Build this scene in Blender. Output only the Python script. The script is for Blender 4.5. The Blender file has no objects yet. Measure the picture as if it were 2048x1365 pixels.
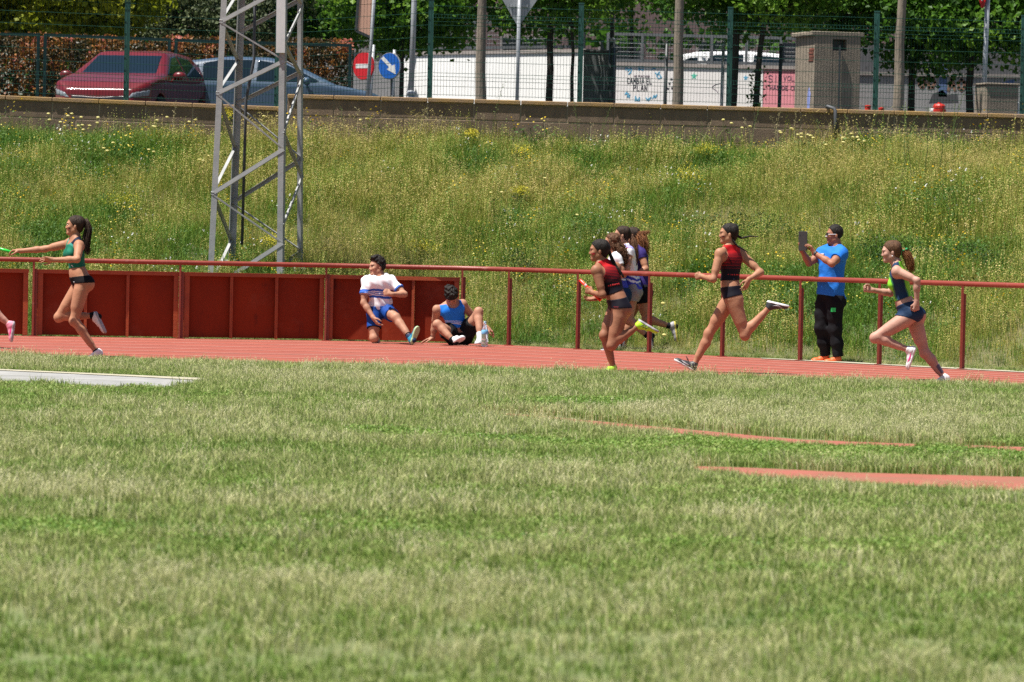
import bpy, math, random
import numpy as np
from math import radians, sin, cos, pi
from mathutils import Vector, Matrix

random.seed(11)
rng = np.random.default_rng(11)
SC = bpy.context.scene
COL = SC.collection

# ------------------------------------------------------------------ camera
F_PX = 8550.0                 # focal length in pixels of the 2048 px wide photograph
CAM_H = 1.58
PITCH = radians(1.481)
ROLL = radians(1.2)
_fwd = np.array([0.0, cos(PITCH), -sin(PITCH)])
_up0 = np.array([0.0, sin(PITCH), cos(PITCH)])
_x0 = np.array([1.0, 0.0, 0.0])
_right = cos(ROLL) * _x0 + sin(ROLL) * _up0
_up = -sin(ROLL) * _x0 + cos(ROLL) * _up0
cam_data = bpy.data.cameras.new('camera')
cam = bpy.data.objects.new('camera', cam_data)
COL.objects.link(cam)
cam_data.sensor_width = 36.0
cam_data.lens = F_PX * 36.0 / 2048.0
cam_data.clip_start = 0.5
cam_data.clip_end = 800.0
cam.matrix_world = Matrix(((_right[0], _up[0], -_fwd[0], 0.0),
                           (_right[1], _up[1], -_fwd[1], 0.0),
                           (_right[2], _up[2], -_fwd[2], CAM_H),
                           (0, 0, 0, 1)))
cam_data.dof.use_dof = True
cam_data.dof.focus_distance = 50.5
cam_data.dof.aperture_fstop = 6.0
SC.camera = cam

# ------------------------------------------------------------------ sky, sun, exposure
SUN_TRAVEL = Vector((0.36, 0.17, -1.0)).normalized()
world = bpy.data.worlds.new('World')
SC.world = world
world.use_nodes = True
wn = world.node_tree
wn.nodes.clear()
w_out = wn.nodes.new('ShaderNodeOutputWorld')
w_bg = wn.nodes.new('ShaderNodeBackground')
w_sky = wn.nodes.new('ShaderNodeTexSky')
w_sky.sky_type = 'NISHITA'
w_sky.sun_disc = False
w_sky.sun_elevation = math.asin(-SUN_TRAVEL.z)
w_sky.sun_rotation = math.atan2(-SUN_TRAVEL.x, -SUN_TRAVEL.y)
w_bg.inputs['Strength'].default_value = 0.052
wn.links.new(w_sky.outputs[0], w_bg.inputs[0])
wn.links.new(w_bg.outputs[0], w_out.inputs[0])
sun_data = bpy.data.lights.new('sun', 'SUN')
sun_data.energy = 5.0
sun_data.angle = radians(0.53)
sun_data.color = (1.0, 0.955, 0.88)
sun = bpy.data.objects.new('sun', sun_data)
COL.objects.link(sun)
sun.location = (-12, 20, 30)
sun.rotation_euler = SUN_TRAVEL.to_track_quat('-Z', 'Y').to_euler()
SC.view_settings.view_transform = 'Standard'
SC.view_settings.look = 'None'
SC.view_settings.gamma = 1.0
SC.view_settings.use_curve_mapping = False
SC.view_settings.exposure = 0.86
SC.render.engine = 'CYCLES'
SC.cycles.max_bounces = 8
SC.cycles.transparent_max_bounces = 16
SC.cycles.use_denoising = False

# ------------------------------------------------------------------ helpers
def at(u, v, D):
    """point of the world at depth D (metres along Y) that the photograph shows at pixel u, v"""
    a = u - 1024.0
    b = 682.5 - v
    d = a * _right + F_PX * _fwd + b * _up
    d = d * (D / d[1])
    return np.array([d[0], D, CAM_H + d[2]])

def on_plane(u, v, z=0.0):
    a = u - 1024.0
    b = 682.5 - v
    d = a * _right + F_PX * _fwd + b * _up
    t = (z - CAM_H) / d[2]
    return np.array([d[0] * t, d[1] * t, z])

ORG = {}
def tag(o, label=None, cat=None, group=None, kind=None):
    if label: o['label'] = label
    if cat: o['category'] = cat
    if group: o['group'] = group
    if kind: o['kind'] = kind
    return o

def thing(name, loc, label=None, cat=None, group=None, rz=0.0):
    o = bpy.data.objects.new(name, None)
    o.empty_display_size = 0.2
    o.location = Vector([float(c) for c in loc])
    o.rotation_euler = (0, 0, rz)
    COL.objects.link(o)
    ORG[o.name] = np.array([float(c) for c in loc])
    return tag(o, label, cat, group)

def mesh_from(name, V, F, mats, fm=None, smooth=False):
    me = bpy.data.meshes.new(name)
    V = np.asarray(V, dtype=np.float32).reshape(-1, 3)
    me.vertices.add(len(V))
    me.vertices.foreach_set('co', V.ravel())
    if isinstance(F, np.ndarray):
        n, k = F.shape
        me.loops.add(n * k)
        me.loops.foreach_set('vertex_index', F.astype(np.int32).ravel())
        me.polygons.add(n)
        me.polygons.foreach_set('loop_start', np.arange(0, n * k, k, dtype=np.int32))
        me.polygons.foreach_set('loop_total', np.full(n, k, dtype=np.int32))
        npoly = n
    else:
        ls, lt, vi, s = [], [], [], 0
        for f in F:
            ls.append(s); lt.append(len(f)); vi.extend(f); s += len(f)
        me.loops.add(s)
        me.loops.foreach_set('vertex_index', vi)
        me.polygons.add(len(F))
        me.polygons.foreach_set('loop_start', ls)
        me.polygons.foreach_set('loop_total', lt)
        npoly = len(F)
    if fm is not None:
        me.polygons.foreach_set('material_index', np.asarray(fm, dtype=np.int32))
    me.polygons.foreach_set('use_smooth', np.full(npoly, bool(smooth)))
    for m in (mats if isinstance(mats, (list, tuple)) else [mats]):
        me.materials.append(m)
    me.update(calc_edges=True)
    return me

def put(name, V, F, mats, parent=None, fm=None, smooth=False, origin=None, kind=None):
    """one mesh object; V in world coordinates"""
    V = np.asarray(V, dtype=np.float64).reshape(-1, 3)
    base = np.zeros(3)
    if parent is not None:
        base = ORG[parent.name]
    if parent is None and origin is not None:
        base = np.asarray(origin, dtype=float)
    me = mesh_from(name, V - base, F, mats, fm, smooth)
    o = bpy.data.objects.new(name, me)
    if parent is not None:
        o.parent = parent
    elif origin is not None:
        o.location = Vector(base)
    COL.objects.link(o)
    ORG[o.name] = base
    if kind: o['kind'] = kind
    return o

def put_mesh(name, me, parent=None, loc=(0, 0, 0), rot=(0, 0, 0), scale=(1, 1, 1)):
    """one object sharing a mesh; loc in world coordinates"""
    o = bpy.data.objects.new(name, me)
    base = ORG[parent.name] if parent is not None else np.zeros(3)
    o.location = Vector(np.asarray(loc, float) - base)
    o.rotation_euler = rot
    o.scale = scale
    if parent is not None: o.parent = parent
    COL.objects.link(o)
    ORG[o.name] = np.asarray(loc, float)
    return o

class MB:
    def __init__(s): s.V = []; s.F = []; s.M = []
    def add(s, V, F, m=0):
        n = len(s.V)
        s.V.extend([tuple(map(float, p)) for p in V])
        s.F.extend([tuple(i + n for i in f) for f in F])
        s.M.extend([m] * len(F))
    def box(s, c, size, R=None, m=0, bev=0.0):
        c = np.asarray(c, float); hx, hy, hz = [x / 2 for x in size]
        R = np.eye(3) if R is None else R
        if bev <= 0:
            P = np.array([[sx * hx, sy * hy, sz * hz] for sx in (-1, 1) for sy in (-1, 1) for sz in (-1, 1)])
            Fc = [(0, 1, 3, 2), (4, 6, 7, 5), (0, 4, 5, 1), (2, 3, 7, 6), (0, 2, 6, 4), (1, 5, 7, 3)]
            s.add(P @ R.T + c, Fc, m)
        else:
            b = bev; P = []; idx = {}
            for sx in (-1, 1):
                for sy in (-1, 1):
                    for sz in (-1, 1):
                        for ax in range(3):
                            q = [sx * (hx - b), sy * (hy - b), sz * (hz - b)]
                            q[ax] = (sx * hx, sy * hy, sz * hz)[ax]
                            idx[(sx, sy, sz, ax)] = len(P); P.append(q)
            Fc = []
            for ax in range(3):
                o1, o2 = [(1, 2), (2, 0), (0, 1)][ax]
                for sg in (-1, 1):
                    quad = []
                    for a, bb in ((-1, -1), (1, -1), (1, 1), (-1, 1)):
                        k = [0, 0, 0]; k[ax] = sg; k[o1] = a; k[o2] = bb
                        quad.append(idx[(k[0], k[1], k[2], ax)])
                    Fc.append(tuple(quad if sg > 0 else quad[::-1]))
            for ax in range(3):
                o1, o2 = [(1, 2), (2, 0), (0, 1)][ax]
                for a in (-1, 1):
                    for bb in (-1, 1):
                        q = []
                        for sg in (-1, 1):
                            k = [0, 0, 0]; k[ax] = sg; k[o1] = a; k[o2] = bb
                            q.append((idx[(k[0], k[1], k[2], o1)], idx[(k[0], k[1], k[2], o2)]))
                        f = (q[0][0], q[1][0], q[1][1], q[0][1])
                        Fc.append(f if a * bb < 0 else f[::-1])
            for sx in (-1, 1):
                for sy in (-1, 1):
                    for sz in (-1, 1):
                        f = tuple(idx[(sx, sy, sz, ax)] for ax in range(3))
                        Fc.append(f if sx * sy * sz > 0 else f[::-1])
            s.add(np.array(P) @ R.T + c, Fc, m)
    def tube(s, pts, r, n=8, m=0, cap=True):
        pts = [np.asarray(p, float) for p in pts]
        rs = [r] * len(pts) if np.isscalar(r) else list(r)
        rings = []
        V = []
        prev = None
        for i, p in enumerate(pts):
            t = pts[min(i + 1, len(pts) - 1)] - pts[max(i - 1, 0)]
            t = t / (np.linalg.norm(t) + 1e-12)
            if prev is None:
                a = np.cross(t, (0, 0, 1.0))
                if np.linalg.norm(a) < 1e-3: a = np.array([1.0, 0, 0])
            else:
                a = prev - t * prev.dot(t)
            a = a / np.linalg.norm(a); prev = a
            b = np.cross(t, a)
            for k in range(n):
                th = 2 * pi * k / n
                V.append(p + rs[i] * (a * cos(th) + b * sin(th)))
        Fc = []
        for i in range(len(pts) - 1):
            for k in range(n):
                k2 = (k + 1) % n
                Fc.append((i * n + k, i * n + k2, (i + 1) * n + k2, (i + 1) * n + k))
        if cap:
            Fc.append(tuple(range(n))[::-1])
            Fc.append(tuple((len(pts) - 1) * n + k for k in range(n)))
        s.add(V, Fc, m)
    def bar(s, p0, p1, w, t, side, m=0):
        """flat bar from p0 to p1: width w along `side`, thickness t across"""
        p0 = np.asarray(p0, float); p1 = np.asarray(p1, float)
        d = p1 - p0; L = np.linalg.norm(d); d = d / L
        sd = np.asarray(side, float); sd = sd - d * sd.dot(d); sd = sd / np.linalg.norm(sd)
        nn = np.cross(d, sd)
        R = np.stack([sd, nn, d], axis=1)
        s.box((p0 + p1) / 2, (w, t, L), R, m)
    def lathe(s, c, prof, n=16, m=0, R=None):
        c = np.asarray(c, float); R = np.eye(3) if R is None else R
        V = []
        for r, z in prof:
            for k in range(n):
                th = 2 * pi * k / n
                V.append(R @ np.array([r * cos(th), r * sin(th), z]) + c)
        Fc = []
        for i in range(len(prof) - 1):
            for k in range(n):
                k2 = (k + 1) % n
                Fc.append((i * n + k, i * n + k2, (i + 1) * n + k2, (i + 1) * n + k))
        Fc.append(tuple(range(n))[::-1]); Fc.append(tuple((len(prof) - 1) * n + k for k in range(n)))
        s.add(V, Fc, m)
    def prism(s, poly, origin, ex, ey, ez, depth, m=0):
        """2D polygon in the plane (ex, ey) at origin, thickened by depth along ez"""
        origin = np.asarray(origin, float)
        n = len(poly)
        V = [origin + np.asarray(ex) * x + np.asarray(ey) * y for x, y in poly]
        V += [p + np.asarray(ez) * depth for p in V]
        Fc = [tuple(range(n)), tuple(range(2 * n - 1, n - 1, -1))]
        for i in range(n):
            j = (i + 1) % n
            Fc.append((i, i + n, j + n, j))
        s.add(V, Fc, m)
    def build(s, name, mats, parent=None, smooth=False, origin=None, kind=None):
        return put(name, s.V, s.F, mats, parent, s.M if isinstance(mats, (list, tuple)) else None, smooth, origin, kind)

def rotz(a):
    return np.array([[cos(a), -sin(a), 0], [sin(a), cos(a), 0], [0, 0, 1.0]])

# ------------------------------------------------------------------ materials
def srgb(r, g, b):
    def f(c):
        c /= 255.0
        return c / 12.92 if c <= 0.04045 else ((c + 0.055) / 1.055) ** 2.4
    return (f(r), f(g), f(b))

def new_mat(name):
    m = bpy.data.materials.new(name)
    m.use_nodes = True
    nt = m.node_tree
    b = nt.nodes['Principled BSDF']
    return m, nt, b

def nd(nt, t, **kw):
    n = nt.nodes.new(t)
    for k, v in kw.items():
        setattr(n, k, v)
    return n

def mixc(nt, fac, a, b):
    n = nd(nt, 'ShaderNodeMix', data_type='RGBA')
    if isinstance(fac, (int, float)): n.inputs[0].default_value = fac
    else: nt.links.new(fac, n.inputs[0])
    for k, c in ((6, a), (7, b)):
        if isinstance(c, (tuple, list)): n.inputs[k].default_value = (*c[:3], 1.0)
        else: nt.links.new(c, n.inputs[k])
    return n.outputs[2]

def noise(nt, scale, detail=3.0, rough=0.55, vec=None, dims='3D'):
    n = nd(nt, 'ShaderNodeTexNoise')
    n.inputs['Scale'].default_value = scale
    n.inputs['Detail'].default_value = detail
    n.inputs['Roughness'].default_value = rough
    if vec is not None: nt.links.new(vec, n.inputs['Vector'])
    return n.outputs['Fac']

def ramp(nt, fac, p0, p1):
    n = nd(nt, 'ShaderNodeMapRange')
    n.inputs[1].default_value = p0; n.inputs[2].default_value = p1
    nt.links.new(fac, n.inputs[0])
    return n.outputs[0]

def scaled_pos(nt, s, kind='Position'):
    if kind == 'Position':
        g = nd(nt, 'ShaderNodeNewGeometry').outputs['Position']
    else:
        g = nd(nt, 'ShaderNodeTexCoord').outputs['Object']
    m = nd(nt, 'ShaderNodeVectorMath', operation='MULTIPLY')
    m.inputs[1].default_value = s
    nt.links.new(g, m.inputs[0])
    return m.outputs[0]

def mat(name, c, rough=0.6, metal=0.0, var=0.25, vscale=6.0, c2=None, bump=0.0, bscale=40.0, spec=0.5, stretch=(1, 1, 1), coat=0.0, trans=0.0):
    m, nt, b = new_mat(name)
    pos = scaled_pos(nt, stretch)
    if var > 0 or c2 is not None:
        c2 = c2 or tuple(x * (1 - var) for x in c)
        f = ramp(nt, noise(nt, vscale, 5.0, 0.6, pos), 0.3, 0.7)
        nt.links.new(mixc(nt, f, c, c2), b.inputs['Base Color'])
    else:
        b.inputs['Base Color'].default_value = (*c, 1)
    b.inputs['Roughness'].default_value = rough
    b.inputs['Metallic'].default_value = metal
    b.inputs['Specular IOR Level'].default_value = spec
    b.inputs['Coat Weight'].default_value = coat
    if trans: b.inputs['Transmission Weight'].default_value = trans
    if bump > 0:
        bp = nd(nt, 'ShaderNodeBump')
        bp.inputs['Strength'].default_value = bump
        bp.inputs['Distance'].default_value = 0.02
        nt.links.new(noise(nt, bscale, 4.0, 0.6, pos), bp.inputs['Height'])
        nt.links.new(bp.outputs[0], b.inputs['Normal'])
    return m

def plant_mat(name, cols, translucency=0.35, world_scale=0.5, world_amt=0.6, rough=0.65, world_cols=None, wstretch=(1, 1, 1), bright=0.35):
    """leaf / blade material: colour from the per-face 'tone' attribute, the instance and a slow noise over the ground"""
    m, nt, b = new_mat(name)
    at_ = nd(nt, 'ShaderNodeAttribute', attribute_name='tone')
    oi = nd(nt, 'ShaderNodeObjectInfo')
    pos = scaled_pos(nt, wstretch)
    wf = noise(nt, world_scale, 4.0, 0.65, pos)
    # fac = tone + world_amt*(noise-0.5)*2 + 0.25*(rand-.5)
    a1 = nd(nt, 'ShaderNodeMath', operation='MULTIPLY_ADD'); a1.inputs[1].default_value = 2 * world_amt; a1.inputs[2].default_value = -world_amt
    nt.links.new(wf, a1.inputs[0])
    a2 = nd(nt, 'ShaderNodeMath', operation='MULTIPLY_ADD'); a2.inputs[1].default_value = 0.3; a2.inputs[2].default_value = -0.15
    nt.links.new(oi.outputs['Random'], a2.inputs[0])
    s1 = nd(nt, 'ShaderNodeMath', operation='ADD'); nt.links.new(a1.outputs[0], s1.inputs[0]); nt.links.new(a2.outputs[0], s1.inputs[1])
    s2 = nd(nt, 'ShaderNodeMath', operation='ADD'); nt.links.new(s1.outputs[0], s2.inputs[0]); nt.links.new(at_.outputs['Fac'], s2.inputs[1])
    cr = nd(nt, 'ShaderNodeValToRGB')
    cr.color_ramp.interpolation = 'LINEAR'
    els = cr.color_ramp.elements
    while len(els) > 1: els.remove(els[-1])
    for i, (p, c) in enumerate(cols):
        e = els[0] if i == 0 else els.new(p)
        e.position = p; e.color = (*c, 1)
    nt.links.new(s2.outputs[0], cr.inputs[0])
    nt.links.new(cr.outputs[0], b.inputs['Base Color'])
    b.inputs['Roughness'].default_value = rough
    b.inputs['Specular IOR Level'].default_value = bright
    tr = nd(nt, 'ShaderNodeBsdfTranslucent')
    nt.links.new(cr.outputs[0], tr.inputs['Color'])
    mx = nd(nt, 'ShaderNodeMixShader'); mx.inputs[0].default_value = translucency
    out = nt.nodes['Material Output']
    nt.links.new(b.outputs[0], mx.inputs[1]); nt.links.new(tr.outputs[0], mx.inputs[2])
    nt.links.new(mx.outputs[0], out.inputs['Surface'])
    return m

# ------------------------------------------------------------------ implicit surfaces (round limbs, cars, cloth)
class Field:
    def __init__(s, lo, hi, h):
        s.lo = np.asarray(lo, float); s.h = h
        s.n = np.maximum(4, np.ceil((np.asarray(hi, float) - s.lo) / h).astype(int) + 1)
        s.ax = [(s.lo[i] + h * np.arange(s.n[i])).astype(np.float32) for i in range(3)]
        s.a = np.full(tuple(s.n), 0.2, dtype=np.float32)
    def sl(s, lo, hi):
        i0 = np.clip(np.floor((np.asarray(lo) - s.lo) / s.h).astype(int), 0, s.n - 1)
        i1 = np.clip(np.ceil((np.asarray(hi) - s.lo) / s.h).astype(int) + 1, 1, s.n)
        return tuple(slice(a, b) for a, b in zip(i0, i1))
    def grid(s, sl):
        return (s.ax[0][sl[0]][:, None, None], s.ax[1][sl[1]][None, :, None], s.ax[2][sl[2]][None, None, :])
    def _merge(s, sl, d, k, sub=False):
        A = s.a[sl]
        if sub: d = -d
        if k > 0:
            hh = np.maximum(k - np.abs(A - d), 0) / k
            q = hh * hh * (k * 0.25)
            s.a[sl] = (np.maximum(A, d) + q) if sub else (np.minimum(A, d) - q)
        else:
            s.a[sl] = np.maximum(A, d) if sub else np.minimum(A, d)
    def cap(s, a, b, r0, r1=None, k=0.03, sub=False, m=0.07):
        r1 = r0 if r1 is None else r1
        a = np.asarray(a, float); b = np.asarray(b, float)
        R = max(r0, r1) + m
        sl = s.sl(np.minimum(a, b) - R, np.maximum(a, b) + R)
        X, Y, Z = s.grid(sl)
        ba = b - a; L2 = float(ba.dot(ba)) + 1e-12
        px, py, pz = X - a[0], Y - a[1], Z - a[2]
        t = np.clip((px * ba[0] + py * ba[1] + pz * ba[2]) / L2, 0, 1)
        d = np.sqrt((px - t * ba[0]) ** 2 + (py - t * ba[1]) ** 2 + (pz - t * ba[2]) ** 2) - (r0 + (r1 - r0) * t)
        s._merge(sl, d, k, sub)
    def ell(s, c, r, R=None, k=0.03, sub=False, m=0.07):
        """ellipsoid, rows of R are its axes"""
        c = np.asarray(c, float); r = np.asarray(r, float)
        R = np.eye(3) if R is None else R
        e = np.max(r) + m
        sl = s.sl(c - e, c + e)
        X, Y, Z = s.grid(sl)
        px, py, pz = X - c[0], Y - c[1], Z - c[2]
        q = [R[i][0] * px + R[i][1] * py + R[i][2] * pz for i in range(3)]
        k0 = np.sqrt(sum((q[i] / r[i]) ** 2 for i in range(3)))
        k1 = np.sqrt(sum((q[i] / r[i] ** 2) ** 2 for i in range(3))) + 1e-9
        s._merge(sl, k0 * (k0 - 1) / k1, k, sub)
    def copy(s):
        o = Field.__new__(Field); o.lo = s.lo; o.h = s.h; o.n = s.n; o.ax = s.ax; o.a = s.a.copy(); return o
    def full(s):
        return s.grid((slice(None),) * 3)
    def mesh(s, a=None):
        a = s.a if a is None else a
        # close the surface at the border
        a = a.copy()
        a[0] = a[-1] = 0.01; a[:, 0] = a[:, -1] = 0.01; a[:, :, 0] = a[:, :, -1] = 0.01
        S = a < 0
        nx, ny, nz = S.shape
        c = np.zeros((nx - 1, ny - 1, nz - 1), dtype=np.int8)
        for i in (0, 1):
            for j in (0, 1):
                for k in (0, 1):
                    c += S[i:nx - 1 + i, j:ny - 1 + j, k:nz - 1 + k]
        act = np.argwhere((c > 0) & (c < 8))
        if len(act) == 0: return np.zeros((0, 3)), np.zeros((0, 4), int)
        val = np.empty((len(act), 2, 2, 2), dtype=np.float64)
        for i in (0, 1):
            for j in (0, 1):
                for k in (0, 1):
                    val[:, i, j, k] = a[act[:, 0] + i, act[:, 1] + j, act[:, 2] + k]
        acc = np.zeros((len(act), 3)); cnt = np.zeros(len(act))
        for axis in range(3):
            for p in (0, 1):
                for q in (0, 1):
                    i0 = [0, 0, 0]; o = [x for x in range(3) if x != axis]
                    i0[o[0]] = p; i0[o[1]] = q; i1 = list(i0); i1[axis] = 1
                    v0 = val[:, i0[0], i0[1], i0[2]]; v1 = val[:, i1[0], i1[1], i1[2]]
                    mk = (v0 < 0) != (v1 < 0)
                    t = np.where(mk, v0 / np.where(mk, v0 - v1, 1), 0)
                    pt = np.tile(np.array(i0, float), (len(act), 1)); pt[:, axis] = t
                    acc[mk] += pt[mk]; cnt[mk] += 1
        V = s.lo + s.h * (act + acc / cnt[:, None])
        idx = np.full((nx - 1, ny - 1, nz - 1), -1, dtype=np.int32)
        idx[act[:, 0], act[:, 1], act[:, 2]] = np.arange(len(act))
        Fs = []
        for axis in range(3):
            s0 = [slice(None)] * 3; s1 = [slice(None)] * 3
            s0[axis] = slice(0, -1); s1[axis] = slice(1, None)
            A = S[tuple(s0)]; B = S[tuple(s1)]
            e = np.argwhere(A != B)
            o = [x for x in range(3) if x != axis]
            ok = (e[:, o[0]] > 0) & (e[:, o[1]] > 0) & (e[:, o[0]] < S.shape[o[0]] - 1) & (e[:, o[1]] < S.shape[o[1]] - 1)
            e = e[ok]
            ins = A[e[:, 0], e[:, 1], e[:, 2]]
            def g(d0, d1):
                q = e.copy(); q[:, o[0]] += d0; q[:, o[1]] += d1
                return idx[q[:, 0], q[:, 1], q[:, 2]]
            quad = np.stack([g(-1, -1), g(0, -1), g(0, 0), g(-1, 0)], axis=1)
            flip = ins if axis != 1 else ~ins
            quad[~flip] = quad[~flip][:, ::-1]
            Fs.append(quad)
        Fq = np.concatenate(Fs)
        Fq = Fq[(Fq >= 0).all(axis=1)]
        return V, Fq
# ================================================================== ground, track, bank
def rail_depth_at_u(u):
    return np.interp(u, [-400, 68, 361, 653, 830, 960, 1060, 1157, 1300, 1445, 1603, 1760, 1925, 2048, 2300],
                     [57.9, 58.2, 58.5, 59.0, 59.05, 58.95, 58.3, 57.4, 56.5, 55.35, 54.25, 53.15, 52.05, 51.3, 49.9])
_us = np.linspace(-900, 2900, 80)
_rd = np.interp(_us, [-900, -400], [57.4, 57.9]) * (_us < -400) + rail_depth_at_u(_us) * (_us >= -400)
_rx = (_us - 1024) / F_PX * _rd
def rail_y(x):
    return np.interp(x, _rx, _rd)
_nu = np.array([-900, 0, 205, 430, 860, 1200, 1400, 2048, 2900])
_nv = np.array([700, 711, 714, 722, 731, 742, 749, 769, 796])
_np = np.array([on_plane(u, v, 0.045) for u, v in zip(_nu, _nv)])
def near_y(x):
    return np.interp(x, _np[:, 0], _np[:, 1])
WALL_Y = 71.0
BANK_Z = 2.98
def bank_z(x, y):
    y0 = rail_y(x) + 1.25 + 1.0 * np.clip((x - 0.2) / 1.2, 0, 1)
    t = np.clip((y - y0) / (WALL_Y - y0), 0, 1.02)
    z = BANK_Z * (0.86 * t + 0.14 * np.sin(pi * 0.5 * t))
    z = z + 0.11 * np.sin(x * 0.9 + y * 0.5 + 0.6 * np.sin(y * .7)) * np.clip(t * 6, 0, 1) * np.clip((1 - t) * 6, 0, 1)
    z = z + 0.07 * np.sin(x * 2.3 - y * 1.4 + 1.0 + np.sin(x * 1.1)) * np.clip(t * 6, 0, 1) * np.clip((1 - t) * 6, 0, 1)
    return z

m_soil = mat('soil', (0.16, 0.135, 0.07), 0.95, c2=(0.10, 0.115, 0.04), vscale=1.2, bump=0.6, bscale=25)
m_turf = mat('turf_soil', (0.17, 0.18, 0.075), 0.95, c2=(0.10, 0.14, 0.04), vscale=2.5, bump=0.5, bscale=60)
m_verge = mat('verge_soil', (0.24, 0.21, 0.12), 0.95, c2=(0.17, 0.17, 0.08), vscale=2.0, bump=0.5, bscale=40)
m_asphalt = mat('asphalt', (0.075, 0.073, 0.072), 0.9, c2=(0.05, 0.05, 0.052), vscale=3, bump=0.3, bscale=120)
m_track = mat('red_track', (0.31, 0.080, 0.052), 0.85, c2=(0.26, 0.066, 0.045), vscale=1.6, bump=0.35, bscale=150, spec=0.3)
m_track_old = mat('worn_red_runway', (0.33, 0.10, 0.072), 0.85, c2=(0.26, 0.095, 0.06), vscale=2.5, bump=0.35, bscale=90, spec=0.3)
m_lane = mat('lane_paint', (0.52, 0.34, 0.28), 0.7, c2=(0.38, 0.14, 0.10), vscale=5, stretch=(0.4, 1, 1))
m_conc_pale = mat('pale_concrete', (0.31, 0.305, 0.29), 0.85, c2=(0.22, 0.22, 0.215), vscale=2.2, bump=0.3, bscale=60, stretch=(1, 0.5, 1))
m_sand = mat('sandy_edge', (0.44, 0.40, 0.30), 0.95, c2=(0.30, 0.28, 0.2), vscale=4, bump=0.4, bscale=60)

def sheet(name, poly, m, z, kind='structure'):
    V = [(p[0], p[1], z) for p in poly]
    return put(name, V, [tuple(range(len(V)))], m, kind=kind)

sheet('ground', [(-300, -60), (300, -60), (300, 500), (-300, 500)], m_soil, -0.03)
# infield lawn soil
xs = np.linspace(-24, 24, 97)
V = [(x, -20, 0.0) for x in xs] + [(x, near_y(x) + 0.3, 0.0) for x in xs]
n = len(xs)
put('infield', V, [(i, i + 1, n + i + 1, n + i) for i in range(n - 1)], m_turf, kind='structure')
# running track
V = [(x, near_y(x), 0.004) for x in xs] + [(x, rail_y(x) + 0.14 - 0.18 * np.clip((x - 3.5) / 3, 0, 1), 0.004) for x in xs]
put('running_track', V, [(i, i + 1, n + i + 1, n + i) for i in range(n - 1)], m_track, kind='structure')
for k in range(1, 8):
    f = k / 7.6
    V = []
    for x in xs:
        y = near_y(x) * (1 - f) + (rail_y(x) - 0.1) * f
        V.append((x, y, 0.009))
    V += [(a, b + 0.07, c) for a, b, c in V]
    put('lane_line', V, [(i, i + 1, n + i + 1, n + i) for i in range(n - 1)], m_lane, kind='structure')
# verge behind the rail and the grassy bank in one sheet
bx = np.linspace(-24, 24, 161)
rows = []
ts = np.concatenate([[0.0, 0.03, 0.06, 0.09], np.linspace(0.12, 1.0, 40)])
for t in ts:
    for x in bx:
        y0 = rail_y(x) + 0.10 - 0.25 * np.clip((x - 3.5) / 3, 0, 1)
        y = y0 + (WALL_Y + 0.05 - y0) * t
        rows.append((x, y, bank_z(x, y) + 0.002))
nb = len(bx)
Fb = [(r * nb + i, r * nb + i + 1, (r + 1) * nb + i + 1, (r + 1) * nb + i) for r in range(len(ts) - 1) for i in range(nb - 1)]
put('grassy_bank', rows, Fb, m_soil, kind='structure', smooth=True)
# sandy strip along the outside of the track on the bend
sx = np.linspace(3.2, 12, 30)
V = [(x, rail_y(x) - 0.13, 0.012) for x in sx] + [(x, rail_y(x) + 0.12 + 0.5 * np.clip((x - 3.2) / 2, 0, 1), 0.012) for x in sx]
put('sand_strip', V, [(i, i + 1, 31 + i - 0, 30 + i) for i in range(29)], m_sand, kind='structure')
# parking area and street above the bank
PARK_Z = 3.16
sheet('parking_area', [(-40, WALL_Y + 0.1), (40, WALL_Y + 0.1), (40, 89.6), (-40, 89.6)], m_asphalt, PARK_Z)
sheet('upper_street', [(-60, 90.4), (60, 90.4), (60, 170), (-60, 170)], m_asphalt, 4.55)

# concrete pad and red runways lying in the lawn
pad = [on_plane(u, v, 0.03) for u, v in [(-420, 715), (0, 739), (270, 751), (405, 757), (400, 763), (330, 775), (200, 773), (0, 762), (-420, 742)]]
mb = MB(); mb.prism([(p[0], p[1]) for p in pad], (0, 0, -0.02), (1, 0, 0), (0, 1, 0), (0, 0, 1), 0.05)
mb.build('concrete_pad', m_conc_pale, kind='structure')
_e = [(-420, 714), (0, 738.5), (270, 750.5), (408, 756.5)]
_pe = [on_plane(u, v, 0.035) for u, v in _e] + [on_plane(u, v + d, 0.035) for (u, v), d in zip(_e[::-1], (4.5, 3, 2.2, 2))]
put('pad_edge', [(p[0], p[1], 0.036) for p in _pe], [tuple(range(len(_pe)))], m_sand, kind='structure')
STRIPS = []
def strip(name, top, bot, z=0.006):
    P = [on_plane(u, v, 0.02) for u, v in top] + [on_plane(u, v, 0.02) for u, v in bot[::-1]]
    STRIPS.append([(p[0], p[1]) for p in P])
    sheet(name, P, m_track_old, z)
strip('runway_far', [(960, 820), (1060, 827), (1300, 849), (1600, 876), (1840, 885)], [(960, 822), (1060, 835.5), (1300, 859), (1600, 885), (1840, 891)])
strip('runway_far', [(1910, 886), (2048, 891), (2400, 903)], [(1910, 892), (2048, 898.5), (2400, 913)])
strip('runway_near', [(1370, 928), (1510, 932), (1700, 941), (2048, 950), (2400, 958)], [(1370, 932), (1510, 948), (1700, 961), (2048, 979), (2400, 998)])
STRIPS.append([(p[0], p[1]) for p in pad])
def in_poly(px, py, poly):
    ins = np.zeros(len(px), bool)
    j = len(poly) - 1
    for i in range(len(poly)):
        xi, yi = poly[i]; xj, yj = poly[j]
        c = ((yi > py) != (yj > py)) & (px < (xj - xi) * (py - yi) / (yj - yi + 1e-12) + xi)
        ins ^= c; j = i
    return ins

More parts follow.
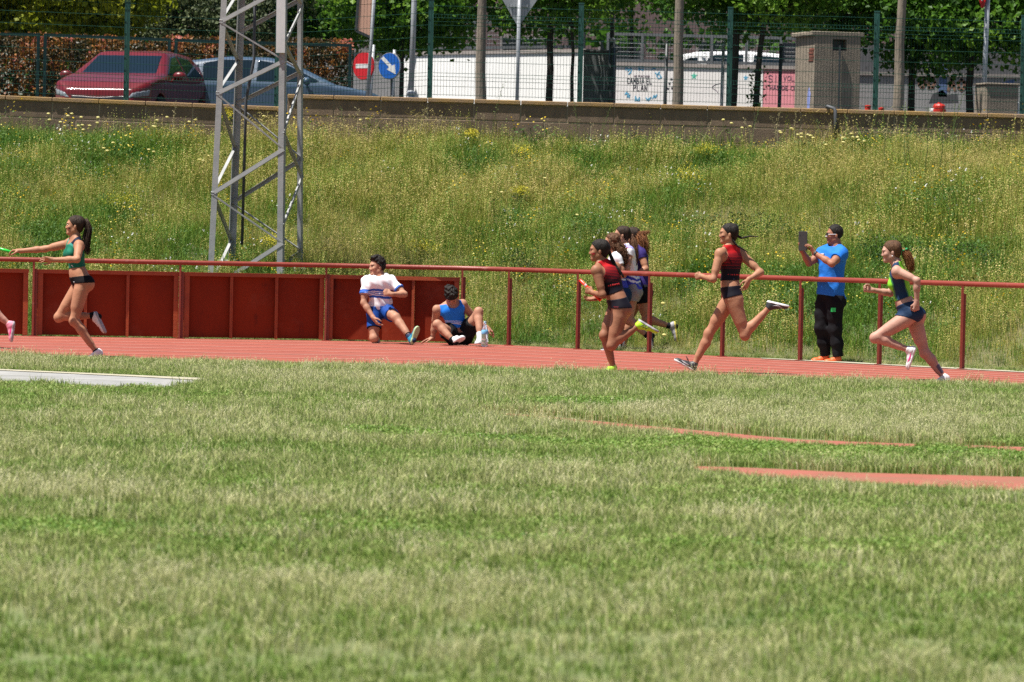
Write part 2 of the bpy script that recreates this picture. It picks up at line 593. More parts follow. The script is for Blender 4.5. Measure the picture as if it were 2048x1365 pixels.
# ================================================================== block wall on top of the bank
m_block = mat('brown_block', (0.215, 0.15, 0.10), 0.9, c2=(0.135, 0.095, 0.066), vscale=3.2, bump=0.5, bscale=90, stretch=(1.4, 1, 0.35))
m_mortar = mat('mortar', (0.34, 0.28, 0.19), 0.95, var=0.3, vscale=8)
m_coping = mat('coping_stone', (0.24, 0.165, 0.115), 0.9, c2=(0.33, 0.20, 0.06), vscale=2.4, bump=0.5, bscale=60)
def wall_run(x0, x1, ztop0, ztop1, label):
    w = thing('block_wall', ((x0 + x1) / 2, WALL_Y + 0.1, 2.6), label, 'wall')
    L, Hc, cop = 0.775, 0.272, 0.07
    sl = (ztop1 - ztop0) / (x1 - x0)
    ang = math.atan(sl)
    me_v = MB(); me_v.box((0, 0, 0), (L - 0.014, 0.2, Hc - 0.013), bev=0.008)
    me = mesh_from('block', me_v.V, me_v.F, m_block)
    cp_v = MB(); cp_v.box((0, 0, 0), (L - 0.008, 0.25, cop), bev=0.01)
    mc = mesh_from('coping', cp_v.V, cp_v.F, m_coping)
    nx = int(round((x1 - x0) / L))
    for i in range(nx):
        xc = x0 + (i + 0.5) * L
        zt = ztop0 + sl * (xc - x0)
        put_mesh('coping', mc, w, (xc, WALL_Y + 0.09 + rng.uniform(-.004, .004), zt - cop / 2), (0, -ang, 0))
    for r in range(3):
        off = 0.0 if r % 2 == 0 else -L / 2
        for i in range(nx + (r % 2)):
            xc = x0 + (i + 0.5) * L + off
            if xc < x0 + 0.1 and r % 2:
                xc += 0.0
            zt = ztop0 + sl * (xc - x0)
            put_mesh('block', me, w, (xc, WALL_Y + 0.1 + rng.uniform(-.004, .004), zt - cop - 0.006 - (r + 0.5) * Hc), (0, -ang, 0))
    mb = MB()
    a, b = x0 - 0.0, x1
    mb.prism([(a, ztop0 - 1.2), (b, ztop1 - 1.2), (b, ztop1 - cop - 0.004), (a, ztop0 - cop - 0.004)], (0, WALL_Y + 0.007, 0), (1, 0, 0), (0, 0, 1), (0, 1, 0), 0.18)
    mb.build('mortar', m_mortar, w)
    return w
WZ_L0, WZ_L1 = at(0, 191, WALL_Y)[2], at(555, 214, WALL_Y)[2]
xl0, xl1 = at(0, 191, WALL_Y)[0], at(572, 214, WALL_Y)[0]
slL = (WZ_L1 - WZ_L0) / (xl1 - xl0)
XL = xl1 - 0.775 * 11
wall_run(XL, xl1, WZ_L0 + slL * (XL - xl0), WZ_L1, 'brown concrete block wall on the left behind the lattice tower, lower than its neighbour')
xr0 = xl1 + 0.02
ZR0, ZR1 = at(595, 189, WALL_Y)[2], at(2048, 229, WALL_Y)[2]
xr1 = xr0 + 0.775 * 20
slR = (ZR1 - ZR0) / (at(2048, 229, WALL_Y)[0] - xr0)
wall_run(xr0, xr1, ZR0, ZR0 + slR * (xr1 - xr0), 'long brown concrete block wall along the top of the bank below the graffiti')
def wall_top(x):
    return np.where(x < xr0, WZ_L0 + slL * (x - xl0), ZR0 + slR * (x - xr0))

# drain pipe bending over the wall
m_pipe = mat('grey_pipe', (0.06, 0.065, 0.075), 0.6, metal=0.0)
p0 = at(1655, 216, 70.93); p1 = at(1668, 217, 70.93); p2 = at(1670.5, 222, 70.9); p3 = at(1671, 243, 70.88)
mb = MB(); mb.tube([p0 + (0, .2, .02), p0 + (0, 0, .02), p1, p2, p3, p3 - (0, 0, .3)], 0.03, 10)
o = mb.build('drain_pipe', m_pipe, origin=p3 - (0, 0, .3), smooth=True)
tag(o, 'small dark grey drain pipe bent over the top of the brown block wall', 'pipe')

# ================================================================== welded mesh fence
m_green = mat('green_painted_steel', (0.022, 0.10, 0.085), 0.45, var=0.3, vscale=3, metal=0.0)
m_wire = mat('green_wire', (0.012, 0.05, 0.038), 0.85, var=0.2, spec=0.1)
post_u = [-350, -50, 252, 553, 859, 1159, 1457, 1750, 2044, 2340]
FY = WALL_Y + 0.06
fence = thing('mesh_fence', (0, FY, 3.6), 'tall green welded wire mesh fence standing on the brown block wall', 'fence')
posts = []
for u in post_u:
    v = np.interp(u, [-350, 0, 555, 595, 2048, 2340], [190, 191, 214, 189, 229, 237])
    b = at(u, v, FY); posts.append((b[0], float(wall_top(b[0]))))
FH = 1.63
for x, z in posts:
    mb = MB(); mb.box((x, FY, z + FH / 2), (0.085, 0.07, FH)); mb.box((x, FY, z + FH + 0.008), (0.095, 0.08, 0.016))
    if x < -2.5: mb.box((x, FY, z + FH + 0.3), (0.085, 0.07, 0.55))
    mb.build('post', m_green, fence)
for (xa, za), (xb, zb) in zip(posts[:-1], posts[1:]):
    hh = FH + (0.5 if xa < -2.5 else -0.04)
    mb = MB()
    yy = FY - 0.05
    nV = 49
    zs = [0.04, 0.30, 0.36, 0.42, hh - 0.32, hh - 0.26, hh - 0.20, hh]
    ys = [0, 0, -0.045, 0, 0, -0.045, 0, 0]
    for i in range(nV):
        f = (i + 0.5) / nV
        x = xa + (xb - xa) * f; z = za + (zb - za) * f
        mb.tube([(x, yy + dy, z + dz) for dz, dy in zip(zs, ys)], 0.0031, 3, cap=False)
    for dz in [0.06, 0.2, 0.3, 0.36, 0.42] + list(np.arange(0.61, hh - 0.34, 0.2)) + [hh - 0.32, hh - 0.26, hh - 0.20, hh - 0.06]:
        dy = -0.045 if abs(dz - 0.36) < 1e-3 or abs(dz - hh + 0.26) < 1e-3 else 0
        mb.tube([(xa + 0.05, yy + dy - 0.005, za + dz), (xb - 0.05, yy + dy - 0.005, zb + dz)], 0.0036, 4, cap=False)
    mb.build('wire_panel', m_wire, fence, kind='stuff')

# ================================================================== handrail round the track
m_rail = mat('red_rail_paint', (0.25, 0.042, 0.024), 0.42, c2=(0.20, 0.036, 0.022), vscale=4, bump=0.15, bscale=30)
rail_post_u = [-225, 68, 361, 653, 925, 1018, 1156, 1299, 1445.5, 1601.5, 1760, 1926, 2090, 2255]
rail = thing('handrail', (0, 58, 0), 'red painted steel handrail running round the outside of the running track', 'railing')
RH = 1.045
top = []
for u in np.linspace(-300, 2330, 60):
    D = float(rail_depth_at_u(u)); x = (u - 1024) / F_PX * D
    top.append((x, D, RH))
mb = MB(); mb.tube(top, 0.034, 10)
mb.build('top_rail', m_rail, rail, smooth=True)
for u in rail_post_u:
    D = float(rail_depth_at_u(u))
    q = on_plane(u, np.interp(u, [0, 2048], [674, 740]), 0)
    x = at(u, 640, D)[0]
    mb = MB()
    mb.box((x - 0.014, D, RH / 2 - 0.01), (0.028, 0.05, RH - 0.02))
    mb.box((x + 0.017, D + 0.02, RH / 2 - 0.06), (0.034, 0.012, RH - 0.12))
    mb.box((x, D, 0.008), (0.12, 0.12, 0.012))
    mb.build('post', m_rail, rail)

# rusty red barrier panels behind the left part of the rail
m_rust = mat('red_oxide_sheet', (0.235, 0.028, 0.006), 0.75, c2=(0.17, 0.020, 0.006), spec=0.2, vscale=2.2, bump=0.25, bscale=12, stretch=(1, 1, 0.5))
def add_wear(m, c, scale, lo, hi, stretch=(1, 1, 1)):
    """scuffed, faded patches of another colour over a material's own colour"""
    nt = m.node_tree; b = nt.nodes['Principled BSDF']
    src = b.inputs['Base Color'].links[0].from_socket
    f = ramp(nt, noise(nt, scale, 8.0, 0.7, scaled_pos(nt, stretch)), lo, hi)
    nt.links.new(mixc(nt, f, src, c), b.inputs['Base Color'])
add_wear(m_rust, (0.26, 0.07, 0.038), 1.3, 0.52, 0.80)
add_wear(m_rust, (0.06, 0.012, 0.008), 5.0, 0.60, 0.78, (1, 1, .35))
add_wear(m_rail, (0.36, 0.16, 0.12), 3.0, 0.60, 0.80)
add_wear(m_track, (0.24, 0.075, 0.055), 0.5, 0.50, 0.75, (.5, 1.2, 1))
add_wear(m_track_old, (0.22, 0.12, 0.075), 1.1, 0.50, 0.72)
add_wear(m_conc_pale, (0.16, 0.155, 0.13), 0.9, 0.52, 0.70, (.6, 1.5, 1))
m_rust_f = mat('red_oxide_frame', (0.36, 0.07, 0.016), 0.55, c2=(0.26, 0.045, 0.012), vscale=4, bump=0.2, bscale=40)
panels = [(-215, 55, [-120, -30], 'rusty red steel barrier panel cut off by the left edge of the photo'),
          (76, 355, [172, 256], 'rusty red steel barrier panel behind the runner in the green top'),
          (368, 645, [462, 552], 'rusty red steel barrier panel below the lattice tower with nobody before it'),
          (658, 917, [742, 828], 'rusty red steel barrier panel behind the two resting boys')]
for ua, ub, mids, lab in panels:
    Da, Db = float(rail_depth_at_u(ua)) + 0.12, float(rail_depth_at_u(ub)) + 0.12
    a = np.array([(ua - 1024) / F_PX * Da, Da, 0]); b = np.array([(ub - 1024) / F_PX * Db, Db, 0])
    # lean of the picture shifts the middle of the height by a few centimetres
    a[0] = at(ua, 610, Da)[0]; b[0] = at(ub, 610, Db)[0]
    d = (b - a) / np.linalg.norm(b - a); nrm = np.array([d[1], -d[0], 0])
    H = 0.92
    t = thing('barrier_panel', (a + b) / 2, lab, 'barrier', 'barrier panels along the handrail')
    R = np.stack([d, -nrm, (0, 0, 1)], axis=1)
    us = [ua] + mids + [ub]
    L = np.linalg.norm(b - a)
    fr = [(u - ua) / (ub - ua) for u in us]
    for f0, f1 in zip(fr[:-1], fr[1:]):
        mb = MB(); c = a + d * L * (f0 + f1) / 2
        mb.box(c + (0, 0, H / 2), (L * (f1 - f0) - 0.016, 0.006, H - 0.05), R)
        mb.build('sheet', m_rust, t)
    for i, f in enumerate(fr):
        mb = MB(); c = a + d * (L * f) + nrm * 0.035
        mb.box(c + (0, 0, H / 2), (0.014, 0.085, H - 0.034), R)
        mb.box(c + nrm * 0.030 - d * 0.019 + (0, 0, H / 2), (0.024, 0.006, H - 0.04), R)
        if i in (0, 3): mb.box(c + nrm * 0.04 + d * (0.03 if i == 0 else -0.03) + (0, 0, H / 2), (0.06, 0.006, H - 0.036), R)
        mb.build('stiffener', m_rust_f, t)
    mb = MB(); mb.box((a + b) / 2 + nrm * 0.04 + (0, 0, H - 0.01), (L + 0.03, 0.10, 0.012), R)
    mb.box((a + b) / 2 + nrm * 0.088 + (0, 0, H - 0.036), (L + 0.03, 0.006, 0.04), R)
    mb.build('top_flange', m_rust_f, t)

# ================================================================== lattice tower
m_galv = mat('galvanised_steel', (0.35, 0.35, 0.345), 0.6, metal=0.1, c2=(0.25, 0.26, 0.265), vscale=5, bump=0.1)
m_galv_l = mat('pale_galvanised', (0.62, 0.62, 0.62), 0.5, metal=0.2, c2=(0.5, 0.5, 0.5), vscale=5)
TD = 62.0
fl0, fr0 = at(416, 540, TD), at(565, 540, TD)
TZ = fl0[2]
W0 = 1.09; yaw = radians(12)
c0 = (fl0 + fr0) / 2
ex = np.array([cos(yaw), -sin(yaw) * 0.35, 0]); ex /= np.linalg.norm(ex)
ey = np.array([0.235, 0.972, 0])
hgt = at(500, -260, TD)[2] - TZ
def corner(i, z):
    """i: 0 front left, 1 front right, 2 back right, 3 back left"""
    f = z / (at(437, 0, TD)[2] - TZ)
    w = 1.085 - 0.15 * f
    cc = (fl0 + fr0) / 2 + ex * (0.02 * f) + ey * 0.52
    sx = (-1, 1, 1, -1)[i]; sy = (-1, -1, 1, 1)[i]
    return cc + ex * (sx * w / 2) + ey * (sy * w * 0.48) + np.array([0, 0, z])
tower = thing('lattice_tower', (c0[0], c0[1] + 0.5, bank_z(c0[0], c0[1] + 0.5)), 'grey galvanised steel lattice mast standing on the grassy bank', 'lattice tower')
for i in range(4):
    sx = (-1, 1, 1, -1)[i]; sy = (-1, -1, 1, 1)[i]
    p0, p1 = corner(i, -0.35), corner(i, hgt)
    mb = MB(); w = 0.082
    # angle section: two flanges meeting at the outer corner
    mb.bar(p0 - ex * sx * w / 2, p1 - ex * sx * w / 2, w, 0.010, ex)
    mb.bar(p0 - ey * sy * (w / 2 + 0.006) , p1 - ey * sy * (w / 2 + 0.006), w, 0.010, ey)
    mb.build('leg', m_galv, tower)
def zlev(v, u):
    return at(u, v, TD)[2] - TZ
levL = [zlev(v, 430) for v in (585, 390, 189, 45, -85)]
levR = [zlev(v, 566) for v in (488, 300, 123, -25, -150)]
def lace(i, j, la, lb, out, m_up, m_dn, nm='brace'):
    """zigzag of flat bars between legs i and j"""
    for k in range(len(la)):
        for (za, zb, mm, wd) in ((la[k], lb[k], m_up, 0.055), (la[k + 1] if k + 1 < len(la) else None, lb[k], m_dn, 0.05)):
            if za is None: continue
            pa = corner(i, za) + out * 0.008; pb = corner(j, zb) + out * 0.008
            mb = MB(); d = pb - pa; d = d / np.linalg.norm(d)
            sd = np.cross(d, out)
            if mm is m_up:
                mb.bar(pa, pb, wd, 0.006, sd); mb.bar(pa + sd * wd * 0.5 - out * 0.02, pb + sd * wd * 0.5 - out * 0.02, 0.045, 0.006, out)
            else:
                mb.bar(pa, pb, 0.022, 0.006, sd); mb.bar(pa + sd * 0.011 - out * 0.025, pb + sd * 0.011 - out * 0.025, 0.05, 0.006, out)
            mb.build(nm, m_galv, tower)
lace(0, 1, levL, levR, -ey, 1, 0)
lace(3, 2, [z - 0.12 for z in levL], [z - 0.12 for z in levR], ey, 1, 0)
lace(0, 3, levL, levR, -ex, 1, 0)
lace(1, 2, [z + 0.25 for z in levR], [z + 0.3 for z in levL[1:]] + [levL[-1] + 1.2], ex, 1, 0)
mb = MB(); q0 = corner(1, zlev(108, 566)); q1 = corner(1, hgt)
mb.bar(q0 - ey * 0.035 - ex * 0.05, q1 - ey * 0.035 - ex * 0.05, 0.13, 0.05, ex); mb.build('cable_trunking', m_galv_l, tower)
mb = MB()
mb.tube([at(484, 490, TD + .5), at(492, 200, TD + .5), at(508, 120, TD + .5), at(514, -260, TD + .5)], 0.022, 8); mb.build('conduit', m_pipe, tower, smooth=True)
for i in range(4):
    mb = MB(); c = corner(i, -0.1); zz = bank_z(c[0], c[1])
    mb.box((c[0], c[1], zz + 0.02), (0.34, 0.34, 0.3), bev=0.02)
    mb.build('footing', m_conc_pale, tower); mb = MB()
# ================================================================== vegetation
def cards(name, P, N, U, w, l, tone, mats, parent=None, kind=None, origin=None):
    """leaf faces: centre P, stalk direction U, side direction N x U, size w x l; each leaf a folded pair of triangles"""
    P = np.asarray(P); k = len(P)
    Sd = np.cross(N, U)
    l = np.broadcast_to(np.asarray(l, float), (k,))[:, None]; w = np.broadcast_to(np.asarray(w, float), (k,))[:, None]
    V = np.stack([P - U * l / 2, P + Sd * w / 2 + N * w * 0.12, P + U * l / 2, P - Sd * w / 2 + N * w * 0.12], axis=1).reshape(-1, 3)
    F = np.arange(4 * k).reshape(k, 4)
    o = put(name, V, F, mats, parent, kind=kind, origin=origin)
    set_tone(o.data, np.repeat(tone, 4))
    return o

def set_tone(me, t):
    a = me.attributes.new('tone', 'FLOAT', 'POINT')
    a.data.foreach_set('value', np.asarray(t, dtype=np.float32))

def rand_dirs(k, up=0.0):
    d = rng.normal(size=(k, 3)); d[:, 2] += up
    return d / np.linalg.norm(d, axis=1)[:, None]

def ortho(N):
    a = rng.normal(size=N.shape)
    a = a - N * (a * N).sum(1)[:, None]
    return a / np.linalg.norm(a, axis=1)[:, None]

class Tuft:
    """collects blades, stems and leaves of one clump with a tone per vertex"""
    def __init__(s): s.V = []; s.F = []; s.T = []
    def blade(s, base, h, w, lean, az, face, tone, curve=0.5):
        b = np.asarray(base, float)
        d = np.array([cos(az), sin(az), 0])
        sd = np.array([cos(face), sin(face), 0]) * w / 2
        m = b + d * lean * h * 0.35 * curve + np.array([0, 0, h * 0.58])
        t = b + d * lean * h + np.array([0, 0, h * (1 - 0.25 * lean)])
        n = len(s.V)
        s.V += [b - sd, b + sd, m + sd * 0.8, m - sd * 0.8, t]
        s.F += [(n, n + 1, n + 2, n + 3), (n + 3, n + 2, n + 4)]
        s.T += [tone - 0.04, tone - 0.04, tone, tone, tone + 0.08]
        return m, t
    def quad(s, c, sz, tone, flat=None, asp=1.0):
        N = rand_dirs(1)[0] if flat is None else flat / np.linalg.norm(flat)
        U = np.cross(N, rand_dirs(1)[0]); U /= np.linalg.norm(U); W = np.cross(N, U)
        n = len(s.V); c = np.asarray(c)
        s.V += [c - U * sz / 2, c + W * sz * asp / 2, c + U * sz / 2, c - W * sz * asp / 2]
        s.F.append((n, n + 1, n + 2, n + 3)); s.T += [tone] * 4
    def hidden(s, name, m):
        me = mesh_from(name, np.array(s.V), s.F, m)
        set_tone(me, s.T)
        return bpy.data.objects.new(name, me)

def scatter_stuff(name, pts, rot, scl, idx, sources, tilt=None, order_by_name=True):
    """one object that instances the clump meshes `sources` on given points through geometry nodes"""
    coll = bpy.data.collections.new(name + '_sources')
    for i, s in enumerate(sources):
        s.name = '%s_%02d' % (name, i)
        coll.objects.link(s)
    me = bpy.data.meshes.new(name)
    me.vertices.add(len(pts)); me.vertices.foreach_set('co', np.asarray(pts, np.float32).ravel())
    e = np.zeros((len(pts), 3), np.float32); e[:, 2] = rot
    if tilt is not None: e[:, :2] = tilt
    for nm, ty, val in (('rot', 'FLOAT_VECTOR', e.ravel()),):
        a = me.attributes.new(nm, ty, 'POINT'); a.data.foreach_set('vector', val)
    a = me.attributes.new('scl', 'FLOAT', 'POINT'); a.data.foreach_set('value', np.asarray(scl, np.float32))
    a = me.attributes.new('idx', 'INT', 'POINT'); a.data.foreach_set('value', np.asarray(idx, np.int32))
    o = bpy.data.objects.new(name, me); COL.objects.link(o)
    ng = bpy.data.node_groups.new(name, 'GeometryNodeTree')
    ng.interface.new_socket('Geometry', in_out='INPUT', socket_type='NodeSocketGeometry')
    ng.interface.new_socket('Geometry', in_out='OUTPUT', socket_type='NodeSocketGeometry')
    gi = ng.nodes.new('NodeGroupInput'); go = ng.nodes.new('NodeGroupOutput')
    ip = ng.nodes.new('GeometryNodeInstanceOnPoints')
    ci = ng.nodes.new('GeometryNodeCollectionInfo'); ci.inputs['Collection'].default_value = coll
    ci.inputs['Separate Children'].default_value = True; ci.inputs['Reset Children'].default_value = True
    def attr(nm, ty):
        n = ng.nodes.new('GeometryNodeInputNamedAttribute'); n.data_type = ty; n.inputs['Name'].default_value = nm
        return n.outputs['Attribute']
    L = ng.links.new
    L(gi.outputs[0], ip.inputs['Points']); L(ci.outputs[0], ip.inputs['Instance'])
    ip.inputs['Pick Instance'].default_value = True
    L(attr('idx', 'INT'), ip.inputs['Instance Index'])
    er = ng.nodes.new('FunctionNodeEulerToRotation'); L(attr('rot', 'FLOAT_VECTOR'), er.inputs[0]); L(er.outputs[0], ip.inputs['Rotation'])
    L(attr('scl', 'FLOAT'), ip.inputs['Scale'])
    L(ip.outputs[0], go.inputs[0])
    md = o.modifiers.new('scatter', 'NODES'); md.node_group = ng
    tag(o, kind='stuff')
    return o

def vnoise(x, y, s, seed=0):
    """cheap smooth value noise in numpy, about 0..1"""
    x = np.asarray(x) * s + seed * 17.3; y = np.asarray(y) * s + seed * 9.1
    xi = np.floor(x).astype(int); yi = np.floor(y).astype(int); fx = x - xi; fy = y - yi
    fx = fx * fx * (3 - 2 * fx); fy = fy * fy * (3 - 2 * fy)
    def h(a, b):
        v = np.sin(a * 127.1 + b * 311.7 + seed * 74.7) * 43758.5453
        return v - np.floor(v)
    return (h(xi, yi) * (1 - fx) + h(xi + 1, yi) * fx) * (1 - fy) + (h(xi, yi + 1) * (1 - fx) + h(xi + 1, yi + 1) * fx) * fy

# ---------------------------------------------------------------- infield lawn
G_D = (0.07, 0.15, 0.018); G_M = (0.145, 0.245, 0.032); G_L = (0.265, 0.325, 0.090); STRAW = (0.46, 0.45, 0.205); PALE = (0.61, 0.575, 0.35)
m_lawn = plant_mat('lawn_blades', [(0.0, G_D), (0.25, G_M), (0.5, G_L), (0.75, STRAW), (1.0, PALE)], 0.24, 0.55, 0.36, wstretch=(0.5, 1.2, 1))
def lawn_tuft(kind):
    t = Tuft()
    nb = 26
    for _ in range(nb):
        r = 0.10 * math.sqrt(rng.random()); a = rng.uniform(0, 2 * pi)
        if kind == 0:   h, w, tn = rng.uniform(.035, .07), rng.uniform(.004, .007), rng.normal(.42, .14)
        elif kind == 1: h, w, tn = rng.uniform(.05, .10), rng.uniform(.004, .0065), rng.normal(.60, .18)
        elif kind == 2: h, w, tn = rng.uniform(.03, .06), rng.uniform(.005, .008), rng.normal(.34, .12)
        else:           h, w, tn = rng.uniform(.06, .125), rng.uniform(.003, .005), rng.normal(.74, .15)
        t.blade((r * cos(a), r * sin(a), -0.004), h, w, rng.uniform(.1, .75), rng.uniform(0, 2 * pi), rng.uniform(0, pi), tn)
    if kind == 3:
        for _ in range(9):
            r = 0.09 * math.sqrt(rng.random()); a = rng.uniform(0, 2 * pi); h = rng.uniform(.07, .12)
            for j in range(3):
                t.quad((r * cos(a), r * sin(a), h - j * .008), .010, .86, asp=.5)
    if kind == 2:
        for _ in range(26):
            r = 0.10 * math.sqrt(rng.random()); a = rng.uniform(0, 2 * pi)
            t.quad((r * cos(a), r * sin(a), rng.uniform(.015, .05)), rng.uniform(.010, .017), rng.normal(.22, .10), flat=np.array([rng.normal() * .5, rng.normal() * .5, 1]))
    return t.hidden('lawn_clump', m_lawn)
lawn_src = [lawn_tuft(k) for k in (0, 0, 1, 1, 2, 2, 3, 3)]
NL = 54000
yy = np.sqrt(rng.uniform(11.5 ** 2, 50.5 ** 2, NL))
xx = rng.uniform(-1, 1, NL) * (yy * 0.120 * 1.2 + 1.9)
ok = yy < near_y(xx) + 0.02
for pl in STRIPS:
    ok &= ~in_poly(xx, yy, pl)
xx, yy = xx[ok], yy[ok]
g = vnoise(xx * 0.55, yy, 0.55, 1) * .6 + vnoise(xx * 0.6, yy, 1.7, 2) * .4
g2 = vnoise(xx, yy, 0.8, 5)
kind_f = g * .6 + .2 + .30 * (vnoise(xx, yy, 4.5, 6) - .5) + rng.normal(0, .07, len(xx))
# lush clover along the runways
uu = 1024 + xx / yy * F_PX
lush = np.exp(-((yy - np.interp(uu, [700, 1000, 1500, 2048], [33.0, 32.0, 31.2, 30.6])) / 0.9) ** 2) * np.clip((uu - 600) / 250, 0, 1)
lush *= np.clip((vnoise(xx, yy, 1.3, 41) - .25) * 2.4, 0, 1)
lush = np.maximum(lush, np.exp(-(((uu - 1160) / 110) ** 2 + ((yy - 39.0) / 0.7) ** 2)))
lush = np.maximum(lush, 0.42 * np.exp(-(((yy - 21.4) / 0.9) ** 2)) * (vnoise(xx, yy, 1.6, 9) > .42))
kind_f = kind_f - lush * 0.8
idx = np.where(kind_f < .27, rng.integers(4, 6, len(xx)), np.where(kind_f < .52, rng.integers(0, 2, len(xx)), np.where(kind_f < .66, rng.integers(2, 4, len(xx)), rng.integers(6, 8, len(xx)))))
scl = rng.uniform(.8, 1.35, len(xx)) * (.85 + .4 * vnoise(xx, yy, 3.0, 8)) * np.where(lush > .4, 1.1, 1.0)
for pl in STRIPS[:3]:
    for dy in (.3, .7, 1.1):
        m_ = in_poly(xx, yy + dy, pl); scl = np.where(m_, np.minimum(scl, .62 + .1 * dy), scl)
scl = scl * np.clip(.80 + (yy - 15) * .025, .8, 1.0)
scatter_stuff('lawn_grass', np.stack([xx, yy, np.zeros(len(xx))], 1), rng.uniform(0, 2 * pi, len(xx)), scl, idx, lawn_src)

# ---------------------------------------------------------------- wild growth on the bank
m_wild = plant_mat('wild_grass', [(0.0, (0.045, 0.13, 0.010)), (0.35, (0.115, 0.225, 0.018)), (0.6, (0.255, 0.285, 0.040)), (0.82, (0.42, 0.345, 0.095)), (1.0, (0.56, 0.45, 0.18))], 0.2, 0.35, 0.40)
m_forb = plant_mat('forb_leaves', [(0.0, (0.03, 0.085, 0.014)), (0.5, (0.075, 0.165, 0.025)), (1.0, (0.19, 0.27, 0.06))], 0.3, 0.6, 0.35)
m_yellow = plant_mat('yellow_petals', [(0.0, (0.62, 0.36, 0.01)), (0.5, (0.72, 0.55, 0.02)), (1.0, (0.80, 0.74, 0.28))], 0.3, 0.5, 0.2)
m_white = plant_mat('white_petals', [(0.0, (0.6, 0.58, 0.6)), (1.0, (0.8, 0.8, 0.76))], 0.25, 0.5, 0.2)
class Tuft2(Tuft):
    pass
def wild_tuft(kind):
    t = Tuft()
    R = 0.22
    def pos():
        r = R * math.sqrt(rng.random()); a = rng.uniform(0, 2 * pi)
        return np.array([r * cos(a), r * sin(a), -0.02])
    if kind == 'seed':       # stems with whorled brown-green seed heads
        for _ in range(13):
            b = pos(); h = rng.uniform(.22, .48); az = rng.uniform(0, 2 * pi); ln = rng.uniform(0, .22); tn = rng.normal(.62, .12)
            m, tp = t.blade(b, h, .004, ln, az, rng.uniform(0, pi), tn - .1)
            for j in range(9):
                f = 0.35 + 0.65 * j / 8
                c = b + (tp - b) * f
                t.quad(c + rng.normal(0, .004, 3), rng.uniform(.010, .019), tn + rng.normal(.02, .12), flat=np.array([rng.normal() * .6, -1 + rng.normal() * .4, .8]), asp=.8)
        for _ in range(18):
            t.blade(pos(), rng.uniform(.10, .26), .006, rng.uniform(.2, .8), rng.uniform(0, 2 * pi), rng.uniform(0, pi), rng.normal(.34, .15))
    elif kind == 'green':
        for _ in range(46):
            t.blade(pos(), rng.uniform(.16, .38), rng.uniform(.005, .009), rng.uniform(.1, .8), rng.uniform(0, 2 * pi), rng.uniform(0, pi), rng.normal(.25, .14))
    elif kind == 'oat':      # tall straw stems with hanging spikelets
        for _ in range(12):
            b = pos(); h = rng.uniform(.35, .62); az = rng.uniform(0, 2 * pi); ln = rng.uniform(.05, .35); tn = rng.normal(.80, .10)
            m, tp = t.blade(b, h, .0035, ln, az, rng.uniform(0, pi), tn - .08)
            for j in range(6):
                c = tp + np.array([cos(az), sin(az), 0]) * .02 * j - np.array([0, 0, .012 * j]) + rng.normal(0, .008, 3)
                t.quad(c, .022, tn + rng.normal(.05, .08), asp=.35)
        for _ in range(22):
            t.blade(pos(), rng.uniform(.14, .32), .006, rng.uniform(.2, .9), rng.uniform(0, 2 * pi), rng.uniform(0, pi), rng.normal(.42, .18))
    elif kind == 'dry':
        for _ in range(40):
            t.blade(pos(), rng.uniform(.14, .36), rng.uniform(.003, .006), rng.uniform(.1, .7), rng.uniform(0, 2 * pi), rng.uniform(0, pi), rng.normal(.62, .17))
    return t.hidden('wild_clump', m_wild)
def forb_tuft(flower=None, n=60, H=.28):
    t = Tuft()
    fl = Tuft()
    for _ in range(n):
        r = 0.20 * math.sqrt(rng.random()); a = rng.uniform(0, 2 * pi); h = rng.uniform(.02, H) * (1 - .35 * r / .2)
        t.quad((r * cos(a), r * sin(a), h), rng.uniform(.025, .05), rng.normal(.45, .2) + .3 * (h / H - .5), flat=np.array([rng.normal() * .7, rng.normal() * .7 - .4, 1.0]), asp=.55)
    for _ in range(10):
        r = 0.16 * math.sqrt(rng.random()); a = rng.uniform(0, 2 * pi)
        t.blade((r * cos(a), r * sin(a), -.02), rng.uniform(.5, 1.0) * H, .005, rng.uniform(0, .3), rng.uniform(0, 2 * pi), rng.uniform(0, pi), .5)
    return t
def forb_obj(flower, n, H):
    t = forb_tuft(flower, n, H)
    nf = len(t.F)
    fm = [0] * nf
    mats = [m_forb]
    if flower is not None:
        mats.append(m_yellow if flower == 'y' else m_white)
        for _ in range(9 if flower == 'y' else 6):
            r = 0.2 * math.sqrt(rng.random()); a = rng.uniform(0, 2 * pi); z = rng.uniform(.7, 1.25) * H
            c = np.array([r * cos(a), r * sin(a), z]); tn = rng.uniform(.2, .8)
            for j in range(3):
                t.quad(c + rng.normal(0, .003, 3), rng.uniform(.014, .024), tn, flat=np.array([rng.normal() * .4, -.5, 1.0])); fm.append(1)
    me = mesh_from('forb_clump', np.array(t.V), t.F, mats, fm)
    set_tone(me, t.T)
    return bpy.data.objects.new('forb_clump', me)
wild_src = [wild_tuft(k) for k in ('seed', 'seed', 'seed', 'green', 'green', 'green', 'oat', 'oat', 'dry', 'dry')]
wild_src += [forb_obj(None, 70, .26), forb_obj(None, 60, .2), forb_obj('y', 50, .32), forb_obj('y', 36, .42), forb_obj('w', 50, .34)]
NW = 18600
xx = rng.uniform(-11.8, 11.8, NW)
y0 = rail_y(xx) + 0.5
yy = y0 + (WALL_Y - 0.1 - y0) * rng.uniform(0, 1, NW) ** 0.92
ok = np.ones(NW, bool)
tt = (yy - y0) / (WALL_Y - y0)
verge = np.clip((yy - rail_y(xx) - 0.5 - 1.0 * np.clip((xx - 0.2) / 1.2, 0, 1)) / 1.2, 0, 1)
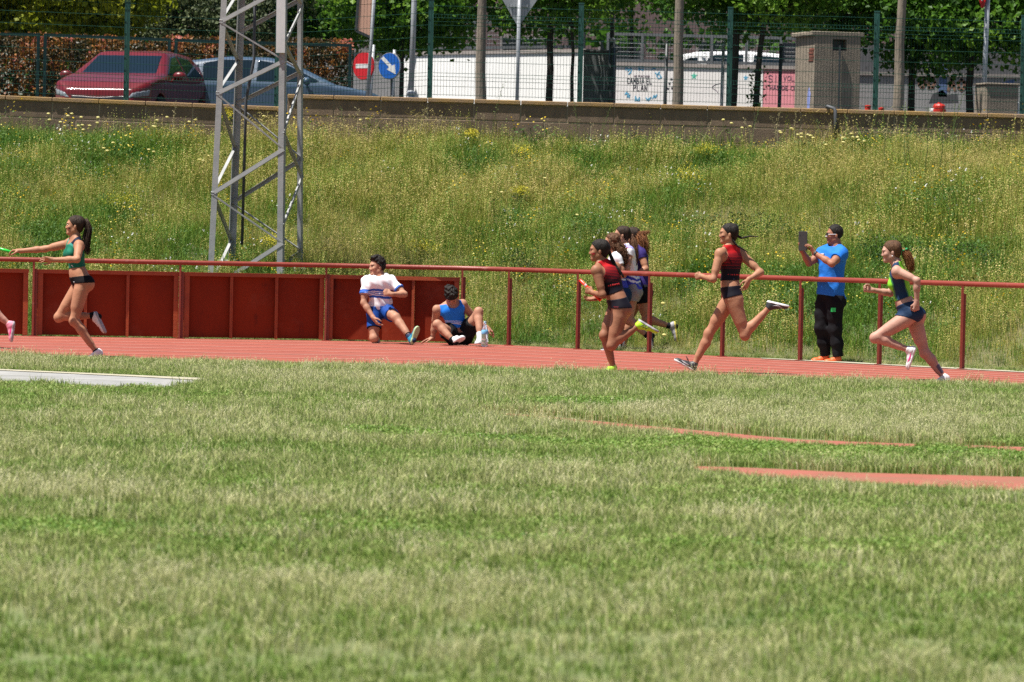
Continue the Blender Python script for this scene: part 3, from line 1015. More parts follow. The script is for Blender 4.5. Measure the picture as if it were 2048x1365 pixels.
# patches
a = vnoise(xx, yy, .45, 3) * .62 + vnoise(xx, yy, 1.5, 4) * .45 - .03 + rng.normal(0, .06, NW)
ub = 1024 + xx / yy * F_PX
def bump_(u0, t0, su, st): return np.exp(-((ub - u0) / su) ** 2 - ((tt - t0) / st) ** 2)
a = a - .025 + .09 * bump_(1050, .70, 450, .3) + .10 * bump_(1900, .95, 250, .12) - .16 * bump_(200, .9, 260, .12) - .32 * bump_(1850, .55, 130, .13) - .12 * bump_(300, .25, 300, .2) - .16 * bump_(1500, .90, 160, .07) - .22 * bump_(1490, .30, 110, .06) - .22 * bump_(1780, .20, 140, .06) + .12 * bump_(1960, .06, 90, .06) - .15 * bump_(1080, .25, 60, .06)
b = rng.random(NW)
gnear = np.exp(-tt / .12)                   # greener at the foot of the bank
a = a - .06 * gnear + .05 + .12 * np.exp(-((tt - .62) / .25) ** 2)
idx = np.where(a < .36, np.where(b < .55, rng.integers(3, 6, NW), np.where(b < .97, rng.integers(10, 12, NW), 12)),
      np.where(a < .46, np.where(b < .5, rng.integers(3, 6, NW), np.where(b < .75, rng.integers(0, 3, NW), np.where(b < .93, 8, np.where(b < .955, 12, 14)))),
      np.where(a < .68, np.where(b < .80, rng.integers(0, 3, NW), np.where(b < .93, 9, np.where(b < .95, 13, 10))),
               np.where(b < .45, rng.integers(6, 8, NW), np.where(b < .8, rng.integers(8, 10, NW), rng.integers(0, 3, NW))))))
scl = rng.uniform(.75, 1.2, NW) * (np.where(ub < 1190, .5, .24) + np.where(ub < 1190, .5, .76) * verge) * (1 + .45 * bump_(1850, .55, 130, .15) + .3 * bump_(420, .85, 200, .1)) * (.8 + .45 * vnoise(xx, yy, .9, 61))
scl *= np.where(tt > .95, np.where(ub > 1640, rng.uniform(.8, 1.6, NW), rng.choice([.45, .6, 1.2], NW, p=[.5, .35, .15])), 1.0)
zz = bank_z(xx, yy)
scatter_stuff('bank_grass', np.stack([xx, yy, zz], 1), rng.uniform(0, 2 * pi, NW), scl, idx, wild_src, tilt=rng.normal(0, .08, (NW, 2)))
# short grass on the verge right behind the rail and tufts at the track edge
NV_ = 4600
xx = rng.uniform(-11, 11, NV_); yy = rail_y(xx) + 0.2 + np.abs(rng.normal(0, .7, NV_))
ok = ~((np.abs(xx - (1659 - 1024) / F_PX * 54.2) < .45) & (yy < 54.5)); xx, yy = xx[ok], yy[ok]; NV_ = len(xx)
scatter_stuff('verge_grass', np.stack([xx, yy, bank_z(xx, yy)], 1), rng.uniform(0, 2 * pi, NV_), rng.uniform(.35, .8, NV_), rng.integers(0, 8, NV_), [s.copy() for s in lawn_src])
# ================================================================== walls and street beyond the parking area
STREET_Z = 4.05
bpy.data.objects['upper_street'].location.z = STREET_Z - 4.55
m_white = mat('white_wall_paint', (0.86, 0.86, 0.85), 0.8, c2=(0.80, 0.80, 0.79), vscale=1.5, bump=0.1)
m_grey_wall = mat('shade_grey_render', (0.38, 0.37, 0.37), 0.9, c2=(0.30, 0.29, 0.30), vscale=1.2, bump=0.2)  # shade on these stretches of wall is put into the grey
m_cream = mat('pale_wall_paint', (0.80, 0.77, 0.76), 0.85, c2=(0.72, 0.69, 0.68), vscale=1.3, bump=0.15)
m_pink = mat('pink_wall_paint', (0.72, 0.27, 0.31), 0.85, c2=(0.64, 0.24, 0.28), vscale=1.6, bump=0.15)
m_cap = mat('wall_cap', (0.34, 0.30, 0.28), 0.9)
m_ink = mat('black_paint', (0.02, 0.018, 0.035), 0.7, var=0)
m_ink2 = mat('faded_dark_paint', (0.10, 0.06, 0.10), 0.8, var=0)
m_blue = mat('light_blue_paint', (0.13, 0.43, 0.66), 0.7, var=0.2)
m_teal = mat('green_star_paint', (0.10, 0.52, 0.38), 0.7, var=0.1)
m_lilac = mat('lilac_paint', (0.25, 0.30, 0.62), 0.7, var=0.2)
m_orange = mat('faded_orange_paint', (0.34, 0.18, 0.12), 0.8, var=0.3)
m_dkblue = mat('blue_paint', (0.12, 0.18, 0.36), 0.7, var=0.2)

def wall_slab(name, pa, pb, z0, z1a, z1b, th, m, label, cat='wall'):
    d = np.array([pb[0] - pa[0], pb[1] - pa[1], 0.0]); L = np.linalg.norm(d); d /= L
    n = np.array([d[1], -d[0], 0.0])         # towards the camera
    t = thing(name, ((pa[0] + pb[0]) / 2, (pa[1] + pb[1]) / 2, z0), label, cat)
    mb = MB(); mb.prism([(0, 0), (L, 0), (L, z1b - z0), (0, z1a - z0)], (pa[0], pa[1], z0), d, (0, 0, 1), -n, th)
    mb.build('render_face', m, t)
    mb = MB(); s = (z1b - z1a)
    mb.prism([(-0.02, z1a - z0), (L + 0.02, z1b - z0), (L + 0.02, z1b - z0 + 0.07), (-0.02, z1a - z0 + 0.07)], np.array([pa[0], pa[1], z0]) + n * 0.03, d, (0, 0, 1), -n, th + 0.06)
    mb.build('cap', m_cap, t)
    return t, d, n
zt = lambda u, v, D: at(u, v, D)[2]
def XY(u, D, v=150): return at(u, v, D)[:2]
wall_slab('white_wall', XY(800, 93.4), XY(1172, 88.0), 3.1, zt(800, 111, 93.4), zt(1172, 105, 88), 0.25, m_white, 'blank bright white wall behind the trees left of the graffiti')
wall_slab('grey_wall', XY(560, 92.5), XY(803, 92.5), 3.1, zt(560, 100, 92.5), zt(803, 108, 92.5), 0.25, m_grey_wall, 'wall greyed for shade behind the round traffic signs')
GY = 88.0
def GD(u): return float(np.interp(u, [1215, 1690], [89.7, 87.1]))
gw, gd, gn = wall_slab('graffiti_wall', XY(1215, GD(1215)), XY(1526, GD(1526)), 3.1, zt(1215, 131, GD(1215)), zt(1526, 138, GD(1526)), 0.25, m_cream, 'pale wall with the graffiti CAMBIA EL PLAN, a football and stars')
pw, pd, pn = wall_slab('pink_wall', XY(1527, GD(1526)), XY(1690, GD(1690)), 3.1, zt(1527, 138, GD(1526)), zt(1690, 142, GD(1690)), 0.25, m_pink, 'pink painted wall with thin handwriting beside the concrete box')
rw, rd, rn = wall_slab('shaded_wall', XY(1692, GY), XY(2400, GY), 3.1, zt(1692, 150, GY), zt(2400, 163, GY), 0.25, m_grey_wall, 'long wall greyed for tree shade with faded mural behind the hydrant')
mb = MB(); mb.box((XY(2040, 90.2)[0], 90.4, 4.6), (10, 0.2, 2.1)); o = mb.build('facade', mat('shade_dark_render', (0.15, 0.145, 0.15), 0.9), origin=(XY(2040, 90.2)[0], 90.4, 3.55))  # dark box; the tree shade up there is put into its colour
tag(o, 'upper wall coloured dark for the tree shade above the faded mural', 'wall')

STROKES = {
 'C': [[(1, .85), (.7, 1), (.25, .95), (0, .55), (.1, .15), (.5, 0), (1, .12)]],
 'A': [[(0, 0), (.45, 1), (.6, 1), (1, 0)], [(.2, .38), (.85, .38)]],
 'M': [[(0, 0), (.1, 1), (.5, .4), (.9, 1), (1, 0)]],
 'B': [[(0, 0), (0, 1), (.7, .95), (.75, .6), (0, .52), (.9, .45), (.9, .08), (0, 0)]],
 'I': [[(.4, 0), (.45, 1)]],
 'E': [[(.95, 1), (0, .98), (0, 0), (.95, 0)], [(0, .52), (.7, .52)]],
 'L': [[(.05, 1), (0, 0), (.85, .02)]],
 'P': [[(0, 0), (.02, 1), (.8, .95), (.85, .55), (.05, .45)]],
 'N': [[(0, 0), (.05, 1), (.9, 0), (.95, 1)]],
 'S': [[(.95, .85), (.6, 1), (.1, .9), (.15, .58), (.8, .45), (.9, .12), (.45, 0), (0, .12)]],
 'H': [[(0, 0), (0, 1)], [(.9, 0), (.9, 1)], [(0, .5), (.9, .5)]],
 'D': [[(0, 0), (0, 1), (.6, .95), (.95, .5), (.6, .05), (0, 0)]],
 'V': [[(0, 1), (.45, 0), (.95, 1)]],
 'O': [[(.5, 1), (.05, .7), (.05, .25), (.5, 0), (.95, .3), (.92, .75), (.5, 1)]],
 'R': [[(0, 0), (0, 1), (.85, .95), (.85, .6), (0, .5), (.9, 0)]],
 'U': [[(0, 1), (.05, .2), (.45, 0), (.9, .2), (.95, 1)]],
 'F': [[(0, 0), (0, 1), (.9, .97)], [(0, .55), (.65, .55)]],
}
FRAMES = {}
for w_, d_, n_, p_ in ((gw, gd, gn, XY(1215, GD(1215))), (pw, pd, pn, XY(1527, GD(1526))), (rw, rd, rn, XY(1692, GY))):
    FRAMES[w_.name] = (np.array([p_[0], p_[1], 0.0]), d_, n_)
def on_wall(par, u, v, lift=0.003):
    p0, d, n = FRAMES[par.name]
    q = at(u, v, 1.0) - np.array([0, 0, CAM_H])
    t = ((p0 + n * lift) - np.array([0, 0, CAM_H])).dot(n) / q.dot(n)
    return q * t + np.array([0, 0, CAM_H])
def write(parent, name, text, u0, v0, w, h, D, m, th=0.03, slope=0.02, gap=0.35):
    mb = MB(); u = u0
    for ch in text:
        if ch == ' ': u += w * 0.8; continue
        for st in STROKES[ch]:
            pts = [on_wall(parent, u + x * w, v0 + slope * (u - u0) - y * h) for x, y in st]
            for a, b in zip(pts[:-1], pts[1:]):
                d = b - a
                if np.linalg.norm(d) < 1e-6: continue
                dd = d / np.linalg.norm(d)
                mb.bar(a - dd * th * .35, b + dd * th * .35, th, 0.003, np.cross(dd, FRAMES[parent.name][2]))
        u += w * (0.55 if ch == 'I' else 1.0) + w * gap
    return mb.build(name, m, parent, kind='stuff')
write(gw, 'lettering', 'CAMBIA EL', 1254.5, 167.5, 4.2, 10.5, GY, m_ink, 0.016, gap=.48)
write(gw, 'lettering', 'PLAN', 1267, 182, 5.0, 11.5, GY, m_ink, 0.017, gap=.48)
write(gw, 'lettering', 'NO FUNCIONA', 1268.5, 155.0, 2.3, 4.2, GY, m_ink2, 0.006)
def scrib(parent, name, pts, D, m, th):
    mb = MB(); P = [on_wall(parent, u, v) for u, v in pts]
    for a, b in zip(P[:-1], P[1:]):
        dd = (b - a) / np.linalg.norm(b - a)
        mb.bar(a - dd * th * .3, b + dd * th * .3, th, 0.003, np.cross(dd, FRAMES[parent.name][2]))
    return mb.build(name, m, parent)
for pts in ([(1252, 141), (1251, 136), (1256, 137), (1256, 143), (1262, 136), (1263, 142), (1257, 149), (1262, 146)],
            [(1278, 141), (1278, 134), (1286, 134), (1286, 141), (1279, 138)], [(1303, 140), (1307, 137), (1311, 138)],
            [(1310, 146), (1316, 150), (1319, 144), (1313, 152), (1317, 158), (1323, 155), (1318, 148)],
            [(1254, 184), (1250, 189), (1257, 187), (1254, 195), (1260, 190), (1258, 196)],
            [(1270, 202), (1271, 193), (1275, 202), (1279, 195), (1279, 202), (1271, 201)],
            [(1292, 196), (1297, 202), (1302, 195), (1293, 201)], [(1305, 198), (1308, 191), (1311, 196), (1314, 190), (1308, 195)]):
    scrib(gw, 'blue_scribble', pts, GY, m_blue, 0.022)
def star(parent, u, v, r, D, m):
    mb = MB(); P = []
    for k in range(10):
        a = pi / 2 + k * pi / 5; rr = r if k % 2 == 0 else r * 0.45
        P.append((rr * cos(a), rr * sin(a)))
    c = on_wall(parent, u, v); fd_, fn_ = FRAMES[parent.name][1:]
    mb.prism(P, c, fd_, (0, 0, 1), -fn_, 0.006); return mb.build('painted_star', m, parent)
star(gw, 1388, 152.5, 0.08, GY, m_teal); star(gw, 1491.5, 156, 0.062, GY, m_blue)
# football
mb = MB(); c = on_wall(gw, 1339, 168)
for du, dv in ((0, 0), (-9, -5), (4, -9), (9, -3), (-8, 4), (9, 5), (-3, 10), (6, 9), (-11, 10)):
    cc = c + gd * (du * GY / F_PX) - np.array([0, 0, dv * GY / F_PX]); r = 0.028
    mb.prism([(r * cos(a), r * sin(a)) for a in np.linspace(0.3, 2 * pi + .3, 6)[:-1]], cc, gd, (0, 0, 1), -gn, 0.006)
mb.build('football_drawing', m_ink, gw, kind='stuff')
scrib(gw, 'thin_line', [(1424, 174), (1432, 169), (1446, 166)], GY, m_ink2, 0.008)
scrib(gw, 'thin_line', [(1424, 176), (1432, 181), (1436, 186)], GY, m_ink2, 0.008)
# pink wall handwriting
write(pw, 'lettering', 'SI', 1536.5, 165, 8.5, 14, GY, m_ink2, 0.014)
write(pw, 'lettering', 'VOLS', 1567, 162, 6, 10, GY, m_ink2, 0.012)
write(pw, 'lettering', 'HAS DE CR', 1540, 180, 5.0, 8, GY, m_ink2, 0.012)
# faded mural
write(rw, 'mural_letters', 'OD', 1838, 176, 13, 22, GY, m_orange, 0.06, gap=0.5)
write(rw, 'mural_letters', 'AO', 1897, 181, 13, 22, GY, m_orange, 0.06, gap=0.5)
mb = MB(); mb.prism([(-.09, -.35), (.09, -.35), (.08, .3), (-.07, .32)], on_wall(rw, 1886, 160), (1, 0, 0), (0, 0, 1), (0, 1, 0), 0.006); mb.build('mural_column', m_dkblue, rw)
mb = MB(); mb.prism([(-.14, -.04), (.1, -.06), (.16, .05), (.02, .02)], on_wall(rw, 2016, 163), (1, 0, 0), (0, 0, 1), (0, 1, 0), 0.006); mb.build('mural_patch', m_dkblue, rw)
mb = MB(); mb.prism([(-.28, -.12), (.33, -.1), (.30, .08), (.1, .05), (0, .15), (-.2, .07)], on_wall(rw, 1885, 195), (1, 0, 0), (0, 0, 1), (0, 1, 0), 0.006); mb.build('mural_patch', mat('mural_dark', (0.10, 0.10, 0.11), 0.9), rw)

# street railing above the walls
m_railing = mat('grey_railing', (0.26, 0.27, 0.28), 0.5, metal=0.4)
def railing(u0, u1, D, v0, v1, h, label, step=60):
    a, b = at(u0, v0, D), at(u1, v1, D)
    t = thing('street_railing', ((a + b) / 2), label, 'railing')
    n = max(2, int((u1 - u0) / step))
    for i in range(n + 1):
        p = a + (b - a) * i / n
        mb = MB(); mb.box(p + (0, 0, h / 2), (0.06, 0.06, h)); mb.build('post', m_railing, t)
    for z in (0.05, h - 0.02):
        mb = MB(); mb.bar(a + (0, 0, z), b + (0, 0, z), 0.06, 0.05, (0, 0, 1)); mb.build('rail', m_railing, t)
    mb = MB(); k = int(np.linalg.norm(b - a) / 0.075)
    for i in range(k):
        p = a + (b - a) * (i + .5) / k; mb.tube([p + (0, 0.0, 0.05), p + (0, 0, h)], 0.007, 3, cap=False)
    for z in np.arange(0.14, h, 0.09): mb.tube([a + (0, -.01, z), b + (0, -.01, z)], 0.006, 3, cap=False)
    mb.build('mesh_infill', m_railing, t, kind='stuff')
railing(700, 1168, 92.9, 104, 98, 0.62, 'grey mesh railing above the bright white wall')
railing(1215, 1700, 90.3, 125, 137, 0.62, 'grey mesh railing above the graffiti and pink walls', 62)

# far building behind the trees
m_fac = mat('brown_facade', (0.20, 0.13, 0.12), 0.9, c2=(0.16, 0.11, 0.105), vscale=0.6)
m_pane = mat('dark_window_pane', (0.02, 0.025, 0.03), 0.15, var=0)
bd = thing('building', (3, 118, STREET_Z), 'brownish building seen in gaps between the trees behind the white wall', 'building')
mb = MB(); mb.box((3, 121, STREET_Z + 4.0), (26, 6, 8.0)); mb.build('wall', m_fac, bd)
mb = MB(); mb.box((3, 121, STREET_Z + 8.1), (26.6, 6.6, 0.2)); mb.build('roof', m_cap, bd)
for i in range(9):
    for j in range(2):
        mb = MB(); mb.box((-8 + i * 2.7, 117.99, STREET_Z + 2.2 + j * 3.2), (1.2, 0.06, 1.4)); w_ = mb.build('window', m_cap, bd)
        mb = MB(); mb.box((-8 + i * 2.7, 117.95, STREET_Z + 2.2 + j * 3.2), (1.06, 0.03, 1.26)); mb.build('pane', m_pane, w_)

# ================================================================== street furniture
m_pole = mat('pale_grey_pole', (0.42, 0.44, 0.46), 0.45, metal=0.3, var=0.2)
m_dpole = mat('dark_pole', (0.05, 0.055, 0.06), 0.5, var=0.3)
m_signback = mat('sign_back', (0.34, 0.36, 0.38), 0.45, metal=0.3)
m_sred = mat('sign_red', (0.50, 0.012, 0.02), 0.4, var=0.08)
m_sblue = mat('sign_blue', (0.008, 0.10, 0.42), 0.4, var=0.08)
m_swhite = mat('sign_white', (0.62, 0.63, 0.62), 0.45, var=0.1)
def pole_pts(u0, v0, u1, v1, D, ext=0.0):
    a, b = at(u0, v0, D), at(u1, v1, D); d = (b - a) / np.linalg.norm(b - a)
    k = (a[2] - PARK_Z) / d[2]
    return a - d * k, b + d * ext
# round no-entry sign, mostly behind the leaning pole
D = 75.0
t = thing('no_entry_sign', (*at(742, 200, D)[:2], PARK_Z), 'red round no entry sign half hidden behind the pale leaning pole', 'traffic sign')
a, b = pole_pts(741, 195, 747, 90, D + .05); mb = MB(); mb.tube([a, b], 0.03, 10); mb.build('pole', m_pole, t, smooth=True)
def disc(c, r, yawd, thick, off=0.0):
    y = radians(yawd); n = np.array([sin(y), -cos(y), 0]); e = np.array([cos(y), sin(y), 0])
    return np.asarray(c) + n * off, e, np.array([0, 0, 1.0]), -n
def round_plate(t, c, r, yawd, m, rim, face_name='plate'):
    o_, e, z, n = disc(c, r, yawd, .02)
    cir = lambda R: [(R * cos(k), R * sin(k)) for k in np.linspace(0, 2 * pi, 33)[:-1]]
    mb = MB(); mb.prism(cir(r), o_, e, z, n, 0.03); p = mb.build(face_name, rim, t)
    mb = MB(); mb.prism(cir(r * 0.955), o_ - n * 0.003, e, z, n, 0.003); mb.build('face', m, p)
    return o_, e, z, n, p
c = at(726.5, 132.5, D - 0.02)
o_, e, z, n, p = round_plate(t, c, 0.242, -40, m_sred, m_sred)
mb = MB(); mb.prism([(-.17, -.038), (.17, -.038), (.17, .038), (-.17, .038)], o_ - n * 0.006, e, z, n, 0.003); mb.build('white_bar', m_swhite, p)
# leaning pole with the salmon panel
D = 74.0
t = thing('leaning_sign', (*at(735, 195, D)[:2], PARK_Z), 'pale leaning pole carrying the back of a salmon coloured panel', 'sign')
a, b = pole_pts(735, 192, 748, 0, D, 1.0); mb = MB(); mb.tube([a, b], 0.032, 10); mb.build('pole', m_pole, t, smooth=True)
m_salmon = mat('salmon_panel', (0.62, 0.36, 0.26), 0.7, var=0.1)
q = [at(u, v, D + .04) for u, v in ((712, 62), (739, 74), (748, -70), (722, -80))]
mb = MB(); mb.add([*q, *[p + (0, .03, 0) for p in q]], [(0, 1, 2, 3), (7, 6, 5, 4), (0, 4, 5, 1), (1, 5, 6, 2), (2, 6, 7, 3), (3, 7, 4, 0)]); mb.build('panel', m_salmon, t)
mb = MB(); 
for i, j in ((0, 1), (0, 3), (2, 3)): mb.bar(q[i], q[j], 0.03, 0.045, (0, 1, 0))
mb.build('panel_frame', m_dpole, t)
# blue keep-right sign
D = 75.5
t = thing('keep_right_sign', (*at(764, 200, D)[:2], PARK_Z), 'blue round sign with a white arrow pointing down to the right', 'traffic sign')
a, b = pole_pts(786, 190, 789, 100, D + .1); mb = MB(); mb.tube([a, b], 0.028, 10); mb.build('pole', m_pole, t, smooth=True)
c = at(778.5, 132.5, D)
o_, e, z, n, p = round_plate(t, c, 0.238, -34, m_sblue, m_signback)
mb = MB()
ar = [(-.135, .115), (-.105, .145), (.045, -.005), (.085, .035), (.105, -.125), (-.055, -.105), (-.015, -.065), (-.155, .085)]
ar = [(-.02 + x * 1.05, y * 1.05) for x, y in ar]
ar = [(-.10, .17), (-.145, .13), (-.0, -.02), (-.04, -.06), (.115, -.145), (.10, .03), (.05, .005)]
mb.prism(ar, o_ - n * 0.006, e * 1.25, z, n, 0.003); mb.build('white_arrow', m_swhite, p)
mb = MB(); mb.tube([a + (0, 0, 1.2), c + np.array([0.0, .03, 0])], 0.015, 6); mb.build('bracket', m_pole, t)
# pale lamp post with a base collar
def lamp_post(u0, v0, u1, v1, D, r, m, label, collar_v=None, m2=None, split_v=None, top=7.2):
    t = thing('lamp_post', (*at(u0, v0, D)[:2], PARK_Z), label, 'lamp post')
    a, b = pole_pts(u0, v0, u1, v1, D); d = (b - a) / np.linalg.norm(b - a); b = a + d * (top - PARK_Z)
    mb = MB()
    if split_v is not None:
        s = at(u1, split_v, D); k = (s[2] - a[2]) / d[2]
        mb.tube([a, a + d * k], r, 12); mb.build('lower_pole', m, t, smooth=True)
        mb = MB(); mb.tube([a + d * k, b], r * 0.72, 12); mb.build('upper_pole', m2, t, smooth=True)
        mb = MB(); mb.lathe(a + d * k, [(r * .6, -.03), (r * 1.15, -.02), (r * 1.15, .04), (r * .6, .06)], 12); mb.build('collar', m_pole, t, smooth=True)
    else:
        mb.tube([a, b], [r * 1.1, r * .9], 12); mb.build('pole', m, t, smooth=True)
    if collar_v:
        s = at(u0, collar_v, D); k = (s[2] - a[2]) / d[2]
        mb = MB(); mb.lathe(a + d * k, [(r, -.04), (r * 1.55, -.02), (r * 1.6, .02), (r, .05)], 12); mb.build('collar', m, t, smooth=True)
        mb = MB(); mb.tube([a, a + d * (k - .02)], r * 1.3, 12); mb.build('base', m, t, smooth=True)
    mb = MB(); mb.box(b + np.array([0.25, 0, .02]), (0.7, 0.22, 0.09), bev=.02); mb.build('lantern', m_dpole, t)
lamp_post(822, 190, 828.5, 0, 74.5, 0.048, m_pole, 'pale grey round pole with a base collar in front of the white wall', collar_v=187)
lamp_post(1222.5, 205, 1225.5, 0, 85.2, 0.062, m_dpole, 'dark lamp post with a pale joint rising beside the grey cabinet', m2=m_dpole, split_v=82)
# give way sign seen from behind
D = 75.0
t = thing('give_way_sign', (*at(1035, 205, D)[:2], PARK_Z), 'grey back of a triangular give way sign on a pale pole', 'traffic sign')
a, b = pole_pts(1034, 204, 1039, 0, D, 0.45); mb = MB(); mb.tube([a, b], 0.034, 10); mb.build('pole', m_pole, t, smooth=True)
q = [at(1002, -5, D + .05), at(1076.5, -3, D + .05), at(1036.5, 55, D + .05)]
cx = sum(q) / 3; P = []
for k in range(3):
    A, B, C_ = q[k - 1], q[k], q[(k + 1) % 3]
    for f in (0.12, 0.05, 0.0):
        pass
    P += [B + (A - B) * .07, B + (C_ - B) * .07]
mb = MB(); nP = len(P); mb.add([*P, *[p + (0, .02, 0) for p in P]], [tuple(range(nP)), tuple(range(2 * nP - 1, nP - 1, -1))] + [(i, i + nP, (i + 1) % nP + nP, (i + 1) % nP) for i in range(nP)]); mb.build('plate', m_signback, t)
mb = MB(); mb.bar(at(1020, 12, D + .035), at(1056, 12, D + .035), 0.04, 0.02, (0, 0, 1)); mb.build('clamp', m_pole, t)
# give way sign facing us on the right
D = 78.6
t = thing('give_way_sign', (*at(1968, 225, D)[:2], PARK_Z), 'pale pole with the red tip of a give way sign at the top edge', 'traffic sign')
a, b = pole_pts(1966.5, 220, 1975, 0, D, 0.5); mb = MB(); mb.tube([a, b], 0.046, 12); mb.build('pole', m_pole, t, smooth=True)
def tri(c_u, tip_v, half, hgt_, yawd, off):
    c = at(c_u, tip_v, D - .06); y = radians(yawd); e = np.array([cos(y), sin(y), 0]); n = np.array([sin(y), -cos(y), 0])
    return c + n * off, e, n, [(-.035, .02), (0, 0), (.035, .02), (half, hgt_ - .03), (half - .03, hgt_), (-half + .03, hgt_), (-half, hgt_ - .03)]
o_, e, n, P = tri(1964, 17, .36, .66, -62, 0); mb = MB(); mb.prism(P, o_, e, (0, 0, 1), -n, 0.02); pl = mb.build('plate', m_sred, t)
o2, e, n, P2 = tri(1964, 17, .23, .40, -62, 0.004); mb = MB(); mb.prism([(x, y + .13) for x, y in P2], o2, e, (0, 0, 1), -n, 0.004); mb.build('face', m_swhite, pl)
# plain posts
def post(u0, v0, u1, v1, D, r, m, label, name='metal_post'):
    a, b = pole_pts(u0, v0, u1, v1, D)
    t = thing(name, a, label, 'post')
    mb = MB(); mb.tube([a, b], r, 10); mb.build('pole', m, t, smooth=True)
    mb = MB(); mb.lathe(b, [(r * 1.1, 0), (r * 1.1, .02), (r * .4, .04)], 10); mb.build('cap', m, t)
post(1330, 210, 1334, 86, 82, 0.035, m_dpole, 'dark thin post in front of the painted football')
post(1443, 212, 1447, 92, 83, 0.034, m_pole, 'pale grey post just left of a fence post before the graffiti')
post(1558.5, 214, 1562, 92, 82, 0.036, m_dpole, 'dark post standing in front of the pink wall')
# grey weathered cabinet
m_cab = mat('weathered_grey_sheet', (0.14, 0.15, 0.15), 0.6, c2=(0.10, 0.115, 0.115), vscale=2.5, stretch=(2, 1, .5))
m_drip = mat('white_drip', (0.55, 0.55, 0.52), 0.7, var=0.2)
D = 85.6
pa, pb = at(1166, 205, D), at(1231, 205, D); zc = zt(1195, 103, D)
t = thing('grey_cabinet', ((pa[0] + pb[0]) / 2, D, PARK_Z), 'tall dark grey cabinet with white drips between the white wall and the graffiti', 'cabinet')
w = pb[0] - pa[0]; xm = (pa[0] + pb[0]) / 2
mb = MB(); mb.box((xm, D + .3, (PARK_Z + zc) / 2), (w, 0.6, zc - PARK_Z), bev=.02); mb.build('body', m_cab, t)
for s in (-1, 1):
    mb = MB(); mb.box((xm + s * w / 4, D - .006, (PARK_Z + zc) / 2), (w / 2 - .03, 0.02, zc - PARK_Z - .1), bev=.006); mb.build('door', m_cab, t)
mb = MB(); mb.box((xm, D + .3, zc + .012), (w + .05, .66, .03)); mb.build('roof', m_cab, t)
for x0, pts in ((0, [(1198, 112), (1199, 125), (1203, 140), (1202, 156)]), (0, [(1205, 108), (1207, 130), (1209, 152), (1208, 180)]), (0, [(1213, 142), (1214, 160)])):
    mb = MB()
    for (u0, v0), (u1, v1) in zip(pts[:-1], pts[1:]): mb.bar(at(u0, v0, D - .02), at(u1, v1, D - .02), rng.uniform(.012, .022), .003, (1, 0, 0))
    mb.build('paint_drip', m_drip, t)

# concrete transformer box
m_conc = mat('rough_concrete', (0.27, 0.22, 0.165), 0.95, c2=(0.18, 0.15, 0.115), vscale=3.5, bump=0.7, bscale=50)
m_brick = mat('red_brick', (0.17, 0.05, 0.03), 0.9, var=0.3)
D = 76.0; a_ = radians(16)
ctr = at(1652, 218, D + .4); zc = zt(1650, 66, D + .3)
t = thing('concrete_hut', (ctr[0], ctr[1], PARK_Z), 'tall rough concrete utility box with a slab roof and chipped corner', 'utility box')
R = rotz(a_)
Wc, Dc, Hc = 0.86, 0.95, zc - PARK_Z - .08
c0_ = np.array([ctr[0], ctr[1], PARK_Z])
def lc(x, y, z): return R @ np.array([x, y, 0]) + c0_ + (0, 0, z)
oz0, oz1, ox0, ox1 = Hc - .25, Hc - .05, -.10, .17
mb = MB()       # walls round the opening, with the broken corner left out
mb.box(lc(0, .06, Hc / 2), (Wc, Dc - .12, Hc - .0), R)
y_f = -Dc / 2 + .03
mb.box(lc((-Wc / 2 + ox0) / 2, y_f, Hc / 2), (ox0 + Wc / 2, .18, Hc - .002), R)
mb.box(lc((Wc / 2 + ox1) / 2, y_f, Hc / 2), (Wc / 2 - ox1, .18, Hc - .002), R)
mb.box(lc((ox0 + ox1) / 2, y_f, oz0 / 2), (ox1 - ox0 - .002, .176, oz0), R)
mb.box(lc((ox0 + ox1) / 2, y_f, (oz1 + Hc) / 2 - .001), (ox1 - ox0 - .002, .176, Hc - oz1 - .004), R)
mb.build('walls', m_conc, t)
mb = MB(); mb.box(lc((ox0 + ox1) / 2, -Dc / 2 + .116, (oz0 + oz1) / 2), (ox1 - ox0 - .004, .006, oz1 - oz0 - .004), R); mb.build('opening', m_dpole, t)
mb = MB(); mb.box(lc(0, 0, Hc + .042), (Wc + .14, Dc + .14, .08), R, bev=.015); mb.build('slab_roof', m_conc, t)
for j in range(4):
    mb = MB(); mb.box(lc(-Wc / 2 + .004, -Dc / 2 + .10 + .02 * (j % 2), Hc - .24 - j * .062), (.03, .24, .05), R, bev=.006); mb.build('brick', m_brick, t)
mb = MB(); mb.tube([lc(.03, -Dc / 2 - .085, Hc - .16), lc(.03, -Dc / 2 - .085, .0)], 0.018, 6); mb.build('cable', m_dpole, t)
mb = MB(); pq = [(-.05, .1), (.09, .06), (.1, .42), (.06, .6), (.0, .62), (-.07, .5), (-.03, .3)]
mb.prism([(x, y) for x, y in pq], lc(-Wc / 2 - .004, -.3, .45), R @ np.array([0, 1, 0]), (0, 0, 1), R @ np.array([1, 0, 0]), .003); mb.build('lilac_patch', m_lilac, t)
# small concrete block
D = 77.0; ctr = at(1992, 228, D + .3); zc = zt(1990, 170, D)
t = thing('concrete_block', (ctr[0], ctr[1], PARK_Z), 'low square concrete block with a pale lit side near the right edge', 'concrete block')
R2 = rotz(radians(14))
mb = MB(); mb.box((ctr[0], ctr[1], (PARK_Z + zc) / 2), (.62, .6, zc - PARK_Z), R2, bev=.02); mb.build('body', m_conc, t)
mb = MB(); mb.box((ctr[0], ctr[1], zc + .015), (.66, .64, .035), R2, bev=.01); mb.build('lid', m_conc, t)
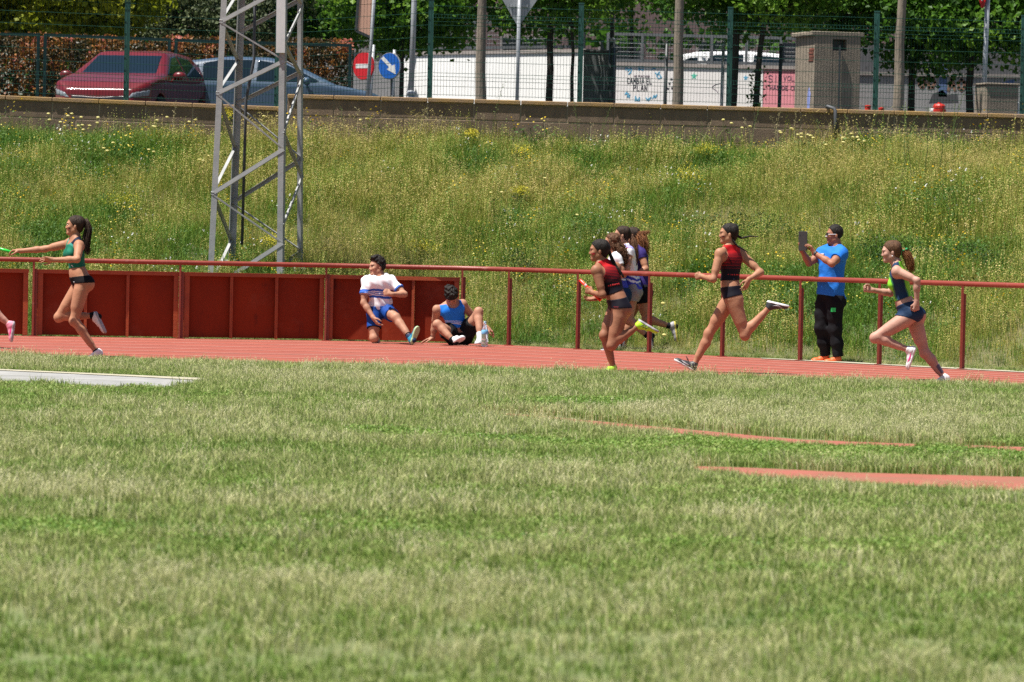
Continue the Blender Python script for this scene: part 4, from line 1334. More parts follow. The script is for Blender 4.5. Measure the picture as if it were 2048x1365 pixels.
# hydrant and bollards
m_redp = mat('red_gloss_paint', (0.55, 0.03, 0.02), 0.35, var=0.15)
D = 78.0
p = at(1878, 225, D); zc = zt(1878, 205, D); hh = zc - PARK_Z
t = thing('fire_hydrant', (p[0], D, PARK_Z), 'red fire hydrant with a white side cap behind the block wall', 'hydrant')
mb = MB(); mb.lathe((p[0], D, PARK_Z), [(.12, 0), (.12, .05), (.085, .08), (.085, hh * .80), (.13, hh * .81), (.13, hh * .86), (.10, hh * .865)], 16); mb.build('barrel', m_redp, t, smooth=False)
mb = MB(); mb.lathe((p[0], D, PARK_Z), [(.10, hh * .865), (.115, hh * .89), (.112, hh * .93), (.085, hh * .965), (.03, hh * .975), (.03, hh), (.02, hh)], 16); mb.build('bonnet', m_redp, t)
mb = MB(); mb.tube([(p[0] - .08, D, PARK_Z + hh * .83), (p[0] - .17, D - .03, PARK_Z + hh * .82)], .05, 10); mb.build('nozzle_cap', m_swhite, t)
for u, v, r, lab in ((1735.5, 211.5, .055, 'taller red bollard left of the green fence post'), (1762.5, 216, .05, 'shorter red bollard right of the green fence post')):
    p = at(u, 224, D); zc = zt(u, v, D)
    t = thing('bollard', (p[0], D, PARK_Z), lab, 'bollard', 'red bollards behind the wall')
    mb = MB(); mb.lathe((p[0], D, PARK_Z), [(r * 1.1, 0), (r, .03), (r, zc - PARK_Z - .03), (r * 1.08, zc - PARK_Z - .028), (r * 1.08, zc - PARK_Z), (r * .3, zc - PARK_Z + .01)], 14); mb.build('shaft', m_redp, t)
    mb = MB(); mb.lathe((p[0], D, PARK_Z), [(r * 1.015, zc - PARK_Z - .2), (r * 1.015, zc - PARK_Z - .14)], 14); mb.build('band', m_swhite, t)
p = at(2033, 226, D); zc = zt(2033, 203, D)
t = thing('white_marker_post', (p[0], D, PARK_Z), 'short white marker post at the right edge behind the wall', 'marker post')
mb = MB(); mb.lathe((p[0], D, PARK_Z), [(.05, 0), (.045, zc - PARK_Z - .03), (.02, zc - PARK_Z)], 12); mb.build('shaft', m_swhite, t)
mb = MB(); mb.lathe((p[0], D, PARK_Z), [(.047, .45), (.047, .52)], 12); mb.build('band', m_pole, t)

# ================================================================== cars
m_glass = mat('tinted_car_glass', (0.006, 0.014, 0.022), 0.06, var=0, spec=0.28)
m_tyre = mat('tyre_rubber', (0.02, 0.02, 0.021), 0.85, var=0.2)
m_alloy = mat('alloy_rim', (0.45, 0.46, 0.48), 0.35, metal=0.7)
m_lens = mat('lamp_lens', (0.22, 0.24, 0.26), 0.12, var=0, spec=0.8)
m_blackp = mat('black_trim', (0.015, 0.015, 0.017), 0.4, var=0)
m_taill = mat('tail_lamp', (0.35, 0.01, 0.01), 0.2, var=0)
m_chrome = mat('chrome', (0.6, 0.6, 0.62), 0.2, metal=0.9, var=0)
def poly_sdf(px, py, P):
    P = np.asarray(P, float); n = len(P)
    px, py = np.broadcast_arrays(px, py)
    d = np.full(px.shape, 1e9, dtype=np.float32); ins = np.zeros(px.shape, bool)
    for i in range(n):
        x0, y0 = P[i - 1]; x1, y1 = P[i]
        ex_, ey_ = x1 - x0, y1 - y0; wx, wy = px - x0, py - y0
        t = np.clip((wx * ex_ + wy * ey_) / (ex_ * ex_ + ey_ * ey_), 0, 1)
        d = np.minimum(d, (wx - ex_ * t) ** 2 + (wy - ey_ * t) ** 2)
        ins ^= ((y1 > py) != (y0 > py)) & (px < (x0 - x1) * (py - y1) / (y0 - y1 + 1e-12) + x1)
    d = np.sqrt(d)
    return np.where(ins, -d, d).astype(np.float32)
def smax(a, b, k):
    h = np.maximum(k - np.abs(a - b), 0) / k
    return np.maximum(a, b) + h * h * k * 0.25
def make_car(label, paint, loc, yaw, side, half_w, belt, roof_hw, wins, wshield, rear=None, name='parked_car', wheels=(0.78, 3.38), h=0.02, hood_y=None, front_lamps=None, mirror_x=None, wheel_r=0.32, extra=None):
    """car along +x (front at x = L): side outline, plan half width, tumblehome above the belt line"""
    side = np.array(side); Lc = side[:, 0].max(); Ht = side[:, 1].max()
    t = thing(name, loc, label, 'car')
    R = rotz(yaw); org = np.asarray(loc, float)
    f = Field((-0.1, -half_w - .08, 0.08), (Lc + .1, half_w + .08, Ht + .1), h)
    X, Y, Z = f.full()
    dS = poly_sdf(X[:, :, :], Z, side)[:, 0, :][:, None, :] if False else poly_sdf(f.ax[0][:, None], f.ax[2][None, :], side)[:, None, :]
    plan = [(0.0, -half_w + .16), (.25, -half_w + .03), (1.2, -half_w), (Lc - 1.1, -half_w), (Lc - .35, -half_w + .06), (Lc - .02, -half_w + .32)]
    plan = plan + [(x, -y) for x, y in plan[::-1]]
    dP = poly_sdf(f.ax[0][:, None], f.ax[1][None, :], plan)[:, :, None]
    fr = [(-half_w + .08, .1), (-half_w, .45), (-half_w + .015, belt), (-roof_hw, Ht - .06), (-roof_hw + .15, Ht + .03)]
    fr = fr + [(-y, z) for y, z in fr[::-1]]
    dF = poly_sdf(f.ax[1][:, None], f.ax[2][None, :], fr)[None, :, :]
    body = smax(smax(dS, dP, .10), dF, .10).astype(np.float32)
    f.a = body.copy()
    cut = f.copy()
    for xw in wheels:
        cut.cap((xw, -half_w - .2, wheel_r), (xw, -half_w + .25, wheel_r), wheel_r + .045, k=.02, sub=True)
        cut.cap((xw, half_w + .2, wheel_r), (xw, half_w - .25, wheel_r), wheel_r + .045, k=.02, sub=True)
    def emit(nm, a, m, parent=t, smooth=True):
        V, Fq = f.mesh(a)
        if len(V) == 0: return None
        return put(nm, V @ R.T + org, Fq, m, parent, smooth=smooth)
    emit('body', cut.a, paint)
    for k, (nm, P) in enumerate(wins):
        d = poly_sdf(f.ax[0][:, None], f.ax[2][None, :], P)[:, None, :]
        d = np.maximum(np.maximum(body - .007, d), 0.45 - np.abs(Y))
        for sgn in (-1, 1):
            emit(nm, np.maximum(d, -sgn * Y), m_glass)
    (xa, xb, P) = wshield
    d = poly_sdf(f.ax[1][:, None], f.ax[2][None, :], P)[None, :, :]
    emit('windscreen', np.maximum(np.maximum(body - .007, d), np.maximum(xa - X, X - xb)), m_glass)
    if rear:
        (xa, xb, P) = rear
        d = poly_sdf(f.ax[1][:, None], f.ax[2][None, :], P)[None, :, :]
        emit('rear_window', np.maximum(np.maximum(body - .007, d), np.maximum(xa - X, X - xb)), m_glass)
    for nm, (xa, xb, P), m in (front_lamps or []):
        for sgn in (-1, 1):
            d = poly_sdf(f.ax[1][:, None] * sgn, f.ax[2][None, :], P)[None, :, :]
            emit(nm, np.maximum(np.maximum(body - .006, d), np.maximum(xa - X, X - xb)), m)
    for xw in wheels:
        for sgn in (-1, 1):
            c = np.array([xw, sgn * (half_w - .10), wheel_r])
            Ry = np.array([[1, 0, 0], [0, 0, sgn], [0, 1.0, 0]])
            Rw = R @ Ry
            w = thing('wheel', R @ c + org); w.parent = t; w.location = Vector(R @ c)
            mb = MB(); mb.lathe(R @ c + org, [(wheel_r * .62, -.09), (wheel_r * .95, -.1), (wheel_r, -.05), (wheel_r, .05), (wheel_r * .95, .1), (wheel_r * .64, .09)], 20, R=Rw); mb.build('tyre', m_tyre, w, smooth=True)
            mb = MB(); mb.lathe(R @ c + org, [(wheel_r * .63, -.06), (wheel_r * .63, .085), (wheel_r * .5, .07), (wheel_r * .15, .095), (.02, .095)], 20, R=Rw); mb.build('rim', m_alloy, w)
    if mirror_x:
        for sgn in (-1, 1):
            g = Field((mirror_x - .25, sgn * (half_w + .1) - .2, belt - .05), (mirror_x + .2, sgn * (half_w + .1) + .2, belt + .25), .012)
            g.ell((mirror_x, sgn * (half_w + .11), belt + .085), (.07, .115, .078), k=0)
            g.cap((mirror_x, sgn * (half_w - .03), belt - .01), (mirror_x, sgn * (half_w + .06), belt + .05), .022, k=.03)
            V, Fq = g.mesh(); mo = put('wing_mirror', V @ R.T + org, Fq, paint, t, smooth=True)
            mb = MB(); mb.box(R @ np.array([mirror_x - .072, sgn * (half_w + .11), belt + .085]) + org, (.008, .18, .11), R); mb.build('mirror_glass', m_chrome, mo)
    return t, R, org, f, body, emit
def paint_mat(name, c):
    m = mat(name, c, 0.38, var=0.06, vscale=2, coat=0.45, spec=0.4)
    m.node_tree.nodes['Principled BSDF'].inputs['Coat Roughness'].default_value = 0.06
    return m
p_red = paint_mat('red_car_paint', (0.12, 0.003, 0.005))
p_blue = paint_mat('blue_grey_car_paint', (0.045, 0.078, 0.125))
p_wht = paint_mat('white_car_paint', (0.78, 0.78, 0.79))
p_dark = paint_mat('dark_car_paint', (0.06, 0.062, 0.07))
hatch = [(0.02, .25), (0.0, .55), (.06, .95), (.30, 1.28), (.62, 1.42), (1.5, 1.475), (2.2, 1.42), (3.02, 1.03), (3.3, .985), (4.05, .83), (4.28, .70), (4.34, .5), (4.30, .25), (3.6, .2), (.5, .2)]
yr_ = radians(-90 - 11)
fwd = np.array([cos(yr_), sin(yr_)])
fc = at(196, 195, 74.2)
loc = (fc[0] - fwd[0] * 4.3, fc[1] - fwd[1] * 4.3, PARK_Z)
lampP = [(.46, .60), (.84, .66), (.86, .80), (.56, .72)]
make_car('dark red hatchback parked nose towards the block wall', p_red, loc, yr_, [(x, z * 1.03) for x, z in hatch], .93, .93, .62,
         [('side_window', [(2.92, 1.03), (2.15, 1.37), (1.72, 1.42), (1.70, 1.02)]), ('side_window', [(1.62, 1.02), (1.64, 1.42), (.9, 1.38), (.48, 1.08)])],
         (2.0, 3.1, [(-.70, 1.0), (.70, 1.0), (.585, 1.39), (-.585, 1.39)]),
         front_lamps=[('headlight', (3.85, 4.5, [(.50, .56), (.84, .62), (.86, .74), (.60, .66)]), m_lens), ('grille', (4.1, 4.6, [(-.1, .40), (.45, .40), (.5, .62), (-.1, .58)]), m_blackp)], mirror_x=2.82, wheels=(.75, 3.42))
sedan = [(0.02, .25), (0.0, .55), (.04, .95), (.20, 1.05), (.85, 1.40), (1.6, 1.50), (2.3, 1.49), (2.75, 1.38), (3.55, 1.00), (4.2, .88), (4.5, .72), (4.55, .5), (4.5, .25), (3.6, .2), (.5, .2)]
bc = at(540, 190, 78.6)
make_car('blue grey hatchback parked sideways behind the lattice tower', p_blue, (bc[0] - 2.28, bc[1] + .1, PARK_Z), radians(-2.5), sedan, .90, .96, .60,
         [('side_window', [(3.30, 1.04), (2.68, 1.34), (2.12, 1.43), (2.10, 1.03)]), ('side_window', [(2.02, 1.03), (2.04, 1.43), (1.5, 1.43), (1.12, 1.36), (1.10, 1.04)]), ('side_window', [(1.04, 1.05), (1.05, 1.34), (.72, 1.20), (.62, 1.09)])],
         (2.5, 3.7, [(-.70, 1.03), (.70, 1.03), (.585, 1.40), (-.585, 1.40)]), rear=(-.1, .8, [(-.66, 1.05), (.66, 1.05), (.58, 1.36), (-.58, 1.36)]),
         front_lamps=[('headlight', (3.9, 4.7, lampP), m_lens), ('tail_lamp', (-.2, .3, [(.5, .78), (.88, .8), (.86, .95), (.55, .93)]), m_taill)], mirror_x=3.05, wheels=(.85, 3.62))
dc = at(398, 190, 82.2)
make_car('dark grey hatchback of which only the tail top shows behind the blue grey car', p_dark, (dc[0], dc[1], PARK_Z), radians(84), [(x, z * 1.03) for x, z in hatch], .88, .96, .62,
         [('side_window', [(2.92, 1.06), (2.15, 1.41), (1.72, 1.46), (1.70, 1.05)]), ('side_window', [(1.62, 1.05), (1.64, 1.46), (.9, 1.42), (.48, 1.11)])],
         (2.0, 3.1, [(-.70, 1.03), (.70, 1.03), (.585, 1.43), (-.585, 1.43)]), rear=(-.1, .55, [(-.62, 1.02), (.62, 1.02), (.56, 1.33), (-.56, 1.33)]),
         front_lamps=[('tail_lamp', (-.2, .4, [(.55, .85), (.86, .85), (.84, 1.02), (.6, 1.0)]), m_taill), ('brake_lamp', (-.1, .7, [(-.02, 1.37), (.16, 1.37), (.16, 1.40), (-.02, 1.40)]), m_taill)], wheels=(.75, 3.42), h=.024)
suv = [(0.02, .25), (0.0, .55), (.03, 1.0), (.22, 1.46), (.6, 1.55), (1.7, 1.60), (2.45, 1.54), (3.25, 1.10), (4.05, .98), (4.3, .82), (4.36, .5), (4.3, .25), (3.6, .2), (.5, .2)]
wc_ = at(1338, 150, 94)
make_car('white family car on the street above the graffiti wall', p_wht, (wc_[0], 94.8, STREET_Z), radians(0), suv, .88, 1.05, .66,
         [('side_window', [(3.0, 1.13), (2.4, 1.46), (1.85, 1.50), (1.83, 1.12)]), ('side_window', [(1.62, 1.12), (1.64, 1.50), (1.0, 1.49), (.84, 1.40), (.80, 1.12)]), ('side_window', [(.62, 1.12), (.64, 1.44), (.36, 1.38), (.22, 1.14)])],
         (2.3, 3.4, [(-.70, 1.13), (.70, 1.13), (.6, 1.5), (-.6, 1.5)]), front_lamps=[('headlight', (3.8, 4.6, [(.5, .72), (.84, .78), (.84, .9), (.56, .84)]), m_lens)], wheels=(.78, 3.42), h=.024, mirror_x=2.95)

# ================================================================== trees and hedge
m_leaf = plant_mat('plane_leaves', [(0.0, (0.03, 0.095, 0.010)), (0.5, (0.085, 0.20, 0.018)), (1.0, (0.21, 0.36, 0.035))], 0.48, 0.4, 0.2, rough=0.5)
m_leaf_y = plant_mat('yellow_green_leaves', [(0.0, (0.10, 0.15, 0.010)), (0.5, (0.27, 0.31, 0.018)), (1.0, (0.46, 0.46, 0.04))], 0.45, 0.5, 0.25, rough=0.5)
m_leaf_o = plant_mat('olive_leaves', [(0.0, (0.03, 0.045, 0.018)), (0.5, (0.07, 0.095, 0.035)), (1.0, (0.16, 0.19, 0.08))], 0.3, 0.5, 0.2)
m_photinia = plant_mat('photinia_leaves', [(0.0, (0.03, 0.03, 0.010)), (0.35, (0.075, 0.05, 0.015)), (0.6, (0.20, 0.09, 0.02)), (0.8, (0.36, 0.15, 0.03)), (1.0, (0.42, 0.12, 0.09))], 0.3, 0.8, 0.25, rough=0.45)
m_bark_l = mat('pale_bark', (0.24, 0.20, 0.15), 0.95, c2=(0.15, 0.125, 0.10), vscale=5, bump=0.6, bscale=30, stretch=(1, 1, .3))
m_bark_d = mat('dark_bark', (0.045, 0.037, 0.03), 0.95, c2=(0.028, 0.024, 0.02), vscale=6, bump=0.6, bscale=30, stretch=(1, 1, .3))
def crown_cards(name, parent, cen, rad, ncl, per, size, m, clr=.38, bottom=None, tone0=.5, upb=.25):
    cen = np.asarray(cen, float); rad = np.asarray(rad, float)
    d = rand_dirs(ncl); r = rng.random(ncl) ** .42
    C = cen + d * r[:, None] * rad
    ct = rng.normal(tone0, .16, ncl)
    P = np.repeat(C, per, 0) + rng.normal(0, clr * .5, (ncl * per, 3)) * (1, 1, .75)
    T = np.repeat(ct, per) + rng.normal(0, .14, ncl * per)
    if bottom is not None:
        keep = P[:, 2] > bottom + rng.normal(0, .12, len(P)); P, T = P[keep], T[keep]
    N = rand_dirs(len(P), upb); U = ortho(N)
    sz = rng.uniform(.7, 1.25, len(P)) * size
    return cards(name, P, N, U, sz * .8, sz, T, m, parent)
def tree(label, base_u, base_v, top_u, D, wpx, bark, cen_v, rad, ncl, per, size, m, hgt=None, tone=.5, bend=0.0, ivy=False, name='street_tree', cdx=0.0, cdy=0.0, zbase=PARK_Z):
    a, b = at(base_u, base_v, D), at(top_u, 0, D); d = (b - a) / (b[2] - a[2])
    foot = a + d * (zbase - a[2])
    t = thing(name, foot, label, 'tree')
    zc = at(base_u, cen_v, D)[2]
    w = wpx / F_PX * D / 2
    topz = zc + rad[2] * .4
    pts = []; rs = []
    for f in np.linspace(0, 1, 9):
        z = zbase + (topz - zbase) * f
        p = foot + d * (z - zbase) + np.array([bend * sin(f * 5) + rng.normal(0, .008), rng.normal(0, .01), 0])
        pts.append(p); rs.append(w * (1.12 - .55 * f) * (1 + .25 * math.exp(-f * 14)))
    mb = MB(); mb.tube(pts, rs, 12); mb.build('trunk', bark, t, smooth=True)
    cen = foot + d * (zc - zbase) + (cdx, cdy, 0)
    for k in range(6):
        az = k * 1.05 + rng.uniform(0, .6); s = pts[5 + k % 3]
        e = cen + np.array([cos(az) * rad[0] * .75, sin(az) * rad[1] * .75, rng.uniform(-.5, .4) * rad[2]])
        mid = (s + e) / 2 + (0, 0, .15)
        mb = MB(); mb.tube([s, mid, e], [w * .4, w * .25, w * .08], 7); mb.build('limb', bark, t, smooth=True)
    crown_cards('crown', t, cen, rad, ncl, per, size, m, tone0=tone)
    if ivy:
        k = 260; f = rng.random(k) * .75; P = np.array([np.array(pts[0]) + (np.array(pts[-1]) - pts[0]) * q * .55 for q in f]) + rng.normal(0, .09, (k, 3))
        N = rand_dirs(k); cards('ivy', P, N, ortho(N), .055, .07, rng.normal(.25, .15, k), m_leaf, t)
    return t
PG = 'street trees behind the wire fence'
T = lambda *a, **k: tag(tree(*a, **k), group=PG)
T('pale slender trunk in front of the bright white wall left of the grey sign back', 960, 200, 963, 76.5, 21, m_bark_l, -195, (1.5, 1.2, 1.6), 45, 50, .115, m_leaf, tone=.6, cdy=1.9)
T('pale brown trunk right of the painted football', 1356, 210, 1359, 77, 21, m_bark_l, -195, (1.5, 1.2, 1.6), 45, 50, .115, m_leaf, tone=.6, cdy=1.9)
T('greyish leaning trunk between the concrete box and the hydrant', 1796, 226, 1805, 76.5, 21, m_bark_l, -195, (1.5, 1.2, 1.6), 45, 50, .115, m_leaf, tone=.4, cdy=1.9)
T('dark straight trunk in front of the right half of the white wall', 1099, 205, 1103, 84, 15, m_bark_d, -75, (2.2, 1.6, 1.45), 150, 60, .12, m_leaf, tone=.5, cdx=-.35)
T('thin crooked dark trunk beside the grey cabinet', 1138, 204, 1146, 83.4, 8, m_bark_d, -40, (1.1, 1.0, 1.15), 60, 55, .11, m_leaf, tone=.6, bend=.05)
T('thick dark trunk just right of the post beside the two stars', 1464, 213, 1478, 82, 17, m_bark_d, -75, (2.0, 1.5, 1.45), 140, 60, .12, m_leaf, tone=.45)
T('ivy covered dark leaning trunk at the edge of the pink wall', 1510, 214, 1532, 81.5, 13, m_bark_d, -50, (1.5, 1.3, 1.2), 90, 60, .12, m_leaf, tone=.5, ivy=True)
T('dark trunk behind the blue round sign', 785, 195, 789, 85, 9, m_bark_d, -20, (1.6, 1.4, 1.3), 110, 60, .12, m_leaf, tone=.5)
T('dark trunk at the left end of the white wall', 802, 195, 806, 84.5, 10, m_bark_d, -40, (1.6, 1.4, 1.5), 110, 60, .12, m_leaf, tone=.5, cdx=.3)
T('dark trunk behind the greyish leaning trunk', 1822, 222, 1828, 84, 15, m_bark_d, -10, (2.0, 1.6, 1.55), 150, 60, .12, m_leaf, tone=.3)
T('dark trunk left of the low concrete block', 1938, 226, 1944, 83, 16, m_bark_d, 0, (2.0, 1.6, 1.5), 150, 60, .12, m_leaf, tone=.35)
T('dark trunk hidden behind the concrete box', 1668, 220, 1672, 84, 14, m_bark_d, -55, (2.0, 1.6, 1.35), 140, 60, .12, m_leaf, tone=.4)
T('dark trunk behind the dark lamp post', 1262, 210, 1264, 92.2, 9, m_bark_d, -75, (2.3, 1.3, 1.35), 150, 60, .12, m_leaf, tone=.5, zbase=STREET_Z)
T('dark trunk outside the right edge of the photo', 2110, 230, 2112, 82, 16, m_bark_d, -15, (2.0, 1.6, 1.6), 130, 60, .12, m_leaf, tone=.35)
# left side trees
tree('bright yellow green leafy tree above the orange hedge at top left', 110, 190, 112, 85.5, 20, m_bark_d, -22, (2.2, 1.7, 1.35), 230, 90, .13, m_leaf_y, name='leafy_tree', tone=.55)
tree('darker olive tree between the yellow green tree and the tower', 345, 190, 350, 88, 16, m_bark_d, -10, (1.35, 1.3, 1.5), 120, 70, .09, m_leaf_o, name='olive_tree', tone=.5)
tree('grey green olive tree behind the top of the lattice tower', 500, 190, 512, 87, 14, m_bark_l, -10, (1.4, 1.3, 1.45), 120, 70, .09, m_leaf_o, name='olive_tree', tone=.45)
tree('dark green tree right of the tower above the hedge end', 640, 190, 646, 88, 16, m_bark_d, 0, (1.2, 1.3, 1.4), 120, 70, .10, m_leaf, name='leafy_tree', tone=.3)
tree('bright yellow green tree outside the left edge of the photo', -230, 190, -228, 85, 20, m_bark_d, -25, (2.0, 1.6, 1.5), 150, 80, .13, m_leaf_y, name='leafy_tree', tone=.5)
# far wood closing the view
k = 30000
P = np.stack([rng.uniform(-20, 20, k), rng.uniform(101, 106, k), rng.uniform(3.2, 10.5, k)], 1)
lump = vnoise(P[:, 0], P[:, 2], .7, 21)
keep = (lump > .25); P = P[keep]
keep = (P[:, 0] < -1.5) | (P[:, 2] > 6.2 - .35 * vnoise(P[:, 0], P[:, 1], .9, 3)); P = P[keep]
N = rand_dirs(len(P), .2)
sz = rng.uniform(.16, .34, len(P))
cards('far_wood', P, N, ortho(N), sz * .8, sz, rng.normal(.25, .2, len(P)), m_leaf, kind='stuff')
# photinia hedge and its green fence
hg = thing('photinia_hedge', (*at(230, 150, 80.6)[:2], PARK_Z), 'clipped brownish orange photinia hedge behind the parked cars', 'hedge')
k = 30000
HX0, HX1 = at(-260, 100, 80.2)[0], at(702, 100, 80.2)[0]
P = np.stack([rng.uniform(HX0, HX1, k), 80.2 + .9 * rng.random(k) ** 1.6, PARK_Z + rng.random(k) ** .75 * 1.95], 1)
topn = vnoise(P[:, 0], P[:, 1], 1.6, 7) * .3
keep = P[:, 2] < 4.93 + topn + rng.normal(0, .05, k)
keep &= vnoise(P[:, 0], P[:, 2], 3.0, 13) + .25 * rng.random(k) > .2
P = P[keep]
T_ = rng.normal(.36, .18, len(P)) - .35 * (vnoise(P[:, 0], P[:, 2], 2.2, 77) < .42) + .40 * np.clip((P[:, 2] - 4.75) / .3, 0, 1) + .35 * (vnoise(P[:, 0], P[:, 2], 3.5, 31) > .62)  # orange new leaves; lit top band and dark gaps put in as tone
N = rand_dirs(len(P), .3) + (0, -.4, 0); N /= np.linalg.norm(N, axis=1)[:, None]
sz = rng.uniform(.06, .11, len(P))
cards('foliage', P, N, ortho(N), sz * .55, sz, T_, m_photinia, hg)
for i in range(26):
    x = HX0 + (HX1 - HX0) * (i + .5) / 26 + rng.normal(0, .05)
    mb = MB(); mb.tube([(x, 80.8, PARK_Z), (x + rng.normal(0, .05), 80.75, 4.0), (x + rng.normal(0, .12), 80.7, 4.9)], [.03, .022, .01], 6); mb.build('stem', m_bark_d, hg, smooth=True)
m_dgreen = mat('dark_green_steel', (0.010, 0.034, 0.034), 0.6, var=0.3, spec=0.2)
hf = thing('garden_fence', (*at(230, 150, 79.6)[:2], PARK_Z), 'low dark green metal fence running in front of the orange hedge', 'fence')
fz = lambda u: at(u, np.interp(u, [-260, 0, 120, 440, 702], [60, 62, 66, 79, 86]), 79.6)[2] - .02
fu = [-250, 76, 90, 338, 352, 600, 700]
for u in fu:
    x = at(u, 120, 79.6)[0]; zz = fz(u)
    mb = MB(); mb.box((x, 79.6, (PARK_Z + zz) / 2), (.06, .06, zz - PARK_Z)); mb.build('post', m_dgreen, hf)
for ua, ub in ((-250, 76), (90, 338), (352, 600), (600, 700)):
    A_, B_ = at(ua, 100, 79.6), at(ub, 100, 79.6); A_[2] = fz(ua) - .03; B_[2] = fz(ub) - .03
    mb = MB(); mb.bar(A_, B_, .055, .04, (0, 0, 1)); mb.build('rail', m_dgreen, hf)
    mb = MB(); mb.bar(A_ - (0, 0, 1.5), B_ - (0, 0, 1.5), .055, .04, (0, 0, 1)); mb.build('rail', m_dgreen, hf)
    nn_ = int(np.linalg.norm(B_ - A_) / .1); mb = MB()
    for i in range(nn_):
        p_ = A_ + (B_ - A_) * (i + .5) / nn_; mb.tube([p_, p_ - (0, 0, 1.5)], .005, 3, cap=False)
    mb.build('bars', m_dgreen, hf, kind='stuff')
# ================================================================== people
def unit(v):
    v = np.asarray(v, float); return v / (np.linalg.norm(v) + 1e-12)
def orth(v, *ws):
    v = np.asarray(v, float)
    for w in ws: v = v - w * v.dot(w)
    return unit(v)
def skin_mat(name, c):
    m = mat(name, c, 0.56, var=0.26, vscale=7, spec=0.26, bump=0.12, bscale=26)
    b = m.node_tree.nodes['Principled BSDF']
    b.inputs['Subsurface Weight'].default_value = 0.0
    b.inputs['Subsurface Radius'].default_value = (0.02, 0.008, 0.004)
    b.inputs['Subsurface Scale'].default_value = 0.6
    return m
def hair_mat(name, c, c2):
    return mat(name, c, 0.62, c2=c2, vscale=38, stretch=(1, 1, .35), bump=0.6, bscale=70, spec=0.22)
def band_mat(name, axis, lo, hi, stops, distort=0.0, dscale=8.0, rough=0.65, dvec=(1, 1, 1), fabric=True):
    """cloth printed in bands: colour steps along `axis` of the object's own space"""
    m, nt, b = new_mat(name)
    tc = nd(nt, 'ShaderNodeTexCoord').outputs['Object']
    dt = nd(nt, 'ShaderNodeVectorMath', operation='DOT_PRODUCT'); dt.inputs[1].default_value = axis
    nt.links.new(tc, dt.inputs[0])
    val = dt.outputs['Value']
    if distort:
        sc = nd(nt, 'ShaderNodeVectorMath', operation='MULTIPLY'); sc.inputs[1].default_value = dvec
        nt.links.new(tc, sc.inputs[0])
        ns = noise(nt, dscale, 2.0, 0.5, sc.outputs[0])
        a = nd(nt, 'ShaderNodeMath', operation='MULTIPLY_ADD'); a.inputs[1].default_value = distort; a.inputs[2].default_value = -distort / 2
        nt.links.new(ns, a.inputs[0])
        s = nd(nt, 'ShaderNodeMath', operation='ADD'); nt.links.new(val, s.inputs[0]); nt.links.new(a.outputs[0], s.inputs[1]); val = s.outputs[0]
    f = ramp(nt, val, lo, hi)
    cr = nd(nt, 'ShaderNodeValToRGB'); cr.color_ramp.interpolation = 'CONSTANT'
    els = cr.color_ramp.elements
    while len(els) > 1: els.remove(els[-1])
    for i, (p, c) in enumerate(stops):
        e = els[0] if i == 0 else els.new(p)
        e.position = p; e.color = (*c, 1)
    nt.links.new(f, cr.inputs[0]); nt.links.new(cr.outputs[0], b.inputs['Base Color'])
    b.inputs['Roughness'].default_value = rough
    b.inputs['Specular IOR Level'].default_value = 0.15
    return m
def cloth_mat(name, c, rough=0.75, var=0.15):
    return mat(name, c, rough, var=var, vscale=14, bump=0.35, bscale=18, spec=0.15)

